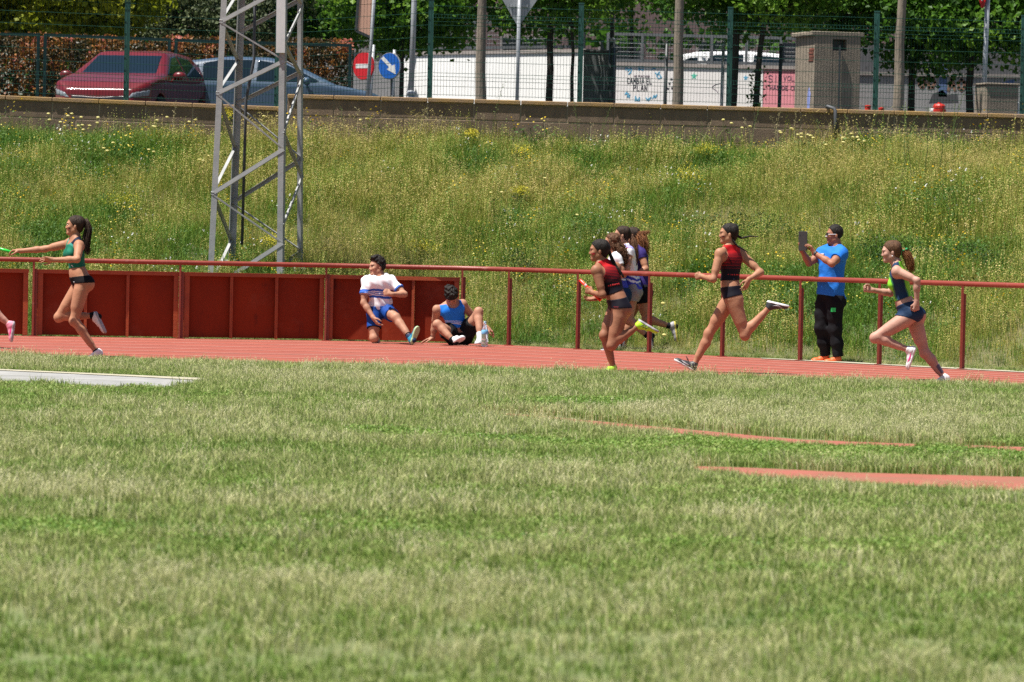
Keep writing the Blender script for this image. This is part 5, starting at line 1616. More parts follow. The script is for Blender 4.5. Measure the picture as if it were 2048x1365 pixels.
class Person:
    def __init__(s, label, crop, D, base, J, sex='f', skin=None, face=(-1, 0, 0), hs=1.0, g=1.0, h=0.0062, pad=.16, headup=None, group=None):
        ox, oy, sc = crop
        s.W = lambda x, y, dy=0.0: at(ox + x / sc, oy + y / sc, D + dy)
        s.J = {k: s.W(*v) for k, v in J.items()}
        s.D = D; s.sex = sex; s.skin = skin; s.hs = hs; s.g = g; s.h = h
        bp = s.W(*base)
        s.base = np.array([bp[0], bp[1], 0.0 if bp[2] < .3 else bp[2]])
        s.label = label; s.group = group
        P = np.array(list(s.J.values()))
        s.lo = P.min(0) - pad; s.hi = P.max(0) + pad; s.hi[2] += .06
        s.lat = unit(s.J['shL'] - s.J['shR'])
        s.up = unit(s.J['neck'] - s.J['pelvis'])
        s.lat = orth(s.lat, s.up); s.fwd = np.cross(s.lat, s.up)
        s.hlat = unit(s.J['hipL'] - s.J['hipR'])
        s.hup = orth(s.J['waist'] - s.J['pelvis'], s.hlat); s.hfwd = np.cross(s.hlat, s.hup)
        s.ff = unit(face)
        hu = (s.J['head'] - s.J['neck']) if headup is None else np.asarray(headup, float)
        s.fu = orth(hu, s.ff); s.fl = np.cross(s.fu, s.ff)      # fl points to the person's left
        s.hc = s.J['head']
        s.fm = []
    # --- body ---------------------------------------------------------------------
    def torso(s, f):
        J, g, lat, up, fwd = s.J, s.g, s.lat, s.up, s.fwd
        R = np.stack([lat, fwd, up]); Rh = np.stack([s.hlat, s.hfwd, s.hup])
        ch, wa, pe, nk = J['chest'], J['waist'], J['pelvis'], J['neck']
        if s.sex == 'f':
            f.ell(pe + s.hup * .015, (.152 * g, .100 * g, .115), Rh, k=.06)
            f.ell((pe + wa) / 2, (.128 * g, .088 * g, .12), Rh, k=.06)
            f.ell(wa, (.112 * g, .082 * g, .12), R, k=.07)
            f.ell(ch, (.132 * g, .098 * g, .165), R, k=.07)
            f.ell(ch + up * .085, (.145 * g, .075 * g, .085), R, k=.05)
            for sg in (-1, 1):
                f.ell(ch + fwd * .078 * g + lat * sg * .062 + up * .005, (.058, .05, .058), R, k=.035)
        else:
            f.ell(pe + s.hup * .02, (.148 * g, .105 * g, .12), Rh, k=.06)
            f.ell((pe + wa) / 2, (.138 * g, .10 * g, .12), Rh, k=.06)
            f.ell(wa, (.130 * g, .098 * g, .13), R, k=.07)
            f.ell(ch, (.152 * g, .112 * g, .175), R, k=.07)
            f.ell(ch + up * .09, (.170 * g, .085 * g, .09), R, k=.05)
            for sg in (-1, 1):
                f.ell(ch + fwd * .07 * g + lat * sg * .07 + up * .05, (.075, .035, .06), R, k=.04)
        for sg, nm in ((1, 'L'), (-1, 'R')):
            hp = J['hip' + nm]
            f.ell(hp - s.hfwd * .052 - s.hup * .01, (.082 * g, .080 * g, .092), Rh, k=.04)
            sh = J['sh' + nm]
            f.cap(nk + up * .035 + lat * sg * .02, sh - lat * sg * .01 + up * .012, .036, .034 * g, k=.05)
            f.cap(ch + up * .06 + lat * sg * .07, sh - up * .02, .055 * g, .046 * g, k=.05)
        f.cap(nk - up * .05, nk + up * .03, .056, .052, k=.04)
    def limbs(s, f, arms=True):
        J, g = s.J, s.g
        m = 1.0 if s.sex == 'f' else 1.13
        if arms:
            for nm, sg in (('L', 1), ('R', -1)):
                a, e, w = J['sh' + nm], J['el' + nm], J['wr' + nm]
                f.ell(a + s.lat * sg * .004, (.055 * m * g, .054 * m * g, .060 * m), np.stack([s.lat, s.fwd, s.up]), k=.035)
                f.cap(a, e, .046 * m * g, .035 * m, k=.03)
                f.cap(a + (e - a) * .3, a + (e - a) * .65, .045 * m * g, .041 * m, k=.03)
                f.cap(e, e + (w - e) * .35, .035 * m, .037 * m, k=.03)
                f.cap(e + (w - e) * .3, w, .036 * m, .0245 * m, k=.02)
        for nm in 'LR':
            hp, kn, an = J['hip' + nm], J['kn' + nm], J['an' + nm]
            f.cap(hp, kn, .088 * g, .052 * m, k=.045)
            bend = kn - (hp * .5 + an * .5)
            kf = orth(bend, unit(an - kn)) if np.linalg.norm(bend) > .06 else orth(s.hfwd, unit(an - kn))
            tf = orth(kf if np.linalg.norm(bend) > .06 else s.hfwd, unit(kn - hp))
            f.cap(hp + (kn - hp) * .2 + tf * .018, hp + (kn - hp) * .62 + tf * .014, .076 * g, .062 * m, k=.04)
            f.ell(kn + kf * .008, (.048 * m, .048 * m, .055), k=.03)
            f.cap(kn, an, .046 * m, .032 * m, k=.03)
            c0 = kn + (an - kn) * .12 - kf * .016; c1 = kn + (an - kn) * .48 - kf * .010
            f.cap(c0, c0 + (c1 - c0) * .5, .046 * m, .050 * m * min(g, 1.06), k=.03)
            f.cap(c0 + (c1 - c0) * .5, kn + (an - kn) * .72, .049 * m * min(g, 1.06), .034 * m, k=.03)
            to, he = J['to' + nm], J['he' + nm]
            fd = unit(to - he); fu_ = orth(an - he, fd)
            f.cap(an, he + (to - he) * .25 + fu_ * .032, .031, .024, k=.02)
            f.cap(he + (to - he) * .2 + fu_ * .030, he + (to - he) * .82 + fu_ * .022, .022, .014, k=.02)
    def head(s, f):
        c, F, U, L, q = s.hc, s.ff, s.fu, s.fl, s.hs
        R = np.stack([L, F, U])
        def p(l, fw, u): return c + (L * l + F * fw + U * u) * q
        f.cap(s.J['neck'] + s.up * .01, p(0, -.022, -.075), .050 if s.sex == 'f' else .058, .047 if s.sex == 'f' else .055, k=.03)
        f.ell(p(0, -.012, .032), np.array((.074, .094, .088)) * q, R, k=.02)
        f.ell(p(0, .035, -.025), np.array((.060, .055, .085)) * q, R, k=.035)
        for sg in (-1, 1):
            f.cap(p(sg * .050, -.002, -.058), p(sg * .016, .066, -.094), .018 * q, .015 * q, k=.035)
            f.ell(p(sg * .040, .066, -.026), np.array((.024, .020, .022)) * q, R, k=.025)
            f.ell(p(sg * .031, .094, .002), np.array((.015, .010, .009)) * q, R, k=.008, sub=True)
            f.ell(p(sg * .077, -.010, -.018), np.array((.010, .017, .028)) * q, R, k=.006)
        f.ell(p(0, .074, -.096), np.array((.019, .017, .015)) * q, R, k=.02)
        f.ell(p(0, .080, .024), np.array((.050, .014, .012)) * q, R, k=.02)
        nq = .92 if s.sex == 'f' else 1.05
        f.cap(p(0, .086, .006), p(0, .100 + .004 * nq, -.028), .007 * q, .0105 * q * nq, k=.016)
        for sg in (-1, 1): f.ell(p(sg * .013, .095, -.034), np.array((.009, .009, .007)) * q, R, k=.008)
        f.ell(p(0, .090, -.060), np.array((.022, .011, .006)) * q, R, k=.006)
        f.ell(p(0, .087, -.070), np.array((.019, .011, .006)) * q, R, k=.006)
    def hand(s, f, nm, d, n, th, curl=.3, spread=.0, thumb=.5, q=1.0, curls=None):
        w = s.J['wr' + nm]; d = unit(d); th = orth(th, d); n0 = np.asarray(n, float)
        n = np.cross(d, th); n = n if n.dot(n0) > 0 else -n
        q = q * (1.0 if s.sex == 'f' else 1.1)
        offs = (.028, .0095, -.009, -.026); lens = (.070, .078, .073, .056); rr = (.0085, .0088, .0085, .0075)
        tips = []
        for i in range(4):
            a = w + d * .012 + th * offs[i] * .55 * q
            b = w + d * (.082 - .004 * abs(i - 1)) * q + th * offs[i] * q
            f.cap(a, b, .0155 * q, .0125 * q, k=.012, m=.03)
        f.cap(w - d * .01, w + d * .03 * q, .024 * q, .022 * q, k=.02, m=.03)
        for i in range(4):
            b = w + d * (.082 - .004 * abs(i - 1)) * q + th * offs[i] * q
            cu = (curls[i] if curls else curl * (1 + .08 * (i - 1)))
            ang = 0; p0 = b
            dd = unit(d + th * spread * (1.5 - i) * .25)
            for k, (fr, wgt) in enumerate(((.45, 1.25), (.31, 1.55), (.24, 1.1))):
                ang += cu * wgt
                v = dd * cos(ang) + n * sin(ang)
                p1 = p0 + v * lens[i] * fr * q
                f.cap(p0, p1, rr[i] * q * (1 - .08 * k), rr[i] * q * (1 - .08 * (k + 1)), k=.004, m=.03)
                p0 = p1
        t0 = w + d * .022 * q + th * .020 * q + n * .008
        tv = unit(d * .62 + th * .75 + n * (.25 + thumb * .35))
        t1 = t0 + tv * .042 * q
        t2 = t1 + unit(d * .85 + th * (.35 - .5 * thumb) + n * (.2 + thumb * .5)) * .032 * q
        t3 = t2 + unit(d * .9 + th * (.1 - .6 * thumb) + n * (.2 + thumb * .6)) * .024 * q
        f.cap(t0, t1, .0155 * q, .0115 * q, k=.012, m=.03); f.cap(t1, t2, .0105 * q, .0095 * q, k=.004, m=.03); f.cap(t2, t3, .0095 * q, .008 * q, k=.004, m=.03)
        s.J['hand' + nm] = w + d * .07 * q + n * .022
    def body(s, hands=(), extra=None, paint=None):
        s.fT = Field(s.lo, s.hi, s.h); s.torso(s.fT)
        f = s.fT.copy()
        s.limbs(f)
        s.head(f)
        for kw in hands: s.hand(f, **kw)
        if extra: extra(s, f)
        s.f = f
        V, Fq = f.mesh()
        mats = [s.skin, m_lip, m_brow]
        c = V[Fq].mean(1) - s.hc
        l, fw, u = c @ s.fl / s.hs, c @ s.ff / s.hs, c @ s.fu / s.hs
        fm = np.zeros(len(Fq), int)
        ok = (fw < .14) & (np.abs(u) < .13)
        fm[ok & (np.abs(l) < .021) & (fw > .078) & (np.abs(u + .065) < .0075)] = 1
        fm[ok & (np.abs(np.abs(l) - .034) < .020) & (fw > .06) & (np.abs(u - .022 + .2 * np.abs(np.abs(l) - .03)) < .0034)] = 2
        fm[ok & (np.abs(np.abs(l) - .031) < .012) & (fw > .06) & (np.abs(u - .001) < .0050)] = 2
        if paint is not None:
            mats.append(paint[0])
            fm[((fw - .064) / .018) ** 2 + ((u + .034) / .009) ** 2 + np.where((l * paint[1] > 0) & (np.abs(l) > .02), 0, 9) < 1] = 3
        s.o = put('person', V, Fq, mats, None, fm, True, origin=s.base)
        tag(s.o, s.label, 'person', s.group)
        for sg in (-1, 1):
            mb = MB(); e = s.hc + (s.fl * sg * .031 + s.ff * .083 + s.fu * .001) * s.hs
            R = np.stack([s.fl, s.ff, s.fu], axis=1)
            mb.lathe(e, [(.003, -.010), (.008, -.007), (.0105, 0), (.008, .007), (.003, .010)], 10, R=R)
            mb.build('eye', m_eye, s.o, smooth=True)
        return s.o
    # --- clothing -----------------------------------------------------------------
    def planes(s, f, *pl):
        """largest of signed plane distances (positive = outside)"""
        X, Y, Z = f.full(); r = None
        for p, n in pl:
            n = unit(n); d = (X - p[0]) * n[0] + (Y - p[1]) * n[1] + (Z - p[2]) * n[2]
            r = d if r is None else np.maximum(r, d)
        return r
    def balls(s, f, a, bl):
        X, Y, Z = f.full()
        for c, r in bl:
            a = np.maximum(a, r - np.sqrt((X - c[0]) ** 2 + (Y - c[1]) ** 2 + (Z - c[2]) ** 2))
        return a
    def emit(s, name, f, a, m, parent=None, smooth=True):
        V, Fq = f.mesh(a)
        return put(name, V, Fq, m, parent or s.o, smooth=smooth)
    def top(s, m, hem=.5, off=.006, neck_r=.085, arm_r=.082, hem_n=None, name='crop_top', neckf=.02, arm_in=.0):
        """sleeveless top: hem = fraction from waist (0) to chest (1)"""
        J, f = s.J, s.fT
        hp = J['waist'] + (J['chest'] - J['waist']) * hem
        hn = -s.up if hem_n is None else hem_n
        a = np.maximum(f.a - off, s.planes(f, (hp, hn), (J['neck'] + s.up * .035, s.up)))
        a = s.balls(f, a, [(J['neck'] + s.up * .045 + s.fwd * neckf, neck_r), (J['shL'] + s.lat * (.035 - arm_in) + s.up * .0, arm_r), (J['shR'] - s.lat * (.035 - arm_in), arm_r)])
        return s.emit(name, f, a, m)
    def briefs(s, m, waist_n=None, waist=.45, tL=.06, tR=.06, off=.006, name='briefs', tm=.03):
        J = s.J; f = Field(s.lo, s.hi, s.h); s.torso(f)
        for nm in 'LR':
            hp, kn = J['hip' + nm], J['kn' + nm]
            f.cap(hp, kn, .088 * s.g, .052 * (1 if s.sex == 'f' else 1.13), k=.045)
            tf = orth(s.hfwd, unit(kn - hp)); f.cap(hp + (kn - hp) * .2 + tf * .018, hp + (kn - hp) * .62 + tf * .014, .076 * s.g, .062, k=.04)
        X, Y, Z = f.full()
        wp = J['pelvis'] + (J['waist'] - J['pelvis']) * waist
        a = np.maximum(f.a - off, s.planes(f, (wp, waist_n if waist_n is not None else s.hup)))
        lt = (X - J['pelvis'][0]) * s.hlat[0] + (Y - J['pelvis'][1]) * s.hlat[1] + (Z - J['pelvis'][2]) * s.hlat[2]
        out = []
        for nm, t in (('L', tL), ('R', tR)):
            hp = J['hip' + nm]; d = unit(unit(J['kn' + nm] - hp) - s.hup * .9)
            out.append((X - hp[0]) * d[0] + (Y - hp[1]) * d[1] + (Z - hp[2]) * d[2] - t - tm * np.maximum(0, 1 - np.abs(lt) / .07))
        a = np.maximum(a, np.where(lt > 0, out[0], out[1]))
        s.fB = f
        return s.emit(name, f, a, m)
    def wr(s, f, amp, sc, seed):
        """soft folds: smooth noise added to the cloth distance"""
        X, Y, Z = f.full()
        return amp * (np.sin(X * sc + 1.3 * np.sin(Z * sc * .7 + seed)) * np.sin(Z * sc * .55 + 1.7 * np.sin(Y * sc * .8 + seed * 2.1)) + .6 * np.sin((X + Z * .6 + Y * .4) * sc * 1.9 + seed))
    def shirt(s, m, hem=.0, off=.02, sleeve=.6, neck_r=.075, name='t_shirt', wr=.004, hem_n=None, neckf=.03, sl_mat=None, loose=0.0, hem_d=0.0):
        J = s.J; f = Field(s.lo, s.hi, s.h); s.torso(f)
        mm = 1.0 if s.sex == 'f' else 1.13
        if loose:
            f.cap(J['chest'] - s.up * .05, J['pelvis'] + s.up * .02, .12 + loose, .13 + loose, k=.06)
        f.a -= off
        for nm, sg in (('L', 1), ('R', -1)):
            a_, e_ = J['sh' + nm], J['el' + nm]
            if sleeve > 0:
                f.cap(a_ - s.lat * sg * .02, a_ + (e_ - a_) * (sleeve + .1), .055 * mm * s.g + off * .5, .054 * mm + off * .7, k=.05)
                f.ell(a_ + s.lat * sg * .004, np.array((.055 * mm * s.g, .054 * mm * s.g, .060 * mm)) + off * .6, np.stack([s.lat, s.fwd, s.up]), k=.03)
        hp = J['pelvis'] + (J['waist'] - J['pelvis']) * hem
        hn = -s.hup if hem_n is None else hem_n
        a = f.a + s.wr(f, wr, 34, 1.0 + s.base[0])
        X, Y, Z = f.full()
        # cut by hem, neck and sleeve ends
        a = np.maximum(a, s.planes(f, (J['neck'] + s.up * .045, s.up)))
        hemd = s.planes(f, (hp, hn))
        near_arm = np.full(f.a.shape, 1.0, np.float32)
        for nm in 'LR':
            a_, e_ = J['sh' + nm], J['el' + nm]; d = unit(e_ - a_); L = np.linalg.norm(e_ - a_)
            t = (X - a_[0]) * d[0] + (Y - a_[1]) * d[1] + (Z - a_[2]) * d[2]
            rad = np.sqrt(np.maximum((X - a_[0]) ** 2 + (Y - a_[1]) ** 2 + (Z - a_[2]) ** 2 - t * t, 0))
            inarm = (rad < .085 * mm + off) & (t > .05)
            cutd = t - L * sleeve
            tor = s.fT.a - off * 1.3 > 0
            a = np.where(inarm & tor, np.maximum(a, cutd), a)
        a = np.maximum(a, hemd)
        a = s.balls(f, a, [(J['neck'] + s.up * .05 + s.fwd * neckf, neck_r)])
        return s.emit(name, f, a, m)
    def legwear(s, m, t=.5, off=.02, waist=.4, name='shorts', wr=.004, taper=None, waist_n=None):
        """shorts or trousers: t = fraction of thigh (<1) or 1 + fraction of shank"""
        J = s.J; f = Field(s.lo, s.hi, s.h); s.torso(f)
        mm = 1.0 if s.sex == 'f' else 1.13
        ts = t if isinstance(t, (tuple, list)) else (t, t)
        for nm, tt in zip('LR', ts):
            hp, kn, an = J['hip' + nm], J['kn' + nm], J['an' + nm]
            f.cap(hp, kn, .088 * s.g + .004, .054 * mm, k=.05)
            f.cap(hp + (kn - hp) * .15 + s.hfwd * .012, hp + (kn - hp) * .6 + s.hfwd * .01, .080 * s.g, .066 * mm, k=.04)
            if tt > 1: f.cap(kn, kn + (an - kn) * .5, .054 * mm, .055 * mm, k=.08); f.cap(kn + (an - kn) * .5, an, .055 * mm, .048 * mm, k=.05)
        a = f.a - off + s.wr(f, wr, 30, 2.0 + s.base[0])
        X, Y, Z = f.full()
        wpl = s.planes(f, (J['pelvis'] + (J['waist'] - J['pelvis']) * waist, s.hup if waist_n is None else waist_n))
        for nm in 'LR':
            hp, kn = J['hip' + nm], J['kn' + nm]; ba = kn - hp
            tq = ((X - hp[0]) * ba[0] + (Y - hp[1]) * ba[1] + (Z - hp[2]) * ba[2]) / ba.dot(ba)
            dq = (X - hp[0] - tq * ba[0]) ** 2 + (Y - hp[1] - tq * ba[1]) ** 2 + (Z - hp[2] - tq * ba[2]) ** 2
            wpl = np.where((tq > .22) & (dq < .13 ** 2), -.2, wpl)
        a = np.maximum(a, wpl)
        lt = (X - J['pelvis'][0]) * s.hlat[0] + (Y - J['pelvis'][1]) * s.hlat[1] + (Z - J['pelvis'][2]) * s.hlat[2]
        cuts = []
        dist = []
        for nm, tt in zip('LR', ts):
            hp, kn, an = J['hip' + nm], J['kn' + nm], J['an' + nm]
            p0, p1, fr = (hp, kn, tt) if tt <= 1 else (kn, an, tt - 1)
            d = unit(p1 - p0); e = p0 + (p1 - p0) * fr
            c = (X - e[0]) * d[0] + (Y - e[1]) * d[1] + (Z - e[2]) * d[2]
            ba = kn - hp; tq = np.clip(((X - hp[0]) * ba[0] + (Y - hp[1]) * ba[1] + (Z - hp[2]) * ba[2]) / ba.dot(ba), 0, 1)
            dist.append((X - hp[0] - tq * ba[0]) ** 2 + (Y - hp[1] - tq * ba[1]) ** 2 + (Z - hp[2] - tq * ba[2]) ** 2)
            cuts.append(c)
        if max(ts) <= 1:
            a = np.maximum(a, np.where(dist[0] < dist[1], cuts[0], cuts[1]))
        else:
            a = np.maximum(a, np.where(lt > 0, cuts[0], cuts[1]))
        return s.emit(name, f, a, m)
    def shoe(s, nm, m_up, m_sole, m_sock=None, stripes=None, swoosh=None, sock=.0):
        J = s.J; an, to, he, kn = J['an' + nm], J['to' + nm], J['he' + nm], J['kn' + nm]
        d = unit(to - he); L = np.linalg.norm(to - he)
        up = orth(an - he, d); sd = np.cross(d, up)
        R = np.stack([sd, d, up])
        P = np.array([to, he, an]); f = Field(P.min(0) - .09, P.max(0) + .09, .0055)
        f.ell(he + d * .045 + up * .030, (.034, .048, .040), R, k=.02)
        f.cap(he + d * .05 + up * .030, he + d * L * .55 + up * .026, .034, .033, k=.02)
        f.ell(he + d * L * .70 + up * .018, (.043, .075, .028), R, k=.025)
        f.ell(he + d * L * .86 + up * .015, (.036, .045, .022), R, k=.025)
        f.cap(he + d * .055 + up * .05, an + unit(kn - an) * .0, .036, .038, k=.02)
        f.cap(he + d * .07 + up * .055, he + d * L * .55 + up * .036, .030, .022, k=.02)
        up_cut = s.planes(f, (he + up * .014, -up), (an + unit(kn - an) * .022, unit(kn - an)))
        sh = s.emit('shoe', f, np.maximum(f.a - .003, up_cut), m_up)
        sol = np.maximum(f.a - .008, s.planes(f, (he + up * .018, up), (he - up * .006, -up)))
        s.emit('sole', f, sol, m_sole, sh)
        if stripes is not None:
            X, Y, Z = f.full()
            q = (X - he[0]) * d[0] + (Y - he[1]) * d[1] + (Z - he[2]) * d[2]
            w_ = (X - he[0]) * up[0] + (Y - he[1]) * up[1] + (Z - he[2]) * up[2]
            for k in range(3):
                b = np.abs(q - L * (.36 + .12 * k) + w_ * .55) - .006
                aa = np.maximum(np.maximum(f.a - .006, b), np.maximum(.022 - w_, w_ - .062))
                s.emit('stripe', f, aa, stripes, sh)
        if swoosh is not None:
            X, Y, Z = f.full()
            q = ((X - he[0]) * d[0] + (Y - he[1]) * d[1] + (Z - he[2]) * d[2]) / L
            w_ = (X - he[0]) * up[0] + (Y - he[1]) * up[1] + (Z - he[2]) * up[2]
            curve = .032 + .9 * (q - .48) ** 2 * .12 + .02 * np.maximum(.48 - q, 0) * 2
            b = np.abs(w_ - curve) - .010 * np.clip(1.2 - np.abs(q - .55) / .26, .1, 1)
            aa = np.maximum(np.maximum(f.a - .006, b), np.abs(q - .52) * L - .065)
            s.emit('swoosh_mark', f, aa, swoosh, sh)
        if m_sock is not None:
            g = Field(an - .12, an + .12, .006); m = 1.0 if s.sex == 'f' else 1.13
            g.cap(kn, an, .046 * m, .032 * m, k=0); g.cap(an, he + (to - he) * .25, .034, .03, k=.02)
            e = an + unit(kn - an) * sock
            s.emit('sock', g, np.maximum(g.a - .005, s.planes(g, (e, unit(kn - an)))), m_sock)
    def strands(s, path, n, spread, th, wave=.0, taper=1.0, seed=1, freq=9.0):
        """loose locks along a path: arrays of (V, F)"""
        r_ = np.random.default_rng(seed); mb = MB()
        path = np.array(path); k = 10
        tt = np.linspace(0, 1, len(path)); ti = np.linspace(0, 1, k)
        C = np.stack([np.interp(ti, tt, path[:, i]) for i in range(3)], 1)
        C[1:-1] = (C[:-2] + C[1:-1] * 2 + C[2:]) / 4
        spread = np.interp(ti, np.linspace(0, 1, len(spread)), spread)
        for _ in range(n):
            o = r_.normal(size=3); o /= np.linalg.norm(o); o *= r_.random() ** .5
            ln = r_.uniform(.72, 1.05); ph = r_.uniform(0, 6.28); dv = r_.normal(size=3)
            pts = []
            for j in range(k):
                t = ti[j] * ln
                c = np.array([np.interp(t, ti, C[:, i]) for i in range(3)])
                sp = np.interp(t, ti, spread)
                pts.append(c + o * sp + dv * wave * sin(ph + t * freq) * t)
            mb.tube(pts, [th * (1 - .75 * taper * ti[j]) for j in range(k)], 5)
        return mb
    def hair(s, m, off=.010, paths=(), line=(.80, -.60, .015), top=.0, name='hair', bulk=(), rough=.0, ear=.02, nape=-.085):
        c, F, U, L, q = s.hc, s.ff, s.fu, s.fl, s.hs
        R = np.stack([L, F, U])
        f = Field(c - .24, c + .24, .0065)
        f.ell(c + (F * -.014 + U * .033) * q, np.array((.074 + off, .093 + off, .088 + off + top)) * q, R, k=.0)
        if s.sex == 'f': bulk = tuple(bulk) + ((0, -.062, -.030, (.060, .042, .062)), (0, -.072, .035, (.074, .050, .080)))
        for (l, fw, u, r) in bulk:
            f.ell(c + (L * l + F * fw + U * u) * q, np.array((r, r, r)) * q if np.isscalar(r) else np.array(r) * q, R, k=.03)
        X, Y, Z = f.full()
        px, py, pz = X - c[0], Y - c[1], Z - c[2]
        fw = (px * F[0] + py * F[1] + pz * F[2]) / q; uu = (px * U[0] + py * U[1] + pz * U[2]) / q; ll = (px * L[0] + py * L[1] + pz * L[2]) / q
        cut = (line[0] * fw + line[1] * uu - line[2] - .10 * (ll * ll)) * q
        a = f.a + (rough * (np.sin(X * 95 + 2 * np.sin(Z * 60)) * np.sin(Y * 90 + 1.5 * np.sin(X * 70)) + .6 * np.sin(Z * 110 + 2 * np.sin(X * 55))) if rough else 0)
        a = np.maximum(a, cut)
        a = np.maximum(a, (nape - uu) * q)
        a = np.maximum(a, ear - np.sqrt((fw + .004) ** 2 + (uu + .020) ** 2 + 0 * ll))
        V, Fq = f.mesh(a)
        Vs = [V]; Fs = [tuple(x) for x in Fq.tolist()]; n = len(V)
        for mb in paths:
            Vs.append(np.array(mb.V)); Fs += [tuple(i + n for i in x) for x in mb.F]; n += len(mb.V)
        return put(name, np.concatenate(Vs), Fs, m, s.o, smooth=True)
    def band(s, name, p, ax, r, w, m, parent=None):
        mb = MB(); ax = unit(ax); a = orth((0.3, .8, .5), ax); b = np.cross(ax, a)
        R = np.stack([a, b, ax], axis=1)
        mb.lathe(p, [(r * .8, -w / 2), (r, -w / 2), (r + .002, 0), (r, w / 2), (r * .8, w / 2)], 16, R=R)
        return mb.build(name, m, parent or s.o, smooth=True)

m_lip = mat('lips', (0.34, 0.14, 0.11), 0.5, var=0)
m_brow = mat('brow_hair', (0.03, 0.02, 0.015), 0.6, var=0)
m_eye = mat('eyes', (0.05, 0.035, 0.03), 0.15, var=0)
sk_tan = skin_mat('tan_skin', (0.43, 0.205, 0.12))
sk_dark = skin_mat('deep_tan_skin', (0.325, 0.145, 0.082))
sk_fair = skin_mat('fair_skin', (0.52, 0.285, 0.215))
sk_light = skin_mat('light_skin', (0.46, 0.235, 0.15))
sk_man = skin_mat('ruddy_skin', (0.36, 0.16, 0.095))
h_black = hair_mat('black_hair', (0.008, 0.007, 0.006), (0.020, 0.014, 0.011))
h_dbrown = hair_mat('dark_brown_hair', (0.013, 0.008, 0.006), (0.045, 0.024, 0.013))
h_brown = hair_mat('brown_hair', (0.05, 0.024, 0.013), (0.14, 0.066, 0.030))
h_auburn = hair_mat('auburn_hair', (0.11, 0.038, 0.015), (0.27, 0.11, 0.038))
c_black = cloth_mat('black_cloth', (0.008, 0.008, 0.010), .85)
c_navy = cloth_mat('navy_cloth', (0.014, 0.035, 0.085), 0.6)
c_white = cloth_mat('white_cloth', (0.78, 0.78, 0.80))
s_white = mat('white_shoe', (0.72, 0.72, 0.72), 0.5, var=0.08)
s_grey = mat('grey_shoe', (0.36, 0.35, 0.37), 0.6, var=0.15)
s_dark = mat('charcoal_shoe', (0.035, 0.038, 0.042), 0.5, var=0.2)
s_neon = mat('neon_green_shoe', (0.42, 0.80, 0.02), 0.5, var=0.06)
s_pink = mat('pink_shoe', (0.80, 0.30, 0.40), 0.5, var=0.15)
s_pinkd = mat('magenta_mark', (0.75, 0.03, 0.22), 0.5, var=0)
s_orange = mat('orange_shoe', (0.85, 0.13, 0.03), 0.5, var=0.1)
s_teal = mat('teal_shoe', (0.02, 0.22, 0.36), 0.5, var=0.2)
s_lime = mat('lime_sole', (0.42, 0.56, 0.30), 0.6, var=0.1)
s_yel = mat('yellow_sole', (0.62, 0.52, 0.10), 0.6, var=0.1)
m_rb = mat('dark_cheek_paint', (0.10, 0.01, 0.03), 0.6, var=0)
m_rr = mat('red_cheek_paint', (0.50, 0.02, 0.05), 0.6, var=0)
RED = (0.46, 0.012, 0.016); BLK = (0.008, 0.007, 0.013)

def stripe_grad(z0, z1):
    """red at the top breaking into ever wider black lines towards the bottom"""
    st = [(0.0, BLK)]; n = 12
    for i in range(n):
        a = .40 + .50 * i / n; w = .50 / n * (0.10 + .92 * i / n)
        st += [(a, (RED[0] * .75, RED[1], RED[2])), (min(a + w, .40 + .50 * (i + 1) / n - .004), BLK)] if i < n - 1 else [(a, RED)]
    return st

def baton(p0, p1, m, label, mark=True):
    p0 = np.asarray(p0); p1 = np.asarray(p1); mb = MB()
    mb.tube([p0, p1], .0185, 14)
    base = (p0 + p1) / 2
    t = thing('relay_baton', base, label, 'relay baton')
    mb.build('tube', m, t, smooth=True)
    d = unit(p1 - p0); a = orth((0, 0, 1), d); b = np.cross(d, a); R = np.stack([a, b, d], axis=1)
    for p in (p0, p1):
        q = MB(); q.lathe(p, [(.012, -.003), (.0195, -.003), (.0195, .003), (.012, .003)], 14, R=R); q.build('end_ring', m, t)
    if mark:
        q = MB(); c = p0 + d * .09 ; q.lathe(c, [(.0185, -.012), (.0189, -.010), (.0189, .010), (.0185, .012)], 14, R=R); q.build('white_label', c_white, t, smooth=True)
    return t

# ---------------------------------------------------------------- runner in the green top
cA = (0, 410, 4.136)
A = Person('runner in green crop top and black briefs reaching forward with a green baton', cA, 50.0, (700, 1250),
    dict(head=(617, 172, 0), neck=(625, 292, 0), shL=(655, 338, -.155), shR=(580, 318, .15), elL=(637, 452, -.35), wrL=(438, 455, -.30), elR=(372, 366, .20), wrR=(165, 382, .22),
         chest=(625, 405, 0), waist=(638, 545, 0), pelvis=(672, 630, 0), hipL=(690, 655, -.088), hipR=(662, 662, .088), knL=(612, 960, -.10), anL=(800, 1218, -.09), toL=(745, 1262, -.10), heL=(852, 1238, -.09),
         knR=(485, 930, .09), anR=(778, 915, .11), toR=(876, 1048, .10), heR=(800, 885, .11)),
    skin=sk_tan, face=(-1, -.08, .03), hs=.96, g=.98)
A.body(hands=[dict(nm='R', d=(-1, 0, .02), n=(0, -.2, -1), th=(0, -1, .1), curl=.42, thumb=.6), dict(nm='L', d=(-1, .05, .12), n=(0, -.6, -.8), th=(-.1, .7, -.7), curl=.18, spread=.9, thumb=.1)], paint=(m_rb, .048))
mA = band_mat('green_top_cloth', (.25, -.2, 1.0), 1.0, 1.32, [(0, (0.012, 0.14, 0.085)), (.62, (0.014, 0.16, 0.10)), (.86, (0.05, 0.26, 0.22)), (.95, (0.01, 0.012, 0.03))], distort=.05, dscale=7)
A.top(mA, hem=.18, neck_r=.10, arm_r=.092, neckf=.045)
A.briefs(c_black, waist=.42, waist_n=unit(A.hup * 1.0 + A.hfwd * -.28), tL=-.012, tR=-.005)
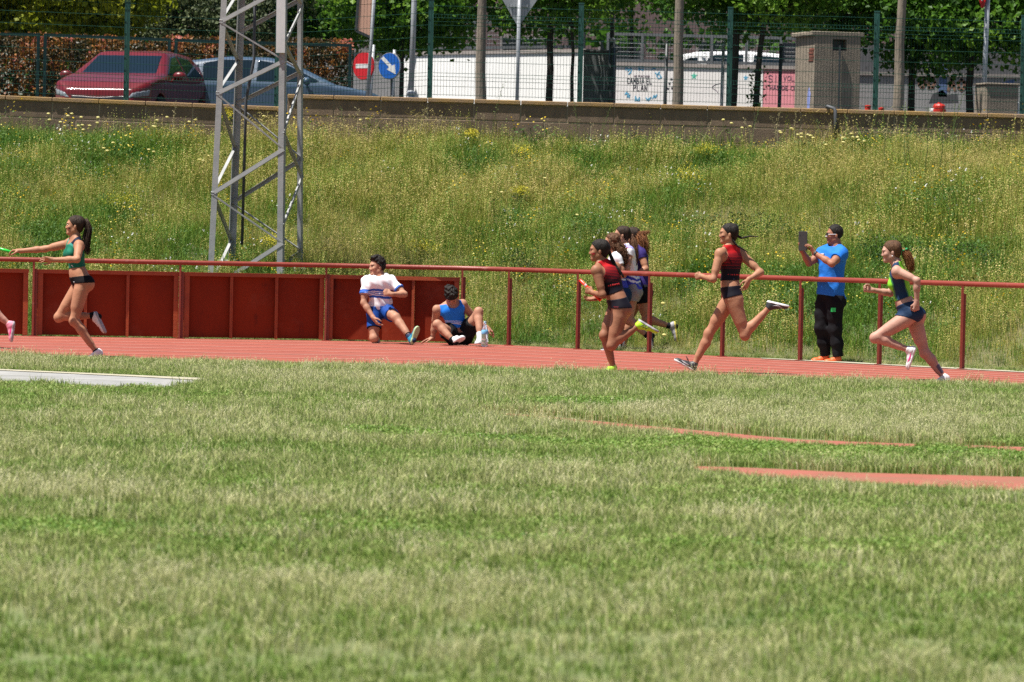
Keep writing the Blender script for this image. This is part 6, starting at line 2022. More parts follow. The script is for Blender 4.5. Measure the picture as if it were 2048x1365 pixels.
for dx, dz, w in ((0, 0, .03), (.025, .012, .022), (-.02, .014, .016)):
    mb = MB(); p = A.W(610, 512, -.095); mb.box(p + (dx, 0.0, dz), (w, .02, .010), rotz(-.15)); mb.build('white_print', c_white, A.o)
tp = [A.W(715, 125, 0), A.W(738, 200, 0), A.W(705, 290, -.02), A.W(712, 385, -.03), A.W(735, 400, -.03)]
A.hair(h_dbrown, off=.008, bulk=[(0, -.105, .05, .03)], paths=[A.strands(tp, 190, [.018, .047, .055, .046, .036], .0042, .016, seed=3)])
A.shoe('L', s_white, s_white, c_black, sock=.035); A.shoe('R', s_white, s_grey, c_black, sock=.05)
bt = baton(A.J['handR'] + (.06, 0, -.018), A.J['handR'] + (-.225, -.02, .055), mat('bright_green_baton', (0.03, 0.55, 0.06), 0.3, var=0.05), 'bright green relay baton in the outstretched hand at the left edge', mark=False)

# ---------------------------------------------------------------- runner leaving the picture on the left
O = Person('runner mostly outside the left edge, only a pink shoe and shin showing', cA, 52.4, (-230, 1200),
    dict(head=(-300, 150, 0), neck=(-290, 262, 0), shL=(-265, 310, -.16), shR=(-320, 300, .15), elL=(-200, 470, -.24), wrL=(-360, 500, -.22), elR=(-380, 440, .2), wrR=(-480, 370, .1),
         chest=(-285, 385, 0), waist=(-270, 510, 0), pelvis=(-250, 600, 0), hipL=(-235, 625, -.088), hipR=(-255, 630, .088), knL=(-95, 850, -.10), anL=(72, 985, -.09), toL=(102, 1122, -.10), heL=(122, 968, -.09),
         knR=(-420, 800, .09), anR=(-430, 1080, .11), toR=(-500, 1190, .10), heR=(-400, 1175, .11)),
    skin=sk_fair, hs=.96, h=.0075)
O.body(hands=[dict(nm='L', d=(-1, .1, .1), n=(0, 1, 0), th=(0, 0, 1), curl=.9, thumb=.8), dict(nm='R', d=(-.7, -.2, .8), n=(0, -1, 0), th=(-.3, 0, 1), curl=.9, thumb=.8)])
O.top(c_navy, hem=.2); O.briefs(c_black, waist=.45)
O.hair(h_brown, paths=[O.strands([O.W(-210, 130), O.W(-160, 190), O.W(-150, 280)], 50, [.015, .04, .03], .006, .01, seed=5)])
O.shoe('L', s_pink, s_grey, None, swoosh=s_pinkd); O.shoe('R', s_pink, s_grey)

# ---------------------------------------------------------------- runner with the red baton
cB = (1130, 440, 4.265)
B = Person('runner in red and black crop top carrying a red baton, neon green shoe raised behind', cB, 48.7, (420, 1295),
    dict(head=(288, 262, 0), neck=(318, 372, 0), shL=(268, 432, -.12), shR=(432, 408, .13), elL=(322, 640, -.17), wrL=(236, 622, .045), elR=(400, 625, .28), wrR=(262, 672, .22),
         chest=(385, 500, .0), waist=(425, 630, 0), pelvis=(462, 735, 0), hipL=(470, 775, -.085), hipR=(440, 770, .085), knL=(397, 1072, -.12), anL=(622, 905, -.10), toL=(790, 945, -.10), heL=(632, 850, -.10),
         knR=(335, 985, .02), anR=(412, 1258, .06), toR=(335, 1312, .05), heR=(440, 1300, .06)),
    skin=sk_dark, face=(-1, -.02, -.05), hs=1.02, g=1.05)
B.body(hands=[dict(nm='L', d=(-.9, .25, .35), n=(.2, .9, -.2), th=(-.2, .1, 1), curl=.95, thumb=.9), dict(nm='R', d=(-1, -.1, -.1), n=(0, -.6, .8), th=(-.1, -.6, -.4), curl=.3, spread=.5, thumb=.2)], paint=(m_rr, .044))
zB = lambda p: p[2] - B.base[2]
zb0 = zB(B.W(400, 625)); zb1 = zB(B.W(400, 350))
mB = band_mat('red_black_top', (-.08, .0, 1.0), zb0 - .02, zb1, stripe_grad(0, 1), distort=.008, dscale=10)
B.top(mB, hem=.06, neck_r=.075, arm_r=.122, neckf=.03, arm_in=.0)
mBb = band_mat('black_red_briefs', (-.35, 0, 1.0), -.4, 1.6, [(0, BLK)], rough=.6)
B.briefs(mBb, waist=.62, waist_n=unit(B.hup + B.hfwd * -.15), tL=-.026, tR=-.015)
mr = mat('red_print', RED, .6, var=0)
def print_on(Pn, f, off, rects, m, name='lettering'):
    """flat print on a garment: list of (centre, half width along u, half height along v, u, v)"""
    X, Y, Z = f.full(); a = None
    for c, hw, hh, u, v in rects:
        u = unit(u); v = unit(v); n = np.cross(u, v)
        du = np.abs((X - c[0]) * u[0] + (Y - c[1]) * u[1] + (Z - c[2]) * u[2]) - hw
        dv = np.abs((X - c[0]) * v[0] + (Y - c[1]) * v[1] + (Z - c[2]) * v[2]) - hh
        dn = np.abs((X - c[0]) * n[0] + (Y - c[1]) * n[1] + (Z - c[2]) * n[2]) - .09
        d = np.maximum(np.maximum(du, dv), dn); a = d if a is None else np.minimum(a, d)
    return Pn.emit(name, f, np.maximum(f.a - off, a), m)
print_on(B, B.fB, .009, [(B.W(432 + i * 3, 742 + i * 10, -.19), .034 - .004 * i, .0022, (1, -.15, 0), (0, 0, 1)) for i in range(3)], mr, 'red_lines')
print_on(A, A.fB, .009, [(A.W(622, 640, -.10), .010, .008, (.6, -.8, 0), (0, 0, 1))], c_white, 'white_mark')
uB = unit(B.W(480, 540, -.02) - B.W(360, 560, -.06))
print_on(B, B.fT, .0085, [(B.W(366 + x, 562 - x * .15, -.09), w, .011, uB, (0, 0, 1)) for x, w in ((0, .009), (17, .008), (36, .010), (56, .012), (78, .013), (98, .010))], mr)
B.hair(h_black, off=.010, bulk=[(0, -.098, .02, .035)], paths=[B.strands([B.W(372, 250), B.W(398, 330, .02), B.W(432, 400, .0), B.W(478, 455, -.02), B.W(500, 490, -.02)], 40, [.012, .025, .025, .02, .012], .006, .008, seed=6)])
B.shoe('L', s_neon, s_grey, None, stripes=s_dark); B.shoe('R', s_neon, s_grey)
B.band('yellow_wristband', B.J['wrL'] + (.02, -.0, .0), B.J['wrL'] - B.J['elL'], .030, .014, mat('yellow_band', (.75, .5, .03), .5, var=0))
hb = B.J['handL']
e0, e1 = B.W(126, 512, .0), B.W(304, 690, .0)
sh_ = hb[1] - .5 * (e0[1] + e1[1])
baton(e0 + (0, sh_, 0), e1 + (0, sh_, 0), mat('red_baton', (0.70, 0.03, 0.012), 0.35, var=.05), 'red relay baton held by the runner with the neon green shoes')

# ---------------------------------------------------------------- runner with the braids
cD = (1330, 430, 4.015)
Dp = Person('runner in red and black crop top with two flying braids in a long stride', cD, 48.8, (235, 1262),
    dict(head=(508, 152, 0), neck=(528, 265, 0), shL=(442, 312, -.12), shR=(612, 318, .12), elL=(388, 518, -.20), wrL=(305, 498, .02), elR=(768, 462, .02), wrR=(672, 520, -.08),
         chest=(528, 400, 0), waist=(520, 540, 0), pelvis=(535, 630, 0), hipL=(538, 675, -.088), hipR=(528, 680, .088), knL=(640, 968, -.10), anL=(835, 745, -.09), toL=(985, 728, -.09), heL=(822, 690, -.09),
         knR=(352, 955, .10), anR=(238, 1198, .10), toR=(82, 1172, .10), heR=(238, 1262, .10)),
    skin=sk_tan, face=(-1, -.04, -.02), hs=.98, g=1.0)
Dp.body(hands=[dict(nm='L', d=(-1, .1, .05), n=(0, 1, -.1), th=(0, .1, 1), curl=.95, thumb=.9), dict(nm='R', d=(-.35, -.1, -1), n=(-.5, .3, .2), th=(-.7, -.6, .1), curl=.22, spread=.7, thumb=.1)], paint=(m_rb, .046))
zD0 = Dp.W(520, 535)[2]; zD1 = Dp.W(520, 270)[2]
mD = band_mat('red_black_top_2', (-.02, .0, 1.0), zD0 - .02, zD1, stripe_grad(0, 1), distort=.008, dscale=10)
Dp.top(mD, hem=.10, neck_r=.075, arm_r=.120, neckf=.03, arm_in=.0)
Dp.briefs(bpy.data.materials['black_red_briefs'], waist=.58, waist_n=unit(Dp.hup + Dp.hfwd * -.05), tL=-.020, tR=-.015)
print_on(Dp, Dp.fB, .009, [(Dp.W(524 + i * 2, 610 + i * 9, -.15), .038 - .003 * i, .0022, (1, -.1, 0), (0, 0, 1)) for i in range(3)], mr, 'red_lines')
print_on(Dp, Dp.fT, .0085, [(Dp.W(512 + x, 478 + x * .05, -.08), w, .009, (1, -.2, 0), (0, 0, 1)) for x, w in ((0, .007), (14, .006), (29, .008), (45, .009), (62, .009), (78, .008))], mr)
for sg in (-1,):
    mb = MB(); mb.tube([Dp.W(466, 272, -.11), Dp.W(500, 320, -.155), Dp.W(538, 395, -.125)], .0035, 6); mb.build('strap', c_black, Dp.o)
def braid(Pn, pts, r0, r1, seed):
    mb = MB(); pts = np.array(pts); k = 26
    for ph in (0, 2.1, 4.2):
        P = []
        for j in range(k):
            t = j / (k - 1); c = np.array([np.interp(t, np.linspace(0, 1, len(pts)), pts[:, i]) for i in range(3)])
            rr = (r0 + (r1 - r0) * t) * .55; a = ph + t * 22
            P.append(c + np.array([0, cos(a), sin(2 * a) * .5]) * rr + np.array([0.2, 0, .8]) * sin(a) * rr)
        mb.tube(P, [(r0 + (r1 - r0) * j / (k - 1)) * .62 for j in range(k)], 6)
    return mb
Dp.hair(h_black, off=.006, paths=[braid(Dp, [Dp.W(575, 165), Dp.W(615, 188), Dp.W(680, 172), Dp.W(750, 176)], .016, .006, 1), braid(Dp, [Dp.W(545, 205, -.05), Dp.W(580, 250, -.06), Dp.W(625, 275, -.06), Dp.W(668, 302, -.05)], .015, .005, 2)])
Dp.shoe('L', s_dark, s_white, None, swoosh=s_grey); Dp.shoe('R', s_dark, s_white, None, swoosh=s_grey)
mb = MB(); mb.tube([Dp.W(195, 1185, .06), Dp.W(178, 1160, .05), Dp.W(170, 1135, .05), Dp.W(182, 1150, .04), Dp.W(190, 1180, .05)], .004, 5); mb.build('shoelace', s_dark, Dp.o)

# ---------------------------------------------------------------- runner in green and navy
cE = (1700, 460, 4.135)
E = Person('pale runner with auburn ponytail in lime and navy crop top and navy briefs', cE, 47.7, (560, 1250),
    dict(head=(338, 182, 0), neck=(388, 292, 0), shL=(388, 345, -.155), shR=(400, 345, .15), elL=(553, 420, -.26), wrL=(552, 600, -.235), elR=(335, 525, .20), wrR=(178, 498, .12),
         chest=(412, 440, 0), waist=(438, 580, 0), pelvis=(495, 675, 0), hipL=(508, 700, -.088), hipR=(530, 715, .088), knL=(205, 892, -.10), anL=(478, 990, -.10), toL=(488, 1146, -.10), heL=(545, 972, -.10),
         knR=(618, 1018, .09), anR=(772, 1215, .09), toR=(722, 1268, .08), heR=(828, 1246, .09)),
    skin=sk_fair, face=(-1, -.05, -.12), hs=1.0, g=1.02)
E.body(hands=[dict(nm='L', d=(-.05, .0, -1), n=(-.5, .8, 0), th=(-1, -.2, 0), curl=.8, thumb=.8), dict(nm='R', d=(-1, -.1, .15), n=(0, -1, -.2), th=(-.2, .1, 1), curl=.92, thumb=.9)])
LIME = (0.24, 0.66, 0.04); NAVY = (0.012, 0.035, 0.085)
xE = E.W(410, 480)[0] - E.base[0]
mE = band_mat('lime_navy_top', (1.0, .0, .30), xE + .30 * (E.W(410, 480)[2]) - .16, xE + .30 * (E.W(410, 480)[2]) + .17, [(0, LIME), (.22, (0.06, .22, .08)), (.27, NAVY), (.42, NAVY), (.62, NAVY), (.66, (0.06, .22, .08)), (.70, LIME)], distort=.05, dscale=9)
E.top(mE, hem=.08, neck_r=.085, arm_r=.09, neckf=.03, hem_n=-unit(E.up + E.fwd * .08))
E.briefs(c_navy, waist=.58, waist_n=unit(E.hup + E.hfwd * -.2), tL=.065, tR=.025)
E.hair(h_brown, off=.008, paths=[])
put_s = E.strands([E.W(425, 165), E.W(470, 200), E.W(495, 270), E.W(510, 345)], 280, [.02, .05, .058, .04], .0045, .014, seed=8)
put('ponytail', np.array(put_s.V), put_s.F, h_auburn, E.o, smooth=True)
mb = MB(); c0_ = E.W(448, 178)
for k in range(14):
    a = k * 2 * pi / 14; mb.lathe(c0_ + np.array([.02 * cos(a) + .012 * rng.normal(), .03 * sin(a), .03 * cos(a + .6)]), [(.003, -.01), (.011, -.004), (.012, .004), (.003, .01)], 6)
mb.build('hair_scrunchie', mat('green_scrunchie', (0.02, 0.36, 0.12), .6, var=.2), E.o)
E.shoe('L', s_white, s_white, None, swoosh=s_pinkd); E.shoe('R', s_white, s_white)
E.band('earring', E.hc + (E.fl * .088 - E.fu * .048) * E.hs, E.fl, .006, .006, c_white)
X, Y, Z = E.f.full()
sh_k, sh_a = E.J['knR'], E.J['anR']; dd = unit(sh_a - sh_k)
tq = (X - sh_k[0]) * dd[0] + (Y - sh_k[1]) * dd[1] + (Z - sh_k[2]) * dd[2]
Ls = np.linalg.norm(sh_a - sh_k)
tape = np.maximum(np.maximum(E.f.a - .004, np.abs(tq - Ls * .72) - .055), (Z - (sh_k[2] + dd[2] * tq)) * .6 + (X - (sh_k[0] + dd[0] * tq)) * -1.0 + .0)
E.emit('ankle_tape', E.f, tape, mat('dark_ankle_tape', (.10, .085, .12), .7, var=.1))

# ---------------------------------------------------------------- man filming
cM = (1570, 430, 4.2647)
M = Person('man in blue polo shirt and black tracksuit trousers filming with a tablet', cM, 54.2, (380, 1262),
    dict(head=(422, 170, 0), neck=(432, 278, 0), shL=(482, 330, -.12), shR=(325, 325, .13), elL=(400, 418, -.36), wrL=(247, 322, -.22), elR=(205, 412, .06), wrR=(140, 296, -.0),
         chest=(405, 400, 0), waist=(398, 560, 0), pelvis=(385, 690, 0), hipL=(428, 730, -.08), hipR=(338, 728, .07), knL=(428, 970, -.08), anL=(455, 1222, -.08), toL=(345, 1262, -.12), heL=(480, 1262, -.06),
         knR=(308, 965, .03), anR=(350, 1212, .08), toR=(238, 1252, .04), heR=(378, 1250, .10)),
    sex='m', skin=sk_man, face=(-1, -.12, -.02), hs=1.02, g=1.1)
M.body(hands=[dict(nm='L', d=(-.45, .0, .9), n=(-.8, .3, -.3), th=(-.1, 1, .3), curl=.45, spread=.4, thumb=.5), dict(nm='R', d=(-.25, -.05, 1), n=(.7, -.5, .2), th=(.4, .8, .2), curl=.6, thumb=.5)])
c_polo = cloth_mat('blue_polo_cloth', (0.02, 0.17, 0.62), .7, var=.1)
M.shirt(c_polo, hem=-.05, off=.020, sleeve=.55, neck_r=.078, wr=.004, loose=.005, name='polo_shirt', hem_n=unit(-M.hup + np.array([-.12, 0, 0])))
g = Field(M.J['neck'] - .2, M.J['neck'] + .2, .006); g.cap(M.J['neck'] - M.up * .01, M.J['neck'] + M.up * .09, .072, .062, k=0)
M.emit('collar', g, np.maximum(np.maximum(g.a, -(g.a + .012)), M.planes(g, (M.J['neck'] + M.up * .055 + M.fwd * -.0, unit(M.up + M.fwd * .35)), (M.J['neck'] + M.up * .01, unit(-M.up - M.fwd * .35)))), c_polo)
M.legwear(c_black, t=1.95, off=.011, waist=.02, name='tracksuit_trousers', wr=.005)
mb = MB(); p = M.W(416, 812, -.30); mb.box(p + (0, .135, 0), (.058, .08, .052), rotz(.1)); mb.build('green_badge', mat('green_badge_cloth', (.02, .55, .12), .6, var=.05), M.o)
mb = MB(); p = M.W(335, 335, -.16); mb.box(p + (0, .10, 0), (.045, .06, .016), rotz(.6)); mb.build('white_print', c_white, M.o)
M.hair(h_black, off=.007, line=(.86, -.50, .018), top=.004, rough=.0015)
for sg in (-1, 1):      # sunglasses
    mb = MB(); e = M.hc + (M.fl * sg * .033 + M.ff * .098 + M.fu * -.001) * M.hs; R = np.stack([M.fl, M.fu, M.ff], axis=1)
    mb.lathe(e, [(.022, -.004), (.024, 0), (.020, .004)], 14, R=R); mb.build('sunglass_lens', mat('dark_lens', (.015, .015, .02), .1, var=0) if sg < 0 else bpy.data.materials['dark_lens'], M.o)
    mb = MB(); mb.tube([M.hc + (M.fl * sg * .058 + M.ff * .090 + M.fu * .004) * M.hs, M.hc + (M.fl * sg * .080 + M.ff * .0 + M.fu * .004) * M.hs], .004, 6); mb.build('sunglass_arm', c_white, M.o)
mb = MB(); mb.tube([M.hc + (M.fl * -.05 + M.ff * .098 + M.fu * -.016) * M.hs, M.hc + (M.ff * .114 + M.fu * -.022) * M.hs, M.hc + (M.fl * .05 + M.ff * .098 + M.fu * -.018) * M.hs], .004, 6); mb.build('sunglass_frame', c_white, M.o)
M.shoe('L', s_orange, s_white); M.shoe('R', s_orange, s_white)
M.band('wristwatch', M.J['wrL'] + unit(M.J['elL'] - M.J['wrL']) * .03, M.J['wrL'] - M.J['elL'], .034, .03, s_dark)
q = [M.W(117, 140, -.02), M.W(190, 138, -.20), M.W(188, 312, -.20), M.W(117, 306, -.02)]
t = thing('tablet', sum(q) / 4, 'black tablet held up in both hands by the man in the blue polo', 'tablet')
nT = unit(np.cross(q[1] - q[0], q[3] - q[0])); hw = unit(q[1] - q[0]); hv = unit(q[3] - q[0])
R = np.stack([hw, hv, np.cross(hw, hv)], axis=1)
mb = MB(); mb.box(sum(q) / 4, (np.linalg.norm(q[1] - q[0]), np.linalg.norm(q[3] - q[0]), .009), R, bev=.003); mb.build('case', mat('tablet_case', (.03, .03, .033), .35, var=.1), t)
mb = MB(); mb.box(sum(q) / 4 + R[:, 2] * (.0055), (np.linalg.norm(q[1] - q[0]) - .02, np.linalg.norm(q[3] - q[0]) - .02, .002), R); mb.build('screen', mat('tablet_screen', (.012, .014, .018), .12, var=0), t)
mb = MB(); mb.lathe(q[0] * .8 + q[2] * .2 - R[:, 2] * .006, [(.006, -.002), (.006, .002)], 10, R=R); mb.build('lens', m_blackp, t)

# ---------------------------------------------------------------- boy kneeling
cK = (690, 490, 5.935)
K = Person('boy in white shirt with blue waves kneeling on one knee and stretching a leg', cK, 58.35, (420, 1165),
    dict(head=(378, 262, 0), neck=(400, 378, .0), shL=(552, 436, .03), shR=(250, 440, -.02), elL=(705, 588, -.10), wrL=(552, 588, -.25), elR=(222, 690, -.10), wrR=(338, 868, -.20),
         chest=(408, 500, 0), waist=(420, 660, .02), pelvis=(425, 770, .04), hipL=(492, 790, .02), hipR=(345, 800, .02), knL=(602, 862, -.30), anL=(765, 1090, -.50), toL=(868, 985, -.56), heL=(800, 1182, -.58),
         knR=(345, 1105, -.12), anR=(360, 1130, .28), toR=(375, 1158, .42), heR=(365, 1085, .34)),
    sex='m', skin=sk_light, face=(-.88, -.48, -.02), hs=1.06, g=.92)
K.body(hands=[dict(nm='L', d=(-1, -.05, .25), n=(0, .9, -.1), th=(0, .2, 1), curl=.75, thumb=.6), dict(nm='R', d=(.55, -.2, -.8), n=(.7, .3, .4), th=(.2, -.9, .3), curl=.3, spread=.5, thumb=.3)])
BL = (0.03, 0.11, 0.48); WH = (0.80, 0.80, 0.83)
zk = lambda y: K.W(400, y)[2]
mK = band_mat('white_wave_shirt', (0.0, 0.0, 1.0), zk(800), zk(400), [(0, WH), (.40, BL), (.47, WH), (.50, BL), (.525, WH), (.55, BL), (.575, WH), (.60, BL), (.67, WH)], distort=.10, dscale=3.2, dvec=(1.6, 1.6, .3))
K.shirt(mK, hem=-.1, off=.015, sleeve=.60, neck_r=.085, neckf=.02, wr=.006, loose=.0, hem_n=unit(np.array([-.30, 0, -1.0])))
K.legwear(cloth_mat('blue_shorts_cloth', (0.012, 0.06, 0.28), .6), t=(.62, .62), off=.016, waist=.55, wr=.003)
for nm, e0, e1 in (('L', .62, .66), ('R', .58, .63)):
    a_, e_ = K.J['sh' + nm], K.J['el' + nm]
    g = Field(np.minimum(a_, e_) - .13, np.maximum(a_, e_) + .13, .006); g.cap(a_, e_, .055 * 1.13 * .92 + .013, .054 * 1.13 + .014, k=0)
    d = unit(e_ - a_); L_ = np.linalg.norm(e_ - a_)
    K.emit('sleeve_cuff', g, np.maximum(g.a - .001, K.planes(g, (a_ + d * L_ * (e0 - .10), -d), (a_ + d * L_ * (e0 + .005), d))), mat('blue_cuff_' + nm, (0.03, 0.13, 0.52), .7, var=.1))
cuff = None
for nm in ('R',):
    a_, e_ = K.J['hip' + nm], K.J['kn' + nm]
    g = Field(np.minimum(a_, e_) - .15, np.maximum(a_, e_) + .15, .006); g.cap(a_, e_, .088 * .92 + .012, .068 + .012, k=0); d = unit(e_ - a_); L_ = np.linalg.norm(e_ - a_)
    K.emit('shorts_hem', g, np.maximum(g.a - .012, K.planes(g, (a_ + d * L_ * .56, -d), (a_ + d * L_ * .63, d))), c_black)
K.hair(h_black, off=.016, line=(.70, -.70, -.010), top=.018, rough=.006, bulk=[(.02, .045, .115, (.05, .045, .035)), (-.02, -.02, .12, (.055, .06, .035)), (0, -.08, .05, (.06, .035, .06))], ear=.018)
K.shoe('L', s_teal, s_lime, c_navy, sock=.03); K.shoe('R', s_teal, s_lime)
K.band('ankle_band', K.J['anL'] + unit(K.J['knL'] - K.J['anL']) * .045, K.J['anL'] - K.J['knL'], .040, .018, c_black)

# ---------------------------------------------------------------- boy sitting
Sb = Person('boy in blue running vest sitting on the track with bowed head', cK, 58.2, (1370, 1180),
    dict(head=(1264, 606, -.09), neck=(1278, 708, -.02), shL=(1398, 705, .04), shR=(1092, 772, -.04), elL=(1530, 868, .14), wrL=(1688, 985, .10), elR=(1062, 960, .10), wrR=(1040, 1110, .12),
         chest=(1285, 815, .0), waist=(1325, 960, .04), pelvis=(1365, 1085, .06), hipL=(1430, 1085, .03), hipR=(1290, 1095, .03), knL=(1585, 795, -.20), anL=(1600, 1075, -.36), toL=(1575, 1175, -.56), heL=(1618, 1165, -.36),
         knR=(1098, 945, -.28), anR=(1275, 1128, -.42), toR=(1395, 1115, -.52), heR=(1295, 1178, -.46)),
    sex='m', skin=sk_light, face=(.05, -.50, -.87), hs=1.03, g=.9, headup=(-.05, -.75, .6))
Sb.body(hands=[dict(nm='L', d=(.7, .0, -.5), n=(-.3, .3, -.8), th=(.2, -.9, -.2), curl=.35, thumb=.3), dict(nm='R', d=(-1, -.15, -.30), n=(0, 0, -1), th=(.1, -1, .2), curl=.12, spread=.7, thumb=.1)])
zs_ = lambda y: Sb.W(1300, y)[2]
RB = (0.015, 0.17, 0.66)
mS = band_mat('blue_vest_cloth', (0.12, 0.0, 1.0), zs_(985) + .0, zs_(700), [(0, RB), (.12, WH), (.145, RB), (.18, WH), (.20, RB), (.235, WH), (.25, RB), (.55, RB)], distort=.05, dscale=4)
Sb.top(mS, hem=-.30, off=.012, neck_r=.095, arm_r=.098, neckf=.06, name='running_vest', hem_n=unit(np.array([0.1, -.2, -1.0])))
Sb.legwear(c_black, t=(.58, .48), off=.026, waist=.45, wr=.006)
Sb.hair(h_black, off=.018, line=(.70, -.70, .028), top=.012, rough=.008, bulk=[(.02, .05, .11, (.05, .04, .035)), (-.03, -.05, .11, (.055, .06, .035)), (0, .085, .075, (.06, .02, .025))], ear=.016)
Sb.shoe('L', s_white, s_white, c_white, sock=.04); Sb.shoe('R', s_white, s_white, c_black, sock=.03)
Sb.band('wristband', Sb.J['wrR'] + (0, 0, .03), Sb.J['wrR'] - Sb.J['elR'], .033, .014, c_black)
# water bottle
Dw = 57.6
p = at(690 + 1657 / 5.935, 490 + 1200 / 5.935, Dw)
t = thing('water_bottle', (p[0], Dw, 0.004), 'clear plastic water bottle with a blue label standing beside the seated boy', 'bottle')
m_pet = mat('clear_plastic', (0.75, 0.83, 0.88), 0.08, var=0, trans=0.85)
m_lab = mat('blue_label', (0.10, 0.42, 0.70), 0.4, c2=(.25, .55, .8), vscale=20)
mb = MB(); prof = [(.03, 0), (.046, .01), (.047, .05), (.044, .06), (.047, .07), (.047, .10), (.043, .112), (.047, .124), (.047, .20), (.040, .235), (.022, .285), (.015, .30), (.015, .325)]
mb.lathe((p[0], Dw, .006), prof, 20); mb.build('body', m_pet, t, smooth=True)
mb = MB(); mb.lathe((p[0], Dw, .006), [(.0475, .195), (.0482, .196), (.0478, .244 - .02), (.0455, .238)], 20); 
mb = MB(); mb.lathe((p[0], Dw, .006), [(.0476, .168), (.0482, .169), (.0482, .222), (.0476, .223)], 20); mb.build('label', m_lab, t, smooth=True)
mb = MB(); mb.lathe((p[0], Dw, .006), [(.0175, .318), (.0175, .340), (.015, .343)], 14); mb.build('cap', mat('bottle_cap', (.35, .6, .75), .4, var=0), t)

# ---------------------------------------------------------------- three girls jogging behind the rail
GG = None
C1 = Person('jogger with long curly brown hair half hidden behind the red baton runner', cB, 57.25, (440, 1110),
    dict(head=(398, 190, 0), neck=(425, 290, 0), shL=(440, 335, -.15), shR=(420, 335, .15), elL=(500, 470, -.2), wrL=(400, 500, -.2), elR=(400, 480, .2), wrR=(330, 440, .15),
         chest=(435, 410, 0), waist=(450, 530, 0), pelvis=(470, 620, 0), hipL=(480, 645, -.085), hipR=(465, 645, .085), knL=(430, 865, -.09), anL=(402, 1085, -.09), toL=(330, 1118, -.1), heL=(420, 1115, -.09),
         knR=(400, 850, .09), anR=(480, 970, .09), toR=(500, 1070, .09), heR=(520, 950, .09)),
    skin=sk_tan, hs=.95, h=.0075)
C1.body(hands=[dict(nm='L', d=(-1, 0, .1), n=(0, 1, 0), th=(0, 0, 1), curl=.9, thumb=.8), dict(nm='R', d=(-1, 0, .5), n=(0, -1, 0), th=(0, 0, 1), curl=.9, thumb=.8)])
mJ = band_mat('white_purple_jersey', (0.25, 0, 1.0), 0.92, 1.50, [(0, (0.06, .07, .45)), (.06, WH), (.10, (0.05, .06, .42)), (.16, WH), (.20, (0.05, .06, .42)), (.25, WH), (.80, (.30, .28, .60)), (.86, WH), (.92, (.10, .08, .40))], distort=.10, dscale=8)
C1.shirt(mJ, hem=.3, off=.012, sleeve=.4, neck_r=.08, name='jersey')
C1.legwear(c_navy, t=.35, off=.010, waist=.4)
C1.hair(h_brown, off=.012, rough=.004, paths=[C1.strands([C1.W(430, 185), C1.W(472, 250, -.04), C1.W(486, 325, -.06), C1.W(474, 400, -.06)], 260, [.04, .095, .105, .06], .0055, .035, seed=11, freq=16), C1.strands([C1.W(380, 170, -.07), C1.W(420, 240, -.08), C1.W(470, 310, -.06)], 40, [.012, .03, .04], .007, .03, seed=12, freq=16)])
C1.shoe('L', s_dark, s_white); C1.shoe('R', s_dark, s_white)
C2 = Person('jogger in white and purple jersey with sleek dark hair and ponytail behind the handrail', cB, 57.45, (500, 1110),
    dict(head=(484, 128, 0), neck=(512, 232, 0), shL=(548, 272, -.15), shR=(520, 272, .15), elL=(530, 420, -.26), wrL=(440, 430, -.22), elR=(470, 420, .2), wrR=(400, 380, .15),
         chest=(545, 350, 0), waist=(562, 490, 0), pelvis=(568, 585, 0), hipL=(575, 615, -.088), hipR=(562, 615, .088), knL=(545, 858, -.09), anL=(698, 985, -.09), toL=(762, 1105, -.09), heL=(742, 950, -.09),
         knR=(480, 845, .09), anR=(425, 1085, .09), toR=(355, 1118, .09), heR=(440, 1112, .09)),
    skin=sk_light, hs=.98, h=.0068)
C2.body(hands=[dict(nm='L', d=(-1, 0, .2), n=(0, 1, 0), th=(0, 0, 1), curl=.9, thumb=.8), dict(nm='R', d=(-1, 0, .5), n=(0, -1, 0), th=(0, 0, 1), curl=.9, thumb=.8)])
C2.shirt(mJ, hem=-.15, off=.014, sleeve=.28, neck_r=.08, name='jersey', wr=.004)
mb = MB(); mb.box(C2.W(532, 246, -.24) + (0, .055, 0), (.03, .05, .035)); mb.build('orange_badge', mat('orange_badge_cloth', (.75, .2, .06), .6, var=0), C2.o)
C2.legwear(cloth_mat('grey_shorts_cloth', (.28, .27, .27)), t=.32, off=.010, waist=.4)
C2.hair(h_dbrown, off=.006, paths=[])
ps = C2.strands([C2.W(556, 120), C2.W(590, 200, -.04), C2.W(600, 290, -.06), C2.W(602, 385, -.06)], 220, [.02, .05, .055, .03], .0045, .010, seed=14)
put('ponytail', np.array(ps.V), ps.F, h_brown, C2.o, smooth=True)
C2.shoe('L', s_white, s_dark, c_black, sock=.03); C2.shoe('R', s_dark, s_white)
C3 = Person('jogger in dark purple top and black shorts with hair flying, behind the handrail', cB, 57.8, (600, 1110),
    dict(head=(566, 138, .1), neck=(610, 245, .06), shL=(650, 285, -.12), shR=(612, 285, .18), elL=(690, 420, -.20), wrL=(600, 470, -.24), elR=(560, 430, .2), wrR=(480, 400, .15),
         chest=(645, 365, .03), waist=(655, 495, .03), pelvis=(655, 590, .03), hipL=(662, 625, -.06), hipR=(650, 625, .11), knL=(690, 850, -.06), anL=(892, 905, -.05), toL=(962, 1032, -.05), heL=(940, 868, -.05),
         knR=(545, 850, .10), anR=(500, 1080, .10), toR=(425, 1118, .09), heR=(515, 1112, .10)),
    skin=sk_tan, hs=.98, h=.0068)
C3.body(hands=[dict(nm='L', d=(-1, 0, .2), n=(0, 1, 0), th=(0, 0, 1), curl=.9, thumb=.8), dict(nm='R', d=(-1, 0, .5), n=(0, -1, 0), th=(0, 0, 1), curl=.9, thumb=.8)])
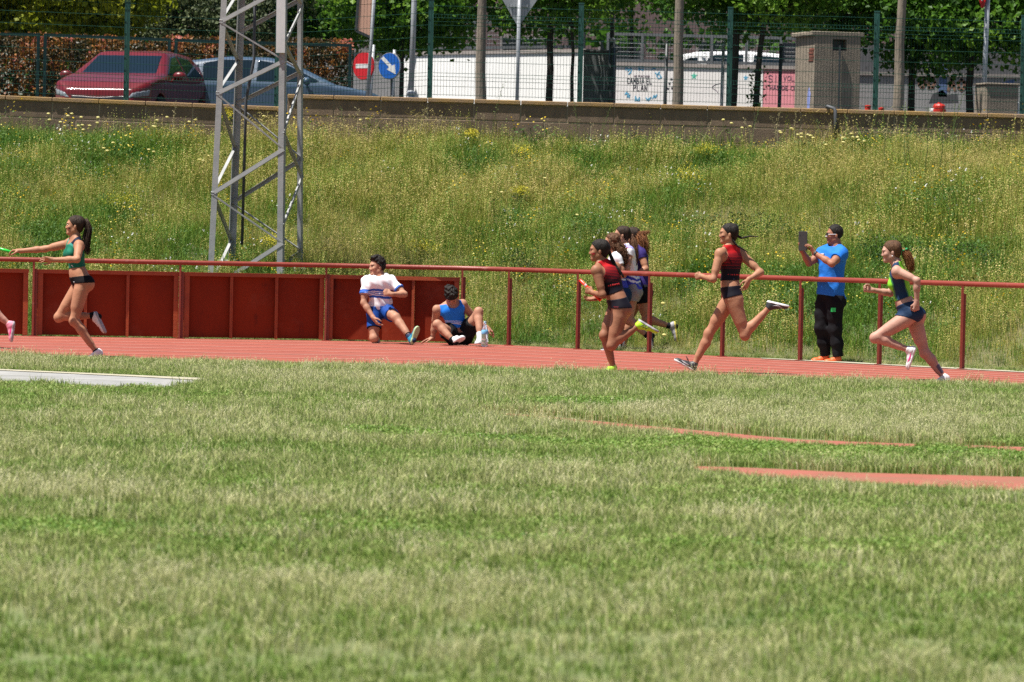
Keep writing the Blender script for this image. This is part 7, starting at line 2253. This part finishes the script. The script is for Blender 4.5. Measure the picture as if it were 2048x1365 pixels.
c_purple = cloth_mat('purple_cloth', (0.035, 0.022, 0.14), .7)
C3.shirt(c_purple, hem=-.1, off=.012, sleeve=.35, neck_r=.08, name='t_shirt')
C3.legwear(c_black, t=.38, off=.012, waist=.4)
C3.hair(h_dbrown, off=.008, paths=[])
ps = C3.strands([C3.W(610, 120, .08), C3.W(650, 150, .05), C3.W(668, 220, .02), C3.W(680, 320, .0)], 280, [.035, .085, .095, .05], .0045, .022, seed=15)
ps2 = C3.strands([C3.W(610, 120, .08), C3.W(655, 116, .06), C3.W(735, 105, .05)], 50, [.015, .035, .03], .005, .008, seed=16)
put('ponytail', np.array(ps.V + ps2.V), ps.F + [tuple(i + len(ps.V) for i in q) for q in ps2.F], h_auburn, C3.o, smooth=True)
C3.shoe('L', s_grey, s_yel, c_black, sock=.04); C3.shoe('R', s_dark, s_white)
# ================================================================== single plants one can pick out on the bank
def bank_hit(u, v, h):
    """where the line of sight of a pixel comes down to height h over the bank"""
    for D in np.arange(54.0, 70.8, 0.1):
        p = at(u, v, D)
        if D > rail_y(p[0]) + .6 and p[2] <= bank_z(p[0], D) + h: return p, D
    p = at(u, v, 70.6); return p, 70.6
m_stem = plant_mat('plant_stems', [(0, (0.07, 0.12, 0.03)), (1, (0.16, 0.21, 0.06))], 0.2, 1, .2)
m_strawst = plant_mat('straw_stalk', [(0, (0.30, 0.26, 0.12)), (1, (0.50, 0.43, 0.24))], 0.25, 1, .2)
m_pale_y = plant_mat('pale_yellow_petals', [(0, (0.66, 0.58, 0.16)), (1, (0.84, 0.78, 0.40))], 0.25, 1, .2)
m_euph = plant_mat('yellow_bracts', [(0, (0.20, 0.24, 0.012)), (0.5, (0.44, 0.40, 0.02)), (1, (0.66, 0.54, 0.03))], 0.3, 1, .2)
def flower_mesh(seed):
    r_ = np.random.default_rng(seed); V = []; F = []; fm = []
    h = .40
    b = MB(); b.tube([(0, 0, -.05), (r_.normal(0, .01), 0, h * .5), (0, 0, h - .01)], [.004, .0035, .003], 5, m=0)
    for k in range(3):
        a = r_.uniform(0, 6.28); z = r_.uniform(.1, .3)
        b.add([(0, 0, z), (.05 * cos(a), .05 * sin(a), z + .05), (.08 * cos(a + .2), .08 * sin(a + .2), z + .03)], [(0, 1, 2)], 0)
    b.lathe((0, 0, h - .012), [(.006, 0), (.026, .008), (.030, .016), (.022, .026), (.004, .030)], 9, m=1)
    me = mesh_from('pale_flower', b.V, b.F, [m_stem, m_pale_y], b.M)
    set_tone(me, r_.uniform(.2, .8, len(b.V))); return me
def where_f(u, v):
    if v > 500: return 'low on the bank between the joggers and the braided runner'
    if u < 150: return 'below the left front corner of the red car'
    if u < 200: return 'below the windscreen of the red car'
    if u < 240: return 'a little down the bank below the red car'
    if u < 350 and v < 290: return 'below the right end of the red car'
    if u < 420 and v < 290: return 'just left of the lattice tower near the wall'
    if u < 420: return 'part way down the bank left of the lattice tower'
    if u < 800: return 'near the wall right of the lattice tower'
    if u < 1350: return 'in the middle of the bank above the joggers'
    if u < 1530: return 'near the wall below the pink painted wall'
    if u < 1610: return 'below the left side of the concrete box'
    if u < 1660: return 'below the concrete box left of the drain pipe'
    return 'right of the drain pipe below the block wall'
def where_s(u):
    for lim, t in ((180, 'below the left end of the red car'), (300, 'below the red car'), (420, 'between the red car and the tower'), (600, 'behind the lattice tower'), (700, 'just right of the tower'),
                   (780, 'below the round traffic signs'), (870, 'below the pale lamp post'), (1000, 'below the pale slender trunk'), (1130, 'below the right half of the white wall'), (1215, 'below the grey cabinet'),
                   (1350, 'below the lettering'), (1460, 'below the green star'), (1530, 'below the blue star'), (1580, 'below the pink wall'), (1660, 'below the concrete box'), (1745, 'right of the pipe'),
                   (1800, 'below the greyish leaning trunk'), (1900, 'below the fire hydrant'), (2100, 'below the low concrete block')):
        if u < lim: return t
def where_g(u):
    for lim, t in ((200, 'above the runner in the green top'), (400, 'left of the lattice tower'), (560, 'seen between the tower legs'), (700, 'right of the tower'), (1000, 'above the seated boy'), (1200, 'left of the joggers'), (1400, 'above the joggers'), (1700, 'above the man with the tablet'), (1815, 'on the left of the broad green bush'), (1860, 'in the middle of the broad green bush'), (2100, 'on the right of the broad green bush')):
        if u < lim: return t
FM = [flower_mesh(i) for i in range(4)]
spots = [(100,228),(103,240),(122,245),(128,253),(133,232),(147,228),(153,252),(162,235),(166,251),(170,260),(180,252),(196,235),(193,246),(228,286),(207,297),(212,302),(260,253),(303,253),(313,254),(310,241),(335,235),(400,320),(411,312),(407,322),(375,244),(393,240),(296,300),(306,304),(530,233),(720,240),(737,238),
 (1450,240),(1462,247),(1495,253),(1482,256),(1563,263),(1580,259),(1590,257),(1565,266),(1597,270),(1605,268),(1603,275),(1618,270),(1624,272),(1622,276),(1700,268),(1688,276),(1702,275),(1718,275),(1725,280),(1735,283),(1683,285),(1750,262),(1650,290),(980,386),(1002,385),(1148,430),(1088,357),(1325,607),(1326,670)]
for i, (u, v) in enumerate(spots):
    p, D = bank_hit(u, v, .41)
    o = put_mesh('pale_yellow_flower', FM[i % 4], None, (p[0], D, p[2] - .40), (rng.normal(0, .06), rng.normal(0, .06), rng.uniform(0, 6)))
    tag(o, 'pale yellow flower head ' + where_f(u, v), 'flower', 'pale yellow flower heads on the bank')
clumps = [(1045, 302, .20, .12, 'yellow flowering clump high on the bank left of the joggers'), (1378, 348, .22, .20, 'large yellow flowering clump above the runner with the braids'),
          (1412, 298, .24, .12, 'yellow flowering clump just below the wall under the pink paint'), (242, 402, .34, .16, 'wide yellow flowering clump left of the lattice tower'),
          (845, 493, .26, .12, 'yellow flowering clump just above the seated boy'), (942, 268, .14, .10, 'small yellow flowering clump at the foot of the block wall'),
          (1040, 381, .18, .08, 'low yellow flowering clump halfway down the bank'), (452, 228, .16, .12, 'yellow flowering clump at the wall behind the tower'), (545, 482, .20, .12, 'yellow flowering clump between the tower legs')]
for u, v, rw_, rh, lab in clumps:
    p, D = bank_hit(u, v, .36); gz = bank_z(p[0], D)
    t = thing('flowering_clump', (p[0], D, gz), lab, 'flowering plant')
    k = 260
    d = rand_dirs(k); C = np.array([p[0], D, p[2]]) + d * (rng.random(k) ** .5)[:, None] * (rw_, .18, rh)
    N = rand_dirs(k, .9) + (0, -.5, 0); N /= np.linalg.norm(N, axis=1)[:, None]
    cards('blossom', C, N, ortho(N), .018, .022, rng.normal(.55, .25, k), m_euph, t)
    k = 200
    d = rand_dirs(k); C = np.array([p[0], D, (gz + p[2]) / 2 - .03]) + d * (rw_ * .9, .16, (p[2] - gz) * .55)
    N = rand_dirs(k, .3); cards('leaves', C, N, ortho(N), .014, .04, rng.normal(.45, .2, k), m_forb, t)
    b = MB()
    for _ in range(16):
        x, y = rng.uniform(-.5, .5) * rw_, rng.uniform(-.08, .08)
        b.tube([(p[0] + x * .4, D + y, gz - .03), (p[0] + x * 1.4, D + y, p[2])], .003, 4)
    o = b.build('stem', m_stem, t); set_tone(o.data, np.full(len(b.V), .5)); o['kind'] = 'stuff'
m_dk_shade_bush = plant_mat('dark_shaded_bush_leaves', [(0.0, (0.02, 0.05, 0.008)), (0.5, (0.045, 0.09, 0.014)), (1.0, (0.13, 0.16, 0.03))], 0.2, 0.6, 0.3)  # dark green leaves; shade on the bank patches is put into this colour
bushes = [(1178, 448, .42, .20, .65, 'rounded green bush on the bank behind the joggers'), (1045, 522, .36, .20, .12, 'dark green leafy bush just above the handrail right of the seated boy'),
          (1868, 408, .85, .32, .75, 'broad fresh green bush on the right of the bank'), (1490, 452, .95, .24, .05, 'low green bush darkened for shade behind the head of the runner with the braids'),
          (1790, 500, .75, .22, .10, 'green bush darkened for shade behind the head of the runner in green and navy'), (1935, 505, .45, .16, .08, 'low dark bush near the right edge above the handrail'),
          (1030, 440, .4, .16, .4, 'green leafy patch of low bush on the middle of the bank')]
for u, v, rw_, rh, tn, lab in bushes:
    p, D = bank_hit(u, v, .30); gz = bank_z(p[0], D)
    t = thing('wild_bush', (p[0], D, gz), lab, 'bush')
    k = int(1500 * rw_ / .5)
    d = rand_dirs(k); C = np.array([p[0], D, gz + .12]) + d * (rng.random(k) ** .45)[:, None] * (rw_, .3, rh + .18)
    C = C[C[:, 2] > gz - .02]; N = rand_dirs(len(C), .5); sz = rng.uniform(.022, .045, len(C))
    cards('leaves', C, N, ortho(N), sz * .55, sz, rng.normal(tn, .18, len(C)), m_forb if tn > .13 else m_dk_shade_bush, t)
    b = MB()
    for _ in range(12):
        x = rng.uniform(-.8, .8) * rw_; b.tube([(p[0] + x * .6, D, gz - .03), (p[0] + x, D + rng.normal(0, .1), gz + .12 + rh)], .004, 4)
    o = b.build('stem', m_stem, t); set_tone(o.data, np.full(len(b.V), .4)); o['kind'] = 'stuff'
def stalk_mesh(seed, h, lean, straw):
    r_ = np.random.default_rng(seed); b = MB(); T_ = []
    n = 7; pts = [(lean * h * (i / n) ** 1.6, r_.normal(0, .006), h * i / n) for i in range(n + 1)]
    b.tube(pts, [.0055 * (1 - .6 * i / n) for i in range(n + 1)], 4)
    for j in range(16):
        f = .55 + .45 * j / 15; c = np.array([np.interp(f, np.linspace(0, 1, n + 1), [q[k] for q in pts]) for k in range(3)])
        a = r_.uniform(0, 6.28); e = c + np.array([cos(a), sin(a) * .5, .3]) * r_.uniform(.02, .06)
        w = np.array([sin(a), .4, .2]) * .008
        b.add([c, e - w, e + (0, 0, .02), e + w], [(0, 1, 2, 3)])
    me = mesh_from('stalk', b.V, b.F, m_strawst if straw else m_stem); set_tone(me, r_.uniform(.2, .9, len(b.V))); return me
SM = [stalk_mesh(i, h, l, s_) for i, (h, l, s_) in enumerate([(.85, .15, 1), (.7, -.2, 1), (.95, .05, 1), (.8, .3, 1), (1.0, -.1, 0), (1.1, .2, 0), (.75, -.3, 1)])]
rows = [(120, .9), (232, .9), (345, .9), (470, .7), (690, .8), (720, .6), (742, 1.1), (835, 1), (842, .9), (850, .8), (862, .8), (905, .6), (980, 1.1), (988, .9), (1090, .8), (1108, 1.1), (1116, .7), (1140, .6), (1160, 1), (1196, .9), (1204, .8), (1220, .7), (1300, .7), (1340, .6), (1400, .8), (1412, .7), (1500, 1), (1512, .9), (1545, 1.1), (1560, 1), (1588, .8), (1640, .8), (1700, .8), (1735, .8), (1760, 1), (1768, 1.1), (1778, 1), (1790, .8), (1830, .8), (1862, .9), (1900, 1.05), (1915, .9), (1960, .9), (2010, .8), (590, .6), (640, .6), (60, .6), (10, .5)]
for i, (u, s_) in enumerate(rows):
    D = 70.3 - rng.uniform(0, .8); x = at(u, 240, D)[0]
    o = put_mesh('tall_stalk', SM[i % 7], None, (x, D, bank_z(x, D) - .02), (0, 0, rng.uniform(-.6, .6)), (s_, s_, s_))
    tag(o, ('straw coloured' if (i % 7) not in (4, 5) else 'tall green') + ' grass stalk against the block wall ' + where_s(u), 'grass stalk', 'tall stalks along the foot of the wall')
for u, v, hs_ in ((1795, 420, 1.6), (1808, 405, 1.9), (1822, 400, 1.8), (1850, 395, 1.7), (1770, 370, 1.6), (1880, 390, 1.6), (1640, 370, 1.3), (1905, 360, 1.4), (640, 470, 1.2), (668, 440, 1.1), (480, 470, 1.0), (300, 470, 1.0), (1085, 465, 1.1), (945, 395, 1.2), (1290, 440, 1.0), (150, 400, .9)):
    p, D = bank_hit(u, v, .0)
    o = put_mesh('green_stalk', SM[4 + int(u) % 2], None, (p[0], D, bank_z(p[0], D) - .02), (0, 0, rng.uniform(-2, 2)), (hs_ * .8,) * 3)
    tag(o, 'tall green grass stalk on the bank ' + where_g(u), 'grass stalk', 'tall green stalks on the bank')
